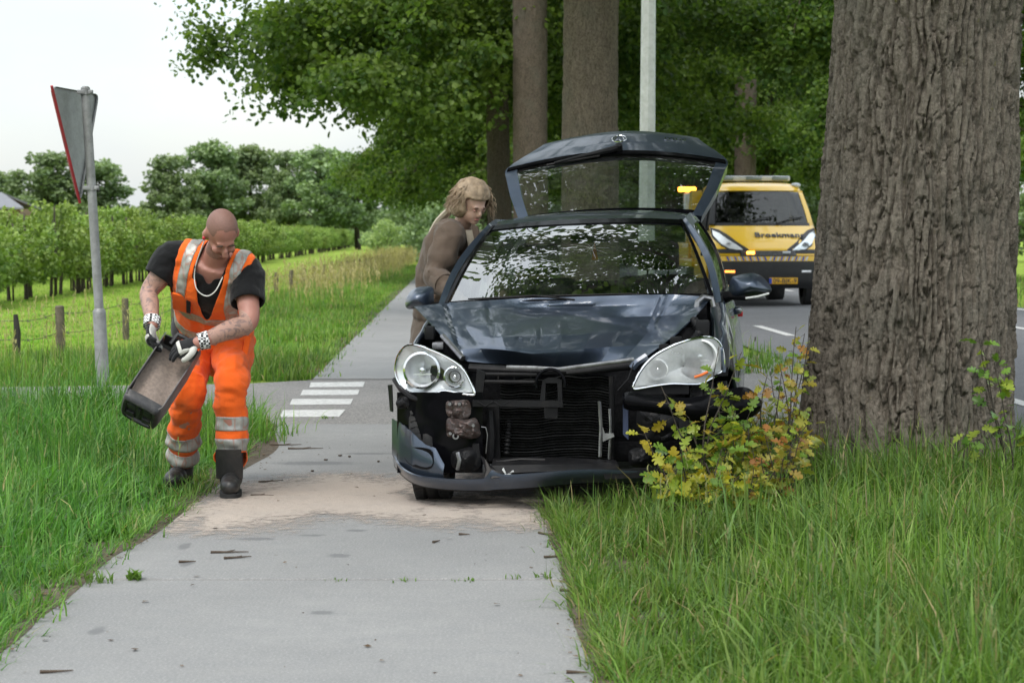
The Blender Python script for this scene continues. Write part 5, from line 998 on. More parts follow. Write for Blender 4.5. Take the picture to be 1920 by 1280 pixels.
lump('crushed_panel', [(1196, 768), (1215, 762), (1245, 764), (1266, 772), (1274, 800), (1262, 822), (1230, 832), (1204, 826), (1194, 800)], 0.20, M_BLK, 13, 0.05); lump('crushed_panel', [(1180, 846), (1200, 838), (1225, 842), (1230, 865), (1205, 876), (1182, 870)], 0.18, M_BLK, 17, 0.05)
# ---- left bumper corner with torn edge, inner liner, lip
vl = lambda x: float(np.interp(x, [728, 738, 750, 775, 810, 840, 900], [0.62, 0.42, 0.28, 0.16, 0.09, 0.06, 0.03]))
xs_ = np.linspace(737, 832, 26); topy = np.interp(xs_, [737, 744, 756, 770, 785, 800, 812, 818, 826, 832], [784, 788, 795, 806, 822, 833, 838, 842, 862, 871]) + 2.5 * (RNG.random(26) - 0.5); boty = np.interp(xs_, [737, 750, 790, 832], [852, 872, 890, 897])
cut = np.interp(xs_, [752, 760, 775, 800, 815, 822], [0, 12, 18, 16, 10, 0], left=0, right=0)
bcv = MB().sheet([[cp(x, t_ + (b_ - t_) * k, vl(x) - 0.015 * math.sin(math.pi * k)) for x, t_, b_ in zip(xs_, topy, boty)] for k in np.linspace(0, 1, 9)], 0.006).build('bumper_cover', M_CAR, car)
fo = [(757, 852), (765, 840), (785, 838), (806, 842), (812, 855), (812, 872), (800, 880), (775, 874), (762, 864)]; P = smooth_loop(fo, 30); O_ = np.array([cp(x, y, vl(x) - 0.024) for x, y in P]); MB().grid(dome(O_, O_.mean(0), -0.004, 4), closed_u=True).build('fog_lamp_recess', M_LINER, bcv)
G = np.array([[cp(745 + (905 - 745) * j / 15.0, 735 + (886 - 735) * i / 11.0 , float(np.interp(j, [0, 4, 15], [0.30, 0.185, 0.15]))) for j in range(16)] for i in range(12)]); G[..., 1] += (fbm(G * 5, 4, 2) - 0.5) * 0.05; MB().grid(G).build('bumper_liner', M_BLKG, car)
plate('bumper_edge', [(727, 722, 0.55), (734, 721, 0.52), (736, 772, 0.5), (731, 770, 0.55)], 0.03, M_BLK); bar('headlight_bracket', [(740, 712, 0.42), (752, 730, 0.3), (772, 745, 0.22), (800, 752, 0.2)], 0.014, M_BLK); lump('torn_mount', [(742, 752), (752, 742), (768, 748), (772, 762), (756, 766), (744, 764)], 0.24, M_BLK, 21, 0.02)
up_ = [(738, 838, 0.50), (748, 866, 0.26), (765, 882, 0.14), (795, 892, 0.07), (850, 897, 0.02), (900, 897, 0.0), (912, 892, 0.0), (922, 881, 0.01), (934, 886, 0.01), (955, 889, 0.0), (1000, 886, -0.01), (1080, 880, -0.01), (1150, 880, 0.0), (1240, 884, 0.03), (1310, 884, 0.10), (1360, 876, 0.28)]
lo_ = [(742, 872, 0.52), (754, 886, 0.28), (775, 902, 0.15), (805, 911, 0.08), (855, 916, 0.03), (900, 917, 0.01), (915, 917, 0.01), (930, 916, 0.01), (945, 915, 0.01), (965, 914, 0.0), (1005, 911, 0.0), (1080, 904, 0.0), (1150, 902, 0.01), (1240, 904, 0.04), (1310, 902, 0.11), (1360, 894, 0.28)]
U_, Lw = crom(np.array(up_), 80), crom(np.array(lo_) + (0, -1, 0.035), 80); G = [[cp(*(np.array(a) * (1 - k) + np.array(b) * k - np.array([0, 0, 0.012 * math.sin(math.pi * min(1, k * 1.1))]))) for a, b in zip(U_, Lw)] for k in np.linspace(0, 1, 8)]
lip = MB().sheet(G, 0.01).build('bumper_lip', M_CAR, car)
Ld = Lw + np.array([0, 1.5, 0.015]); MB().tube([cp(*q) for q in Ld], 0.009, 7, flat=1.3).build('lip_rubber', M_BLK, lip)
MB().sheet([[cp(*q) for q in ((906, 896, 0.0), (925, 896, -0.005), (948, 893, 0.0))], [cp(*q) for q in ((910, 880, 0.02), (922, 884, 0.01), (936, 886, 0.01))], [cp(*q) for q in ((900, 852, 0.05), (908, 858, 0.045), (914, 866, 0.04))]], 0.005).build('bent_shard', M_BLKG, lip)
# ---- right bumper half, bent outwards
tp = [(1170, 742, 0.07), (1180, 738, 0.05), (1210, 743, 0.02), (1260, 748, -0.01), (1300, 748, -0.02), (1345, 738, 0.02), (1385, 728, 0.10), (1405, 733, 0.15), (1427, 756, 0.20)]
bt_ = [(1172, 762, 0.07), (1182, 765, 0.04), (1212, 768, 0.01), (1262, 776, -0.02), (1302, 786, -0.03), (1345, 792, 0.0), (1388, 788, 0.06), (1410, 778, 0.12), (1424, 766, 0.18)]
A_, B_ = crom(np.array(tp), 44), crom(np.array(bt_), 44); MB().sheet([[cp(*(a * (1 - k) + b * k - np.array([0, 0, 0.035 * math.sin(math.pi * k)]))) for a, b in zip(A_, B_)] for k in np.linspace(0, 1, 8)], 0.012).build('bumper_cover', M_BLKG, car)
MB().sheet([[cp(x, y + 2 * math.sin(x * 0.1), float(np.interp(x, [1190, 1300, 1370], [0.10, 0.08, 0.25])) + 0.02 * math.sin(x * 0.07 + y * 0.05)) for x in np.linspace(1275, 1372, 14)] for y in np.linspace(780, 885, 8)], 0.01).build('bumper_skirt', M_BLK, car)
plate('lower_strip', [(1130, 880, -0.01), (1240, 876, 0.01), (1300, 872, 0.06), (1300, 890, 0.06), (1240, 894, 0.01), (1134, 898, -0.01)], 0.02, M_BLK)
MB().sheet([[cp(x, y, 0.16 + (x - 1180) * 0.0007) for x in np.linspace(1182, 1290, 12)] for y in (722, 730, 738)], 0.02).build('headlight_shelf', M_BLK, car)
MB().tube(cps([(1185, 690, 0.2), (1193, 680, 0.2), (1212, 668, 0.22)]), 0.02, 7).build('corner_cap', M_CAR, car)
# ---- wheels
tread = []
def wheel(u, v, steer=0.0):
    s = 1 if u > 0 else -1; wh = MB(); w2 = 0.095
    prof = [(0.19, -w2 * 0.9), (0.235, -w2), (0.275, -w2), (0.296, -w2 * 0.86), (0.300, -w2 * 0.6), (0.301, -w2 * 0.36), (0.294, -w2 * 0.33), (0.294, -w2 * 0.27), (0.301, -w2 * 0.24), (0.302, 0.0), (0.301, w2 * 0.24), (0.294, w2 * 0.27), (0.294, w2 * 0.33), (0.301, w2 * 0.36), (0.300, w2 * 0.6), (0.296, w2 * 0.86), (0.275, w2), (0.235, w2), (0.19, w2 * 0.9)]
    e = link('wheel', wh.lathe(prof, (0, 0, 0), 'x', 64).mesh('tyre', M_TYRE), car, (u, v, 0.302 - u * math.tan(CAR_ROLL) - 0.004), (0, 0, steer))
    r_ = MB(); r_.lathe([(0.198, -s * 0.085), (0.198, s * 0.085), (0.19, s * 0.088), (0.165, s * 0.06), (0.10, s * 0.075), (0.05, s * 0.08), (0.001, s * 0.08)], (0, 0, 0), 'x', 40); r_.build('rim', M_RIM, e)
    sp = MB(); 
    for k in range(6):
        a = k * math.pi / 3; sp.box((s * 0.078, 0.115 * math.cos(a), 0.115 * math.sin(a)), (0.02, 0.15, 0.035), M=Matrix.Rotation(a, 3, 'X'), bev=0.006)
    sp.build('wheel_cover', M_RIM, e)
    tb = MB()
    for k in range(56):
        a = k * 2 * math.pi / 56
        for sd in (-1, 1): tb.box((sd * w2 * 0.66, 0.2985 * math.cos(a), 0.2985 * math.sin(a)), (w2 * 0.50, 0.022, 0.008), M=Matrix.Rotation(a + math.pi / 2, 3, 'X') @ Matrix.Rotation(sd * 0.25, 3, 'Z'))
    tag(tb.build('tread', M_TYRE, e, smooth=False), kind='stuff')
for u, v, st_ in ((-0.70, 0.48, 0.08), (0.70, 0.50, 0.02), (-0.70, 3.26, 0), (0.70, 3.26, 0)): wheel(u, v, st_)
MB().box((0, 1.9, 0.24), (1.42, 2.9, 0.10), bev=0.03).build('underbody', M_DARK, car); MB().box((0, 3.72, 0.55), (1.24, 0.14, 0.55), bev=0.06).build('rear_bumper', M_CAR, car)
fw = MB(); fw.box((0, 1.02, 0.62), (1.36, 0.05, 0.66)); fw.build('bulkhead', M_DARK, car)
# ---- mirrors
for s, pts in ((-1, ((760, 572), (763, 556), (776, 541), (795, 537), (811, 540), (813, 566), (809, 577), (785, 578), (766, 579))), (1, ((1366, 552), (1370, 524), (1380, 517), (1405, 512), (1425, 516), (1440, 530), (1447, 543), (1440, 551), (1415, 555), (1380, 560)))):
    P = smooth_loop(pts, 40); O_ = np.array([cp(x, y, 1.30) for x, y in P]); c = O_.mean(0); m = MB(); G1 = dome(O_, c, 0.10, 8); G2 = dome(O_ + (0, 0.02, 0), c + (0, 0.02, 0), 0.0, 3)
    m.grid(G1, closed_u=True); m.grid(np.array([G1[-1], G2[-1]]), closed_u=True); mo = m.build('door_mirror', M_CAR, car)
    MB().grid(G2 + (0, 0.004, 0), closed_u=True).build('mirror_glass', M_CHROME, mo)
    a = c + np.array([-s * 0.10, 0.0, -0.045]); MB().tube([c + (-s * 0.02, -0.03, -0.05), a, np.array([s * 0.745, 1.36, 0.965])], [0.03, 0.028, 0.035], 9).build('mirror_foot', M_BLK, mo)
    if s > 0: MB().tube([cp(1441, 550, 1.27), cp(1420, 556, 1.22), cp(1398, 559, 1.22)], 0.006, 7).build('repeater', M_WHITEP, mo)
# ---- interior
ii = MB(); ii.sheet([[(u, 1.06 + 0.02 * u * u, 0.965) for u in np.linspace(-0.66, 0.66, 9)], [(u, 1.35, 0.99 - 0.02 * abs(u)) for u in np.linspace(-0.68, 0.68, 9)], [(u, 1.52, 0.93) for u in np.linspace(-0.68, 0.68, 9)], [(u, 1.50, 0.65) for u in np.linspace(-0.68, 0.68, 9)]], 0.02); ii.build('dashboard', M_INT, car)
sw = MB(); a = np.linspace(0, 2 * math.pi, 28, endpoint=False); sw.tube([(0.35 + 0.185 * math.cos(x), 1.70 + 0.06 * math.sin(x), 0.92 + 0.17 * math.sin(x)) for x in a], 0.014, 8, closed=True); sw.box((0.35, 1.69, 0.92), (0.14, 0.05, 0.10), bev=0.02); sw.tube([(0.35, 1.68, 0.92), (0.35, 1.5, 0.85)], 0.03, 8); sw.build('steering_wheel', M_INT, car)
for u in (-0.35, 0.35):
    s_ = MB(); s_.box((u, 2.0, 0.50), (0.48, 0.5, 0.16), bev=0.05); s_.box((u, 2.28, 0.80), (0.46, 0.13, 0.58), M=Matrix.Rotation(-0.22, 3, 'X'), bev=0.05); so = s_.build('seat', M_SEAT, car)
    hr = MB(); hr.box((u, 2.40, 1.20), (0.25, 0.09, 0.17), M=Matrix.Rotation(-0.1, 3, 'X'), bev=0.035); hr.tube([(u - 0.06, 2.37, 1.02), (u - 0.06, 2.39, 1.15)], 0.006, 6); hr.tube([(u + 0.06, 2.37, 1.02), (u + 0.06, 2.39, 1.15)], 0.006, 6); hr.build('headrest', M_SEAT, so)
rs = MB(); rs.box((0, 2.95, 0.52), (1.2, 0.5, 0.16), bev=0.05); rs.box((0, 3.22, 0.80), (1.2, 0.12, 0.5), M=Matrix.Rotation(-0.25, 3, 'X'), bev=0.04); rs.build('rear_seat', M_SEAT, car)
mi = MB(); mi.box((0.02, 1.76, 1.315), (0.22, 0.03, 0.06), bev=0.012); mi.tube([(0.02, 1.76, 1.34), (0.02, 1.72, 1.40)], 0.007, 6); mi.build('rear_view_mirror', M_INT, car)
MB().lathe([(0.001, 0.10), (0.008, 0.06), (0.02, 0.0), (0.001, 0.0)], (0.04, 1.755, 1.19), 'z', 10).build('hanging_ornament', M_ORANGE, car)
# ---- raised tailgate
tv = np.array([3.43, 3.52, 3.62, 3.74, 3.80, 3.88, 3.99, 4.10, 4.17]); tw = np.array([1.425, 1.51, 1.60, 1.715, 1.765, 1.82, 1.885, 1.945, 1.965]); hs = np.array([0.575, 0.62, 0.665, 0.71, 0.72, 0.675, 0.60, 0.535, 0.44])
hss = np.array([0, 0.125, 0.25, 0.375, 0.47, 0.54, 0.61, 0.69, 0.77, 0.85, 0.92, 0.97, 1.0]); hsv = np.array([0.575, 0.62, 0.665, 0.705, 0.722, 0.715, 0.685, 0.63, 0.57, 0.52, 0.485, 0.455, 0.40]); ss = np.linspace(0, 1, 9); S_ = np.linspace(0, 1, 41)
def tg(s, a, off=0.0):
    v = np.interp(s, ss, tv); w = np.interp(s, ss, tw); h = np.interp(s, hss, hsv); dv, dw = np.interp(s + 0.03, ss, tv) - np.interp(s - 0.03, ss, tv), np.interp(s + 0.03, ss, tw) - np.interp(s - 0.03, ss, tw); n = np.array([0, -dw, dv]); n = n / (np.linalg.norm(n) + 1e-9)
    cam_ = 0.05 * (1 - a * a); return np.array([a * h + 0.035 * s, v, w]) + n * (cam_ + off)
ga0, ga1 = 0.03, 0.50
def sg_(a): return 0.60 - 0.11 * a * a
tgo = MB(); tgo.sheet([[tg(sg_(a) + (1.0 - sg_(a)) * k, a) for a in np.linspace(-1, 1, 31)] for k in np.linspace(0, 1.0, 22)], 0.05); tailgate = tgo.build('tailgate', M_CAR, car, angle=50)
for s_ in (-1, 1): MB().sheet([[tg(s, a, 0.004) for a in (np.linspace(0.89, 1.0, 5) if s_ > 0 else np.linspace(-1.0, -0.89, 5))] for s in np.linspace(0.0, 0.52, 16)], 0.075).build('side_frame', M_CAR, tailgate)
MB().sheet([[tg(s, a, 0.003) for a in np.linspace(-0.9, 0.9, 21)] for s in np.linspace(-0.01, 0.05, 4)], 0.04).build('hinge_rail', M_BLKG, tailgate)
MB().sheet([[tg(sg_(a) + k, a, 0.012) for a in np.linspace(-0.98, 0.98, 31)] for k in np.linspace(-0.02, 0.03, 5)], 0.03).build('spoiler_edge', M_BLKG, tailgate)
MB().grid([[tg(0.05 + (sg_(a) - 0.05) * k, a, -0.004) for a in np.linspace(-0.91, 0.91, 25)] for k in np.linspace(0, 1, 12)]).build('rear_window', M_GLASSD, tailgate)
wi = MB(); wi.tube([tg(0.635, 0.02, 0.03), tg(0.60, -0.05, 0.035), tg(0.545, -0.35, 0.02), tg(0.50, -0.55, 0.016)], [0.022, 0.02, 0.011, 0.008], 8); wi.tube([tg(0.565, -0.15, 0.012), tg(0.49, -0.62, 0.010)], 0.009, 6); wi.tube([tg(0.635, 0.02, 0.0), tg(0.635, 0.02, 0.05)], 0.024, 12); wi.build('rear_wiper', M_BLK, tailgate)
# round emblem: V over W inside a ring
EC, EX = tg(0.80, 0.0, 0.004), tg(0.76, 0.08, 0.004) - tg(0.76, -0.08, 0.004); EY = tg(0.72, 0, 0.004) - tg(0.80, 0, 0.004); EX = -EX / np.linalg.norm(EX); EY = EY / np.linalg.norm(EY)
er = 0.046; em = MB(); em.tube([EC + er * (EX * math.cos(a) + EY * math.sin(a)) for a in np.linspace(0, 2 * math.pi, 32, endpoint=False)], 0.0038, 7, closed=True)
def stroke(pts): em.tube([EC + er * (EX * x + EY * y) for x, y in pts], 0.003, 6)
stroke([(-0.38, 0.9), (0.0, 0.12), (0.38, 0.9)]); stroke([(-0.82, 0.5), (-0.36, -0.85), (0.0, -0.02), (0.36, -0.85), (0.82, 0.5)]); em.build('emblem', M_CHROME, tailgate)
def text_mesh(txt, size, ext, mat_, bold=True, name='lettering', spacing=1.0):
    c = bpy.data.curves.new(name, 'FONT'); c.body = txt; c.size = size; c.extrude = ext; c.align_x = 'CENTER'; c.align_y = 'CENTER'; c.offset = size * 0.012 if bold else 0; c.space_character = spacing
    o = bpy.data.objects.new('tmp', c); COL.objects.link(o); dg = bpy.context.evaluated_depsgraph_get(); me = bpy.data.meshes.new_from_object(o.evaluated_get(dg)); bpy.data.objects.remove(o); bpy.data.curves.remove(c); me.materials.clear(); me.materials.append(mat_); me.name = name; return me
lt = link('lettering', text_mesh('POLO', 0.05, 0.003, M_CHROME, spacing=1.15), tailgate); p0 = tg(0.80, 0.66, 0.006); ex = tg(0.80, 0.55, 0.006) - tg(0.80, 0.77, 0.006); ex = ex / np.linalg.norm(ex); ez = np.cross(ex, EY); ey = np.cross(ez, ex); ey /= np.linalg.norm(ey)
lt.matrix_local = Matrix(((ex[0], ey[0], ez[0], p0[0]), (ex[1], ey[1], ez[1], p0[1]), (ex[2], ey[2], ez[2], p0[2]), (0, 0, 0, 1)))
for s_ in (-1, 1): MB().tube([(s_ * 0.56, 3.60, 1.18), tg(0.36, s_ * 0.9, -0.06)], 0.010, 7).build('gas_strut', M_BLK, tailgate)
# ================================================================= TOW TRUCK
def gloss(name, c, rough=0.3): 
    t = NT(name); v = t.obj(); d = t.noise(v, 3, 5, 0.7); t.set(color=t.mix(t.ramp(d, [(0.5, 0.0), (0.85, 0.12)]), c, (0.3, 0.25, 0.15)), rough=rough, coat=0.8, coat_rough=0.06); return t.m
M_YEL = gloss('yellow_truck_paint', (0.84, 0.50, 0.012)); M_TBLK = mat('truck_bumper_black', (0.018, 0.018, 0.02), 0.5, var=0.2); M_TGL = thin_glass('truck_glass', (0.30, 0.34, 0.34), 0.04)
def emit(name, c, s_): t = NT(name); t.set(color=c, emit=c, emit_s=s_); return t.m
M_FLASH = emit('lit_orange_lamp', (1.0, 0.32, 0.03), 9.0); M_FLASH2 = emit('lit_amber_marker', (1.0, 0.30, 0.05), 2.2); M_PLATE = mat('yellow_plate', (0.78, 0.42, 0.02), 0.45, var=0.05); M_PBLUE = mat('plate_blue', (0.02, 0.06, 0.4), 0.5); M_NAVY = mat('dark_lettering', (0.03, 0.035, 0.05), 0.5); M_STW = mat('pale_stripe', (0.55, 0.58, 0.62), 0.4); M_STB = mat('blue_stripe', (0.05, 0.08, 0.35), 0.4)
TO = np.array([at(1441, 500, 41.0)[0], 41.0, 0.0]); TYAW = math.atan(-0.045); truck = empty('tow_truck', tuple(TO), 'yellow tow truck with lit orange lights waiting on the road', 'truck', rot=(0, 0, -TYAW)); TM = np.array(Matrix.Rotation(-TYAW, 3, 'Z'))
pv = [(0.10, 0.36), (0.02, 0.45), (0.0, 0.62), (0.0, 0.80), (0.015, 0.95), (0.07, 1.06), (0.22, 1.20), (0.45, 1.36), (0.60, 1.46), (0.66, 1.50), (0.85, 1.74), (1.05, 1.98), (1.20, 2.16), (1.32, 2.25), (1.55, 2.31), (2.0, 2.33), (2.55, 2.32), (2.95, 2.30)]
PV = np.array(pv); A17 = np.linspace(-1, 1, 25)
def half(w): return float(np.interp(w, [0.36, 0.6, 1.0, 1.45, 1.8, 2.2, 2.33], [0.96, 0.99, 1.0, 0.985, 0.93, 0.84, 0.80]))
def tpt(i, a, off=0.0):
    """point on the cab skin; i fractional profile index"""
    k = min(int(i), len(PV) - 2); f = i - k; v, w = PV[k] * (1 - f) + PV[k + 1] * f; d = PV[k + 1] - PV[k]; n = np.array([0, -d[1], d[0]]); n /= np.linalg.norm(n)
    cv = 0.20 if i < 13 else 0.20 * max(0, 1 - (i - 13) / 2); return np.array([a * half(w), v + cv * abs(a) ** 3.2, w - (0.05 * abs(a) ** 6 if i > 12 else 0)]) + n * off
def skin(i0, i1, a0, a1, off, th, ni=12, na=13): return MB().sheet([[tpt(i, a, off) for a in np.linspace(a0, a1, na)] for i in np.linspace(i0, i1, ni)], th)
skin(4, 9, -1, 1, 0, 0.04, 20, 25).build('bonnet', M_YEL, truck, angle=50); skin(12, 17, -1, 1, 0, 0.04, 20, 25).build('roof', M_YEL, truck)
for s in (-1, 1): skin(9, 12.1, s * 0.90, s * 1.0, 0, 0.04, 10, 5).build('pillar', M_TBLK if s < 0 else M_YEL, truck)
wsn = skin(8.9, 12.15, -0.91, 0.91, -0.01, 0.008, 12, 15).build('windscreen', M_TGL, truck); skin(8.85, 9.2, -0.92, 0.92, 0.004, 0.01, 3, 15).build('screen_base', M_TBLK, wsn)
for a in (-0.35, 0.25): MB().tube([tpt(9.1, a, 0.02), tpt(9.5, a + 0.3, 0.02), tpt(9.6, a + 0.55, 0.02)], 0.012, 5).build('wiper', M_TBLK, wsn)
for s in (-1, 1):
    sd = [(s * half(w), v + 0.2, w) for v, w in PV[3:9]] + [(s * 0.985, 2.95, 1.45), (s * 1.0, 2.95, 0.42), (s * 0.99, 1.25, 0.42), (s * 0.99, 1.15, 0.75), (s * 0.99, 0.95, 0.92), (s * 0.99, 0.65, 0.92), (s * 0.99, 0.45, 0.75)]
    MB().prism(sd, (-s * 0.04, 0, 0)).build('door', M_YEL, truck, smooth=False)
    MB().prism([(s * 0.98, 0.90, 1.46), (s * 0.835, 1.45, 2.18), (s * 0.83, 2.1, 2.22), (s * 0.975, 2.1, 1.47)], (-s * 0.01, 0, 0)).build('side_window', M_TGL, truck, smooth=False)
    MB().prism([(s * 0.98, 2.1, 1.46), (s * 0.83, 2.1, 2.25), (s * 0.82, 2.95, 2.25), (s * 0.975, 2.95, 1.46)], (-s * 0.05, 0, 0)).build('rear_pillar', M_YEL, truck, smooth=False)
    MB().prism([(s * 0.995, 2.35, 1.56), (s * 0.87, 2.35, 2.08), (s * 0.868, 2.75, 2.08), (s * 0.99, 2.75, 1.56)], (-s * 0.02, 0, 0)).build('rear_window', M_STW, truck, smooth=False)
    w_ = MB(); w_.lathe([(0.2, -0.11), (0.33, -0.11), (0.36, -0.08), (0.36, 0.08), (0.33, 0.11), (0.2, 0.11), (0.12, s * 0.06), (0.001, s * 0.06)], (s * 0.86, 0.80, 0.36), 'x', 28); wo = w_.build('wheel', M_TYRE, truck); MB().lathe([(0.2, s * 0.10), (0.17, s * 0.05), (0.001, s * 0.08)], (s * 0.86, 0.80, 0.36), 'x', 20).build('rim', M_RIM, wo)
    w_ = MB(); w_.lathe([(0.2, -0.16), (0.33, -0.16), (0.36, -0.12), (0.36, 0.12), (0.33, 0.16), (0.2, 0.16), (0.12, 0), (0.001, 0)], (s * 0.80, 4.2, 0.36), 'x', 28); w_.build('wheel', M_TYRE, truck)
    # headlight: swept back triangle
    h = skin(5.15, 7.2, s * 0.55, s * 0.97, 0.012, 0.03, 8, 8); G = [[tpt(5.2 + (i0 - 5.2) * k, a, 0.015) for a, i0 in ((s * 0.50, 5.35), (s * 0.62, 6.0), (s * 0.75, 6.6), (s * 0.86, 7.2), (s * 0.97, 7.9))] for k in (0.0, 0.33, 0.66, 1.0)]
    G = [[tpt(b0 + (b1 - b0) * k, a, 0.015) for a, b0, b1 in ((s * 0.46, 4.80, 4.9), (s * 0.58, 4.80, 5.5), (s * 0.71, 5.0, 6.1), (s * 0.84, 5.6, 6.8), (s * 0.96, 6.6, 7.3))] for k in (0.0, 0.33, 0.66, 1.0)]
    MB().sheet([[tpt(b0 + (b1 - b0) * k, a, 0.008) for a, b0, b1 in ((s * 0.36, 4.7, 5.0), (s * 0.56, 4.65, 5.95), (s * 0.70, 4.85, 6.75), (s * 0.84, 5.4, 7.5), (s * 0.99, 6.5, 7.9))] for k in (0.0, 0.5, 1.0)], 0.01).build('headlight_surround', M_TBLK, truck); hl_ = MB().sheet(G, 0.02).build('headlight', M_SILVER, truck); MB().sheet(np.array(G) + (0, -0.012, 0.004), 0.003).build('lens', M_LENS, hl_); c = np.array(G)[1, 2]; MB().lathe([(0.07, -0.01), (0.05, 0.03), (0.001, 0.04)], c + (0, -0.02, 0), 'y', 16).build('reflector', M_CHROME, hl_)
    m = MB(); m.box((s * 1.13, 0.80, 1.50), (0.20, 0.12, 0.34), bev=0.05); mo_ = m.build('door_mirror', M_TBLK, truck); MB().tube([(s * 0.96, 0.95, 1.42), (s * 1.05, 0.86, 1.45)], 0.03, 7).build('mirror_arm', M_TBLK, mo_)
    MB().tube([tpt(2.2, s * 0.62, 0.02), tpt(2.2, s * 0.80, 0.02)], 0.022, 8).build('fog_lamp', M_FLASH2 if s < 0 else M_SILVER, truck)
    MB().ball(tpt(13.4, s * 0.92, 0.02), (0.10, 0.08, 0.05), 8).build('marker_lamp', M_STW, truck)
skin(0, 3.3, -1, 1, 0.02, 0.06, 12, 25).build('bumper', M_TBLK, truck); skin(3.9, 4.75, -0.52, 0.52, 0.015, 0.03, 6, 15).build('grille', M_TBLK, truck)
for i in (4.05, 4.3, 4.55): MB().tube([tpt(i, a, 0.025) for a in np.linspace(-0.5, 0.5, 9)], 0.008, 5).build('grille_bar', M_STEEL, truck)
for s in (-1, 1): skin(4.3, 4.95, s * 0.50, s * 0.97, 0.012, 0.02, 5, 8).build('grille_wing', M_TBLK if 1 else M_YEL, truck)
skin(3.3, 3.9, -1, 1, 0.006, 0.02, 5, 25).build('stripe_panel', M_YEL, truck)
for k in range(22):
    a = -0.74 + k * 0.068; G = [[tpt(3.36 + 0.5 * q, a + 0.03 * (q * (1 if a > 0 else -1)) + dx, 0.012) for dx in (0, 0.034)] for q in (0, 0.5, 1)]; MB().sheet(G, 0.004).build('chevron', M_STW if k % 2 else M_STB, truck, smooth=False)
for s in (-1, 1): MB().tube([tpt(4.3, s * 0.33 - 0.07, 0.04), tpt(4.3, s * 0.33 + 0.07, 0.04)], 0.024, 10).build('strobe_lamp', M_FLASH if s < 0 else M_STW, truck)
pc = tpt(1.25, 0.28, 0.045); pl_ = MB().box(pc, (0.52, 0.015, 0.115), bev=0.004).build('number_plate', M_PLATE, truck); MB().box(pc + np.array([-0.24, -0.0095, 0]), (0.05, 0.004, 0.10)).build('blue_band', M_PBLUE, pl_)
link('plate_text', text_mesh('09-BJK-9', 0.118, 0.002, M_NAVY, name='plate_text', spacing=1.02), pl_, tuple(pc + np.array([0.025, -0.010, -0.004])), (math.pi / 2, 0, 0))
i_ = 6.7; p0 = tpt(i_, 0.26, 0.012); ey = tpt(i_ + 0.3, 0.30) - tpt(i_ - 0.3, 0.30); ey /= np.linalg.norm(ey); ex = np.array([1.0, 0.05, 0]); ex /= np.linalg.norm(ex); ez = np.cross(ex, ey); ez /= np.linalg.norm(ez)
tx = link('bonnet_lettering', text_mesh('Broekmans', 0.195, 0.006, M_NAVY, name='bonnet_lettering', spacing=1.05), truck); tx.matrix_local = Matrix(((ex[0], ey[0], ez[0], p0[0]), (ex[1], ey[1], ez[1], p0[1]), (ex[2], ey[2], ez[2], p0[2]), (0, 0, 0, 1)))
# cabin, light bar, bed
MB().box((0, 2.9, 1.5), (1.7, 0.06, 1.4)).build('cab_back', M_TBLK, truck); MB().box((0, 1.2, 1.42), (1.7, 0.5, 0.1), bev=0.03).build('dashboard', M_TBLK, truck); MB().box((0, 1.9, 0.55), (1.8, 2.1, 0.2)).build('floor_pan', M_TBLK, truck)
for x in (-0.5, 0.05, 0.5): b_ = MB(); b_.box((x, 2.0, 1.55), (0.44, 0.12, 0.6), bev=0.05); b_.box((x, 2.02, 1.94), (0.24, 0.09, 0.18), bev=0.03); b_.build('seat', M_SEAT, truck)
lb = MB().box((-0.05, 1.95, 2.40), (1.5, 0.26, 0.10), bev=0.03).build('light_bar', M_STW, truck); MB().box((-0.95, 2.5, 2.34), (0.12, 0.12, 0.12), bev=0.03)
for x in (-0.55, 0.0, 0.5): MB().box((x, 1.81, 2.40), (0.3, 0.03, 0.07), bev=0.01).build('bar_lens', M_GLASSD, lb)
MB().box((0, 5.4, 0.78), (2.1, 4.9, 0.16), bev=0.03).build('bed', M_YEL, truck); MB().prism([(-1.0, 3.05, 0.9), (-1.0, 3.25, 2.2), (-1.0, 3.6, 2.2), (-1.0, 4.4, 0.95)], (0.3, 0, 0)).build('headboard', M_YEL, truck, smooth=False); MB().prism([(0.7, 3.05, 0.9), (0.7, 3.25, 2.2), (0.7, 3.6, 2.2), (0.7, 4.4, 0.95)], (0.3, 0, 0)).build('headboard', M_YEL, truck, smooth=False)
MB().box((0, 3.2, 1.55), (1.5, 0.08, 1.2), bev=0.02).build('bulkhead', M_YEL, truck); MB().box((-1.02, 5.6, 1.02), (0.06, 4.2, 0.3), bev=0.02).build('side_board', M_YEL, truck); MB().box((1.02, 5.6, 1.02), (0.06, 4.2, 0.3), bev=0.02).build('side_board', M_YEL, truck)
bc = MB().box((-0.86, 5.2, 2.26), (0.36, 0.2, 0.10), bev=0.03).build('beacon', M_FLASH, truck); MB().tube([(-0.86, 5.2, 0.85), (-0.86, 5.2, 2.2)], 0.035, 7).build('beacon_mast', M_STW, truck); MB().box((-0.80, 5.0, 1.9), (0.28, 0.28, 0.55), bev=0.02).build('winch_box', M_STW, truck); MB().box((0, 4.6, 0.5), (0.9, 5.5, 0.2)).build('chassis', M_TBLK, truck)
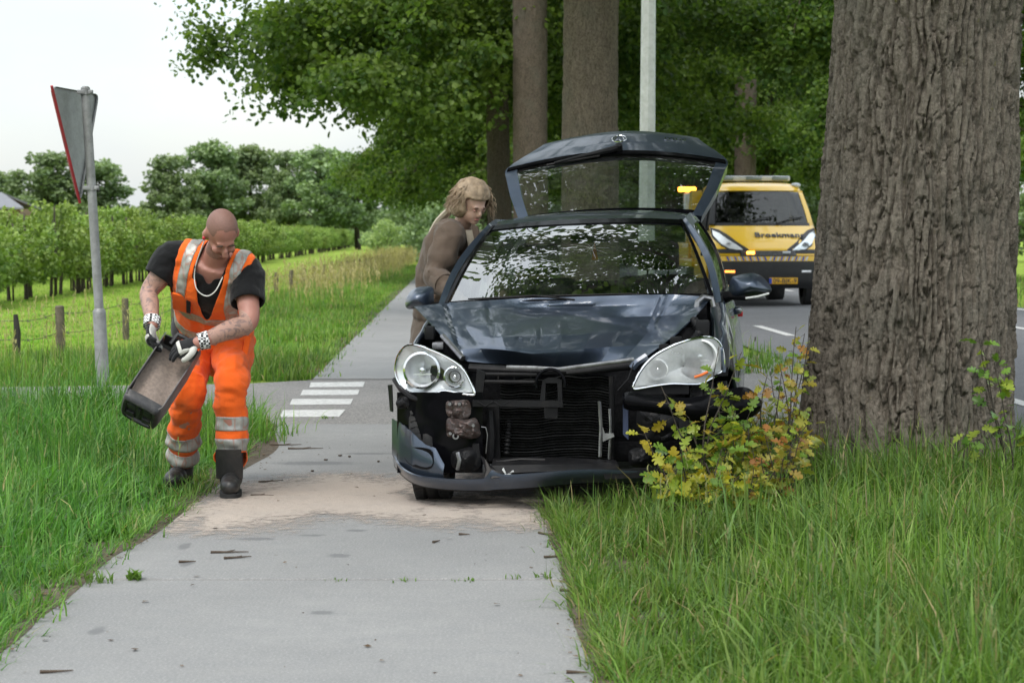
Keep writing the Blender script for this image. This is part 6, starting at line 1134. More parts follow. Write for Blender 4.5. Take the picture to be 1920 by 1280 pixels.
# ================================================================= PEOPLE
def solid(shapes, voxel, name, m, smooth=6, disp=None):
    """union of overlapping closed shapes as one continuous surface -> (V, F) arrays"""
    me = bpy.data.meshes.new('tmp'); me.from_pydata(shapes.v, [], shapes.f); bm = bmesh.new(); bm.from_mesh(me); bmesh.ops.recalc_face_normals(bm, faces=bm.faces[:]); bm.to_mesh(me); bm.free()
    o = bpy.data.objects.new('tmp', me); COL.objects.link(o); md = o.modifiers.new('r', 'REMESH'); md.mode = 'VOXEL'; md.voxel_size = voxel; sm = o.modifiers.new('s', 'SMOOTH'); sm.iterations = smooth; sm.factor = 0.5
    dg = bpy.context.evaluated_depsgraph_get(); r = bpy.data.meshes.new_from_object(o.evaluated_get(dg)); bpy.data.objects.remove(o); bpy.data.meshes.remove(me)
    V = np.zeros(len(r.vertices) * 3); r.vertices.foreach_get('co', V); V = V.reshape(-1, 3); N = np.zeros(len(r.vertices) * 3); r.vertices.foreach_get('normal', N); N = N.reshape(-1, 3); F = np.array([p.vertices[:] for p in r.polygons if len(p.vertices) == 4]); bpy.data.meshes.remove(r)
    if disp is not None: V = V + N * disp(V, N)[:, None]
    return V, F, N
def limb(B, pts, rad, n=14, flat=1.0, seg=5):
    P = crom(np.array(pts, float), (len(pts) - 1) * seg + 1); r = crom(np.array(rad, float)[:, None], len(P))[:, 0]; B.tube(P, r, n, flat=flat); B.ball(P[0], r[0] * 0.98, 8); B.ball(P[-1], r[-1] * 0.98, 8)
def sub(V, F, N, mask, off, name, m, parent, thick=0.004):
    f = F[mask]; ids, inv = np.unique(f, return_inverse=True); f = inv.reshape(-1, 4); P = V[ids] + N[ids] * off
    e = np.sort(np.concatenate([f[:, [0, 1]], f[:, [1, 2]], f[:, [2, 3]], f[:, [3, 0]]]), 1); key = e[:, 0].astype(np.int64) * (len(P) + 1) + e[:, 1]; u, cnt = np.unique(key, return_counts=True); b = u[cnt == 1]; b0, b1 = b // (len(P) + 1), b % (len(P) + 1)
    for _ in range(10):                                                # even out the cut edge
        acc_ = np.zeros_like(P); n_ = np.zeros(len(P)); np.add.at(acc_, b0, P[b1]); np.add.at(acc_, b1, P[b0]); np.add.at(n_, b0, 1); np.add.at(n_, b1, 1); k = n_ > 1; P[k] = 0.5 * P[k] + 0.5 * acc_[k] / n_[k, None]
    o = link(name, npmesh(name, P, f, m, True), parent)
    if thick: md = o.modifiers.new('t', 'SOLIDIFY'); md.thickness = thick; md.offset = 1
    return o
def skin_mat(name, c):
    t = NT(name); v = t.obj(); n = t.noise(v, 22, 5, 0.6); f = t.noise(v, 160, 3)
    col = t.ramp(n, [(0.3, tuple(x * y for x, y in zip(c, (0.94, 0.88, 0.87)))), (0.7, tuple(min(1, x * 1.08) for x in c))])
    t.set(color=col, rough=0.48, sss=0.12, normal=t.bump(f, 0.15, 0.002)); t.p.inputs['Subsurface Radius'].default_value = (0.012, 0.005, 0.003); t.p.inputs['Subsurface Scale'].default_value = 0.5; return t.m
M_SKIN = skin_mat('tanned_skin', (0.40, 0.19, 0.145)); M_SKIN2 = skin_mat('fair_skin', (0.50, 0.33, 0.25))
t = NT('tattooed_skin'); v = t.obj(); tt_ = t.ramp(t.noise(v, 26, 4, 0.6, 1.4), [(0.50, 0.0), (0.60, 0.62)]); c = t.mix(tt_, (0.40, 0.235, 0.18), (0.11, 0.085, 0.085)); t.set(color=c, rough=0.5); M_TATTOO = t.m
def cloth(name, c, var=0.12, bs=220, dirt=0.0, dirtcol=(0.05, 0.04, 0.035), rough=0.85, fluo=1.0, vs=5):
    t = NT(name); v = t.obj(); col = t.ramp(t.noise(v, vs, 5, 0.6), [(0.3, tuple(x * (1 - var) for x in c)), (0.7, tuple(min(1, x * (1 + var)) for x in c))])
    if dirt: col = t.mix(t.math('MULTIPLY', t.ramp(t.noise(v, 4.2, 5, 0.65), [(0.52, 0.0), (0.72, 1.0)]), dirt), col, dirtcol)
    t.set(color=col, rough=rough, spec=0.2, sheen=0.15, normal=t.bump(t.math('ADD', t.math('MULTIPLY', t.noise(v, 38, 4, 0.6), 2.0), t.noise(v, bs, 2)), 0.5, 0.004)); return t.m
M_ORG = cloth('orange_workwear', (0.90, 0.135, 0.015), 0.06, dirt=0.55, dirtcol=(0.30, 0.07, 0.03)); M_VEST = cloth('orange_vest', (0.92, 0.145, 0.015), 0.05, dirt=0.1, dirtcol=(0.4, 0.08, 0.02)); M_BLKC = cloth('black_cotton', (0.006, 0.006, 0.007), 0.2); M_GREYC = cloth('grey_cloth', (0.06, 0.06, 0.065))
t = NT('reflective_band'); v = t.obj(); col = t.ramp(t.noise(v, 30, 4), [(0.3, (0.30, 0.30, 0.28)), (0.7, (0.44, 0.435, 0.40))]); w = t.n('ShaderNodeTexVoronoi', {'Vector': t.obj((1, 1, 0.25)), 'Scale': 24.0}, feature='DISTANCE_TO_EDGE').outputs[0]; col = t.mix(t.ramp(w, [(0.02, 0.5), (0.05, 0.0)]), col, (0.4, 0.14, 0.08)); t.set(color=col, rough=0.45, metal=0.3); M_REFL = t.m
M_BOOT = mat('black_leather', (0.016, 0.016, 0.016), 0.45, var=0.3, dirt=0.4, dirtcol=(0.07, 0.06, 0.05), bump=0.3, bscale=90); M_SOLE = mat('boot_sole', (0.02, 0.02, 0.02), 0.8); M_GLOVEB = cloth('black_glove', (0.014, 0.014, 0.016)); M_GLOVEW = cloth('pale_glove', (0.55, 0.54, 0.50), dirt=0.3, dirtcol=(0.25, 0.22, 0.2))
t = NT('checked_cuff'); ck_ = t.n('ShaderNodeTexChecker', {'Vector': t.obj(), 'Scale': 80.0, 'Color1': (0.75, 0.75, 0.75, 1), 'Color2': (0.015, 0.015, 0.015, 1)}).outputs[0]; t.set(color=ck_, rough=0.8); M_CUFF = t.m
# ------------------------------------------------------------ worker
wb = ground(420, 920); worker = empty('person', (wb[0], wb[1], 0), 'bald worker in orange vest and trousers bending to pour granules', 'person'); WR = np.array([wb[0], wb[1], 0.0])
def W(px, py, Y): return at(px, py, Y) - WR
pel, waist, chest, uch, neck = W(404, 632, 11.86), W(398, 585, 11.72), W(398, 530, 11.52), W(398, 498, 11.43), W(404, 486, 11.37)
sR, eR, wR = W(326, 482, 11.48), W(279, 548, 11.44), W(285, 601, 11.22); sL, eL, wL = W(462, 510, 11.40), W(466, 603, 11.24), W(380, 639, 11.08)
hR, kR, aR = W(370, 652, 11.86), W(352, 735, 11.52), W(341, 858, 11.74); hL, kL, aL = W(436, 650, 11.82), W(433, 714, 11.45), W(433, 866, 11.44)
head_c = W(416, 437, 11.24)
ax = neck - pel; tlen = np.linalg.norm(ax); ax /= tlen; lat = sL - sR; lat -= ax * (lat @ ax); lat /= np.linalg.norm(lat); fr = np.cross(lat, ax); fr = fr if fr[1] < 0 else -fr
def torso(B, g, upper=True):
    """elliptical sections along the trunk; g = extra thickness"""
    lo = 0.022 if g == 0.0 else 0.0
    secs = [(pel - ax * 0.06, 0.155 - 2 * lo, 0.115 - lo), (pel + ax * 0.04, 0.172 - lo, 0.126 - lo), (waist * 0.6 + pel * 0.4, 0.172 - lo, 0.125 - lo), (waist, 0.168, 0.122), (chest * 0.5 + waist * 0.5, 0.18, 0.13), (chest, 0.195, 0.14), (uch * 0.6 + chest * 0.4, 0.20, 0.135), (uch, 0.185, 0.115), (neck, 0.11, 0.085)]
    G = []
    for c, a, b in secs:
        G.append([c + lat * (a + g) * math.cos(x) * (abs(math.cos(x)) ** -0.12 if abs(math.cos(x)) > 0.01 else 1) + fr * (b + g) * math.sin(x) for x in np.linspace(0, 2 * math.pi, 28, endpoint=False)])
    G = crom(np.array(G), 33); n0 = len(B.v); B.grid(G, closed_u=True); B.f.append(tuple(n0 + i for i in range(28))); B.f.append(tuple(n0 + 32 * 28 + i for i in range(28)))
# ---- body: one continuous surface
B = MB(); torso(B, 0.0); limb(B, [uch + (sR - uch) * 0.4, sR, sR * 0.45 + eR * 0.55, eR, eR * 0.62 + wR * 0.38, wR, wR + (wR - eR) * 0.12], [0.07, 0.070, 0.058, 0.046, 0.046, 0.033, 0.031]); limb(B, [uch + (sL - uch) * 0.4, sL, sL * 0.5 + eL * 0.5, eL, eL * 0.62 + wL * 0.38, wL, wL + (wL - eL) * 0.1], [0.07, 0.072, 0.060, 0.050, 0.048, 0.034, 0.032])
limb(B, [hR, kR, aR, aR - (0, 0, 0.05)], [0.070, 0.065, 0.045, 0.045]); limb(B, [hL, kL, aL, aL - (0, 0, 0.05)], [0.070, 0.065, 0.045, 0.045]); limb(B, [uch, neck, (neck * 0.55 + head_c * 0.45)], [0.075, 0.066, 0.062])
HM = np.array(Matrix.Rotation(R(26), 3, 'Z') @ Matrix.Rotation(R(52), 3, 'X') @ Matrix.Rotation(R(-6), 3, 'Y'))   # turned to his left, bowed
def hd(x, y, z): return head_c + HM @ np.array([x, y, z])                   # face looks along -y
def hball(c, r, n=10): B.ball(hd(*c), r, n, M=HM)
hball((0, 0.015, 0.025), (0.079, 0.098, 0.094), 16); hball((0, -0.020, -0.045), (0.063, 0.070, 0.075), 14); hball((0, -0.062, -0.088), (0.036, 0.030, 0.027)); hball((0, -0.100, -0.026), (0.014, 0.020, 0.026)); hball((0, -0.112, -0.042), (0.019, 0.017, 0.013)); hball((0.035, -0.070, -0.038), (0.026, 0.022, 0.022)); hball((-0.035, -0.070, -0.038), (0.026, 0.022, 0.022)); hball((0, -0.078, 0.014), (0.050, 0.016, 0.014)); hball((0, -0.088, -0.066), (0.024, 0.010, 0.009))
hball((0.083, 0.012, -0.02), (0.013, 0.022, 0.036)); hball((-0.083, 0.012, -0.02), (0.013, 0.022, 0.036))
V, F, N = solid(B, 0.0075, 'body', M_SKIN, 4)
body = link('body', npmesh('body', V, F, M_SKIN, True), worker); Fc = V[F].mean(1)
# tattooed forearms: own skin patches lying on the arms
def axial(P, a, b): e = b - a; L_ = np.linalg.norm(e); e = e / L_; s_ = (P - a) @ e; return s_, np.linalg.norm(P - a - s_[:, None] * e, axis=1), L_
for a, b, lo, hi in ((sR * 0.35 + eR * 0.65, wR, 0.0, 0.9), (eL, wL, 0.03, 0.9)):
    s_, r_, L_ = axial(Fc, a, b); mk = (s_ > lo * L_) & (s_ < hi * L_) & (r_ < 0.085); sub(V, F, N, mk, 0.0008, 'tattoo', M_TATTOO, body, 0)
# face details
def blob(nm, c, r, m, n=8, par=body): return MB().ball(hd(*c), r, n, M=HM).build(nm, m, par)
M_BROW = mat('brow_hair', (0.07, 0.045, 0.03), 0.9); M_LIP = mat('lips', (0.33, 0.13, 0.11), 0.5); M_LID = mat('eyelid', (0.34, 0.18, 0.14), 0.5)
for sx in (-1, 1):
    blob('eyebrow', (sx * 0.033, -0.0925, 0.014), (0.019, 0.005, 0.0042), M_BROW); blob('eyelid', (sx * 0.032, -0.0795, -0.008), (0.012, 0.008, 0.006), M_SKIN)
blob('lips', (0, -0.0945, -0.0665), (0.020, 0.006, 0.005), M_LIP); M_EARP = mat('red_earplug', (0.6, 0.04, 0.05), 0.5); blob('earplug', (-0.089, -0.004, -0.026), (0.009, 0.009, 0.012), M_EARP)
# stubble of shaved hair over the skull
t = NT('shaved_hair'); v = t.obj(); t.set(color=t.ramp(t.noise(v, 400, 2), [(0.3, (0.13, 0.07, 0.055)), (0.75, (0.34, 0.175, 0.135))]), rough=0.6); hz_ = (Fc - head_c) @ HM; mk = (np.linalg.norm(Fc - head_c, axis=1) < 0.135) & (hz_[:, 2] > 0.035) & (hz_[:, 1] > -0.045 + 0.5 * (np.abs(hz_[:, 0]) < 0.03) * 0.0 - 0.45 * np.abs(np.abs(hz_[:, 0]) - 0.045)) | (np.linalg.norm(Fc - head_c, axis=1) < 0.135) & (hz_[:, 2] > -0.05) & (hz_[:, 1] > 0.035); sub(V, F, N, mk, 0.0006, 'shaved_hair', t.m, body, 0); near = np.linalg.norm(Fc - head_c, axis=1) < 0.16; mk = near & (hz_[:, 2] < -0.045) & (hz_[:, 1] < 0.0) & (hz_[:, 2] > -0.125); t = NT('beard_stubble'); v = t.obj(); t.set(color=t.ramp(t.noise(v, 420, 2), [(0.3, (0.14, 0.075, 0.06)), (0.7, (0.36, 0.18, 0.14))]), rough=0.6); sub(V, F, N, mk, 0.0005, 'stubble', t.m, body, 0)
# ---- T-shirt
def wrinkle(amp, fx, seed, ext=None):
    return lambda V, N: amp * ((fbm(V * fx, seed, 4) - 0.5) * 1.4 + 0.9 * (0.75 - np.abs(2 * fbm(V * np.array(fx) * 0.8 + 11, seed + 3, 3) - 1) * 3.0).clip(-0.6, 1)) + (ext(V) if ext else 0)
B = MB(); torso(B, 0.012); limb(B, [uch + (sR - uch) * 0.35, sR, sR * 0.45 + eR * 0.55], [0.07, 0.083, 0.080]); limb(B, [uch + (sL - uch) * 0.35, sL, sL * 0.42 + eL * 0.58], [0.07, 0.084, 0.084])
Vs, Fs_, Ns = solid(B, 0.008, 't_shirt', M_BLKC, 3, wrinkle(0.006, (11, 11, 16), 5)); fc = Vs[Fs_].mean(1)
tloc = (fc - pel) @ ax; xl = (fc - pel) @ lat; fl = (fc - pel) @ fr
def cone(a, b, lim): s_, r_, L_ = axial(fc, a, b); return s_ > L_ * lim
keep = ~((tloc > tlen * 0.97) & (np.abs(xl) < 0.085)); shirt_v = (fl > 0) & (tloc > tlen * 0.90) & (np.abs(xl - 0.005) < 0.030 * (tloc - tlen * 0.90) / (tlen * 0.08) + 0.006)
for a, b, k in ((sR, eR, 0.60), (sL, eL, 0.62)):
    s_, r_, L_ = axial(fc, a, b); keep &= ~((s_ > L_ * k) & (r_ < 0.14) & (np.abs(xl) > 0.15))
shirt = sub(Vs, Fs_, Ns, keep & ~shirt_v, 0, 't_shirt', M_BLKC, worker, 0.004)
cl = MB()
for sx in (-1, 1): cl.sheet([[neck + lat * sx * (0.075 + 0.004 * j) + fr * f_ + ax * (0.012 - 0.02 * j) for f_ in (-0.05, 0.02, 0.07, 0.095)] for j in range(3)], 0.004)
cl.build('collar', M_BLKC, shirt)
# ---- vest
B = MB(); torso(B, 0.026); limb(B, [sR * 0.85 + uch * 0.15, sR * 0.4 + uch * 0.6, uch, sL * 0.4 + uch * 0.6, sL * 0.85 + uch * 0.15], [0.100, 0.104, 0.108, 0.104, 0.100])
Vv, Fv, Nv = solid(B, 0.008, 'vest', M_VEST, 3, wrinkle(0.009, (10, 10, 13), 9)); fc = Vv[Fv].mean(1); tl_ = (fc - pel) @ ax; xl = (fc - pel) @ lat; fl = (fc - pel) @ fr
vx = xl - 0.012; topk = 0.99; vneck = (fl > 0.02) & (tl_ > tlen * 0.52) & (np.abs(vx) < 0.006 + 0.060 * np.clip((tl_ - tlen * 0.52) / (tlen * 0.4), 0, 1) ** 0.8); nk = (tl_ > tlen * 0.92) & (np.abs(xl) < 0.08)
arm = (np.abs(xl) > 0.188) & (tl_ > tlen * 0.62); hem = tl_ < tlen * 0.10
vest_mask = ~vneck & ~nk & ~arm & ~hem; vest = sub(Vv, Fv, Nv, vest_mask, 0, 'vest', M_VEST, worker, 0.006)
bv = (np.abs(np.abs(xl) - 0.128) < 0.027) & (tl_ > tlen * 0.5); bh = 0
sub(Vv, Fv, Nv, vest_mask & bv & (xl < 0), 0.007, 'reflective_band', M_REFL, vest, 0.002); sub(Vv, Fv, Nv, vest_mask & bv & (xl > 0), 0.007, 'reflective_band', M_REFL, vest, 0.002)
for tq in (0.50, 0.24): sub(Vv, Fv, Nv, vest_mask & (np.abs(tl_ - tlen * tq) < 0.027), 0.0075, 'reflective_band', M_REFL, vest, 0.002)
pk = MB(); pc = waist * 0.2 + chest * 0.8
MB().box(chest + fr * 0.158 - lat * 0.105 - ax * 0.03, (0.10, 0.012, 0.13), M=np.stack([lat, fr, ax], 1), bev=0.005).build('pocket', M_VEST, vest)
MB().box(chest + fr * 0.168 - lat * 0.065 - ax * 0.03, (0.022, 0.01, 0.10), M=np.stack([lat, fr, ax], 1), bev=0.003).build('zip_flap', M_BLKC, vest)
# ---- trousers
B = MB(); limb(B, [pel + ax * 0.0, pel - ax * 0.03, pel - ax * 0.08], [0.15, 0.158, 0.155], 20); B.ball(pel - ax * 0.05, (0.205, 0.165, 0.14), 14)
limb(B, [hR + (0, 0, 0.03), hR * 0.5 + kR * 0.5, kR, kR * 0.5 + aR * 0.5, aR + (0, 0, -0.01)], [0.110, 0.094, 0.079, 0.077, 0.074]); limb(B, [hL + (0, 0, 0.03), hL * 0.5 + kL * 0.5, kL, kL * 0.5 + aL * 0.5, aL + (0, 0, 0.015)], [0.106, 0.095, 0.083, 0.078, 0.075])
def folds(V):
    d = 0
    for a, b, o_ in ((kR, aR, 0.3), (kL, aL, 1.1)):
        s_, r_, L_ = axial(V, a, b); d = d + np.where(r_ < 0.16, 0.009 * np.sin(s_ * 62 + o_ + 2.5 * fbm(V * 7, 3, 2)) * np.exp(-((s_ - L_ * 0.92) / 0.12) ** 2) + 0.007 * np.sin(s_ * 48 + 3 * fbm(V * 9, 8, 2)) * np.exp(-(s_ / 0.12) ** 2), 0)
    return d
Vt, Ft, Nt = solid(B, 0.008, 'trousers', M_ORG, 3, wrinkle(0.014, (9, 9, 13), 15, folds)); fc = Vt[Ft].mean(1)
sR_, rR_, LR_ = axial(fc, kR, aR); sL_, rL_, LL_ = axial(fc, kL, aL)
onL = (rL_ < rR_); keep = ~(((~onL) & (sR_ > LR_ * 1.02)) | (onL & (sL_ > LL_ * 0.88) & (fc[:, 1] < aL[1] + 0.01)))
tr = sub(Vt, Ft, Nt, keep, 0, 'trousers', M_ORG, worker, 0.005)
for q0, q1 in ((0.60, 0.76), (0.84, 0.99)):
    sub(Vt, Ft, Nt, (~onL) & (sR_ > LR_ * q0) & (sR_ < LR_ * q1) & keep, 0.006, 'reflective_band', M_REFL, tr, 0.002)
for q0, q1 in ((0.44, 0.60), (0.70, 0.86)):
    sub(Vt, Ft, Nt, onL & (sL_ > LL_ * q0) & (sL_ < LL_ * q1) & keep, 0.006, 'reflective_band', M_REFL, tr, 0.002)
c_ = W(462, 672, 11.66); MB().box(c_, (0.035, 0.16, 0.19), M=Matrix.Rotation(R(-28), 3, 'X') @ Matrix.Rotation(R(8), 3, 'Y'), bev=0.014).build('cargo_pocket', M_ORG, tr)
MB().ball(W(338, 616, 11.80), (0.05, 0.07, 0.09), 10).build('tool_pouch', M_GREYC, tr)
# ---- boots
def boot(a, toe, name):
    d = toe - a; d[2] = 0; d = d / np.linalg.norm(d); z0 = -WR[2] + 0.0; g = np.array([a[0], a[1], 0.0]); side = np.array([-d[1], d[0], 0]); B = MB()
    limb(B, [a + (0, 0, 0.06), a, g + (0, 0, 0.085)], [0.066, 0.064, 0.062]); 
    for q, rx_, rz_ in ((-0.05, 0.046, 0.050), (0.02, 0.05, 0.062), (0.09, 0.052, 0.055), (0.15, 0.052, 0.048), (0.185, 0.045, 0.043)): B.ball(g + d * q + (0, 0, 0.028 + rz_ * 0.75), (rx_, rx_ * 1.15, rz_), 10)
    Vb, Fb, Nb = solid(B, 0.007, name, M_BOOT, 3); Vb[:, 2] = np.maximum(Vb[:, 2], 0.018); bo = link(name, npmesh(name, Vb, Fb, M_BOOT, True), worker)
    so_ = MB(); n = 26; ring = []
    for i in range(n):
        x = 2 * math.pi * i / n; L_ = 0.155 if math.cos(x) > 0 else 0.13; ring.append(g + d * (0.065 + L_ * math.copysign(abs(math.cos(x)) ** 0.7, math.cos(x))) + side * (0.056 * math.copysign(abs(math.sin(x)) ** 0.75, math.sin(x))) + (0, 0, 0.0))
    so_.prism(ring, (0, 0, 0.028)); so_.build('sole', M_SOLE, bo)
    for k in range(4): c = g + d * (0.075 - 0.018 * k) + np.array([0, 0, 0.10 + 0.022 * k]); MB().tube([c - side * 0.035, c + d * 0.012 + (0, 0, 0.006), c + side * 0.035], 0.0035, 5).build('lace', M_SOLE, bo)
    return bo
bl = boot(aL.copy(), aL + (0.02, -0.2, 0), 'boot'); boot(aR.copy(), aR + (-0.03, -0.2, 0), 'boot')
MB().sheet([[aL + np.array([x, -0.090 - 0.012 * (1 - (x / 0.06) ** 2) + 0.01 * k, 0.075 - 0.05 * k]) for x in np.linspace(-0.062, 0.062, 7)] for k in range(4)], 0.012).build('boot_tongue', M_BOOT, bl)
# ---- chain necklace
nk_ = MB(); P = [hd(-0.082, 0.0, -0.05), neck + lat * -0.075 + fr * 0.09 - ax * 0.0, neck - lat * 0.045 + fr * 0.155 - ax * 0.07, neck + lat * 0.01 + fr * 0.165 - ax * 0.10, neck + lat * 0.055 + fr * 0.150 - ax * 0.06, neck + lat * 0.075 + fr * 0.09 + ax * 0.0]; P = crom(P, 60); nk_.tube(P, 0.0032, 6); nk_.build('white_necklace', mat('pearl', (0.75, 0.74, 0.7), 0.35), worker)
# ---- gloves
def glove(w_, fwd, palm_n, curl, name, thumb_side, size=1.0, spread=0.3):
    """w_ wrist, fwd hand direction, palm_n direction the palm faces"""
    fwd = fwd / np.linalg.norm(fwd); pn = palm_n - fwd * (palm_n @ fwd); pn /= np.linalg.norm(pn); sd = np.cross(fwd, pn) * thumb_side; B = MB(); s = size
    for q, a, b in ((0.02, 0.032, 0.022), (0.05, 0.040, 0.021), (0.085, 0.042, 0.019)): B.ball(w_ + fwd * q * s, (a * s,) * 3, 10, M=np.stack([sd, fwd * 0.9, pn * b / a], 1))
    for k, (ox, ln) in enumerate(((0.030, 0.072), (0.010, 0.080), (-0.011, 0.076), (-0.030, 0.060))):
        base = w_ + fwd * (0.093 - 0.004 * abs(k - 1)) * s + sd * ox * s; ang = 0.15; P = [base - fwd * 0.02]; d = fwd * 1.0 + sd * ox * spread * 6; d /= np.linalg.norm(d); p = base.copy()
        for j in range(3):
            a = curl * (0.55 + 0.35 * j); dd = d * math.cos(a) + pn * math.sin(a); p = p + dd * ln * s * (0.42, 0.33, 0.25)[j]; P.append(p.copy())
        limb(B, P, [0.0115 * s, 0.0112 * s, 0.0102 * s, 0.0088 * s], 9, seg=3)
    tb_ = w_ + fwd * 0.035 * s + sd * 0.032 * s; limb(B, [tb_ - sd * 0.012, tb_ + sd * 0.022 * s + fwd * 0.02 * s + pn * 0.010, tb_ + sd * 0.030 * s + fwd * 0.045 * s + pn * 0.025, tb_ + sd * 0.026 * s + fwd * 0.065 * s + pn * 0.038], [0.015 * s, 0.0135 * s, 0.012 * s, 0.010 * s], 9, seg=3)
    Vg, Fg, Ng = solid(B, 0.0038, name, M_GLOVEB, 2); gm = link(name, npmesh(name, Vg, Fg, M_GLOVEB, True), worker); fc = Vg[Fg].mean(1); q = (fc - w_) @ fwd; x = (fc - w_) @ sd; n_ = Ng[Fg].mean(1) @ pn
    mk = ((x > 0.036 * s) & (q < 0.11 * s)) | ((n_ > 0.35) & (q < 0.10 * s)); sub(Vg, Fg, Ng, mk, 0.0012, 'pale_panel', M_GLOVEW, gm, 0.001); mk = (q > 0.096 * s) & (q < 0.112 * s) & (n_ < -0.1); sub(Vg, Fg, Ng, mk, 0.002, 'knuckle_pad', M_GLOVEW, gm, 0.001)
    MB().tube([w_ - fwd * 0.035 * s, w_ - fwd * 0.01, w_ + fwd * 0.012 * s], [0.043 * s, 0.041 * s, 0.040 * s], 18).build('cuff', M_CUFF, gm); return gm
rimL, rimR = W(290, 655, 11.12), W(352, 668, 11.08)
glove(wR + (W(282, 650, 11.12) - wR) * 0.15, W(279, 650, 11.10) - wR, np.array([0.75, -0.35, -0.2]), 0.85, 'glove', -1, 1.06)
glove(wL + (W(325, 655, 11.03) - wL) * 0.05, W(322, 654, 11.05) - wL, np.array([-0.1, 0.55, -0.85]), 0.75, 'glove', 1, 1.08)
# ------------------------------------------------------------ cut-open can with granules
bA, bB = np.array([0.20, 0.30, 0.344]) * 0.80, np.array([0.165, -0.01, -0.087]); bC = np.cross(bA, bB); bC = bC if bC[1] > 0 else -bC; bC = bC / np.linalg.norm(bC) * 0.185
bO = at(236, 735, 10.90); can_e = empty('cut_open_can', tuple(bO), 'grey plastic can with one side cut away, held by the worker', 'can')
M_CAN = mat('grey_can_plastic', (0.085, 0.085, 0.09), 0.5, var=0.25, vscale=8, dirt=0.5, dirtcol=(0.20, 0.18, 0.16), bump=0.2, bscale=60); M_CANB = mat('black_can_base', (0.02, 0.02, 0.022), 0.4, var=0.4, vscale=10, dirt=0.35, dirtcol=(0.14, 0.13, 0.12))
def bp(a, b_, c): return bA * a + bB * b_ + bC * c
cs = [(0.0, 0.0), (-0.03, 0.25), (-0.02, 0.75), (0.03, 0.92), (0.15, 1.0), (0.5, 1.02), (0.85, 1.0), (0.97, 0.92), (1.02, 0.75), (1.03, 0.25), (1.0, 0.0)]; CS = crom(np.array(cs), 41)
G = [[bp(a, b_ if 0 else (0.5 + (b_ - 0.5) * (1 - 0.10 * max(0, (0.06 - a) / 0.06) ** 2)), c * (1.0 if a < 0.75 else 1.0 - 0.5 * (a - 0.75) / 0.25) + (0.12 * math.sin((a - 0.05) * 6) * 0.15 if c < 0.02 else 0)) for b_, c in CS] for a in np.linspace(0.0, 1.02, 22)]
MB().sheet(G, 0.005).build('shell', M_CAN, can_e)
ringb = [bp(0.0, b_, c) for b_, c in CS] ; B = MB(); G2 = []
cenb = bp(0.0, 0.5, 0.52); loop = np.array([bp(0, b_, c) for b_, c in smooth_loop([(0.05, 0.02), (0.5, 0.0), (0.95, 0.02), (1.02, 0.12), (1.03, 0.5), (1.02, 0.8), (0.92, 0.98), (0.5, 1.02), (0.08, 0.98), (-0.02, 0.8), (-0.03, 0.5), (-0.02, 0.12)], 48)]); An = bA / np.linalg.norm(bA)
for f_, o_ in ((1.0, 0.03), (1.01, 0.0), (0.97, -0.018), (0.86, -0.028), (0.74, -0.026), (0.68, -0.014), (0.4, -0.012), (0.02, -0.012)): G2.append(cenb + (loop - cenb) * f_ + An * o_)
bs_ = MB().grid(np.array(G2), closed_u=True).build('base', M_CANB, can_e)
for (b_, c_, w_, h_) in ((0.26, 0.30, 0.26, 0.18), (0.26, 0.72, 0.24, 0.2), (0.74, 0.3, 0.24, 0.2), (0.74, 0.72, 0.26, 0.18), (0.5, 0.5, 0.1, 0.5)): MB().box(bp(0, b_, c_) - An * 0.017, (w_ * 0.18, h_ * 0.18, 0.014), M=np.stack([bB / np.linalg.norm(bB), bC / np.linalg.norm(bC), An], 1), bev=0.004).build('moulded_foot', M_CANB, bs_)
tpn = MB(); tpn.sheet([[bp(1.0 + 0.02 * math.sin(b_ * 3), b_, c) for b_ in np.linspace(0.0, 1.0, 9)] for c in np.linspace(0.02, 0.5, 5)], 0.005); tpn.build('top_end', M_CANB, can_e)
hb = MB(); hb.tube([bp(0.93, 0.25, 0.1), bp(1.06, 0.3, -0.05), bp(1.06, 0.7, -0.05), bp(0.93, 0.75, 0.1)], 0.014, 9); hb.build('grip', M_CANB, can_e)
M_GRAN = mat('granule_fill', (0.27, 0.215, 0.18), 0.95, var=0.2, vscale=60, bump=0.9, bscale=260, bdist=0.006)
Gs = [[bp(a, b_, 0.42 + 0.30 * (a - 0.1) + 0.05 * math.sin(b_ * 7 + a * 5)) for b_ in np.linspace(-0.02, 1.02, 15)] for a in np.linspace(0.02, 0.92, 15)]
tag(MB().sheet(Gs, -0.03).build('granule_load', M_GRAN, loc=tuple(bO)), 'brown absorbent granules lying inside the cut-open can', 'granules')
# ------------------------------------------------------------ second person
M_JACK = cloth('brown_jacket', (0.12, 0.088, 0.066), 0.15, bs=300, vs=9); M_CREAM = cloth('cream_knit', (0.55, 0.48, 0.38)); M_HAIR = mat('light_brown_hair', (0.34, 0.25, 0.165), 0.6, var=0.35, vscale=25, bump=0.8, bscale=45, bdist=0.01); M_TROU = cloth('brown_trousers', (0.12, 0.095, 0.075))
pb = np.array([-0.50, 13.35, 0.0]); p2o = empty('person', tuple(pb), 'person in brown jacket leaning into the car beside the mirror', 'person')
def Q(px, py, Y): return at(px, py, Y) - pb
hip, mid_, chs, nk2, hc = Q(828, 600, 13.5), Q(830, 530, 13.45), Q(846, 462, 13.35), Q(864, 425, 13.25), Q(886, 382, 13.15)
sA, eA, wA = Q(842, 440, 13.1), Q(818, 520, 12.98), Q(862, 556, 12.72); sB, eB, wB = Q(880, 450, 13.45), Q(930, 520, 13.3), Q(945, 560, 12.9)
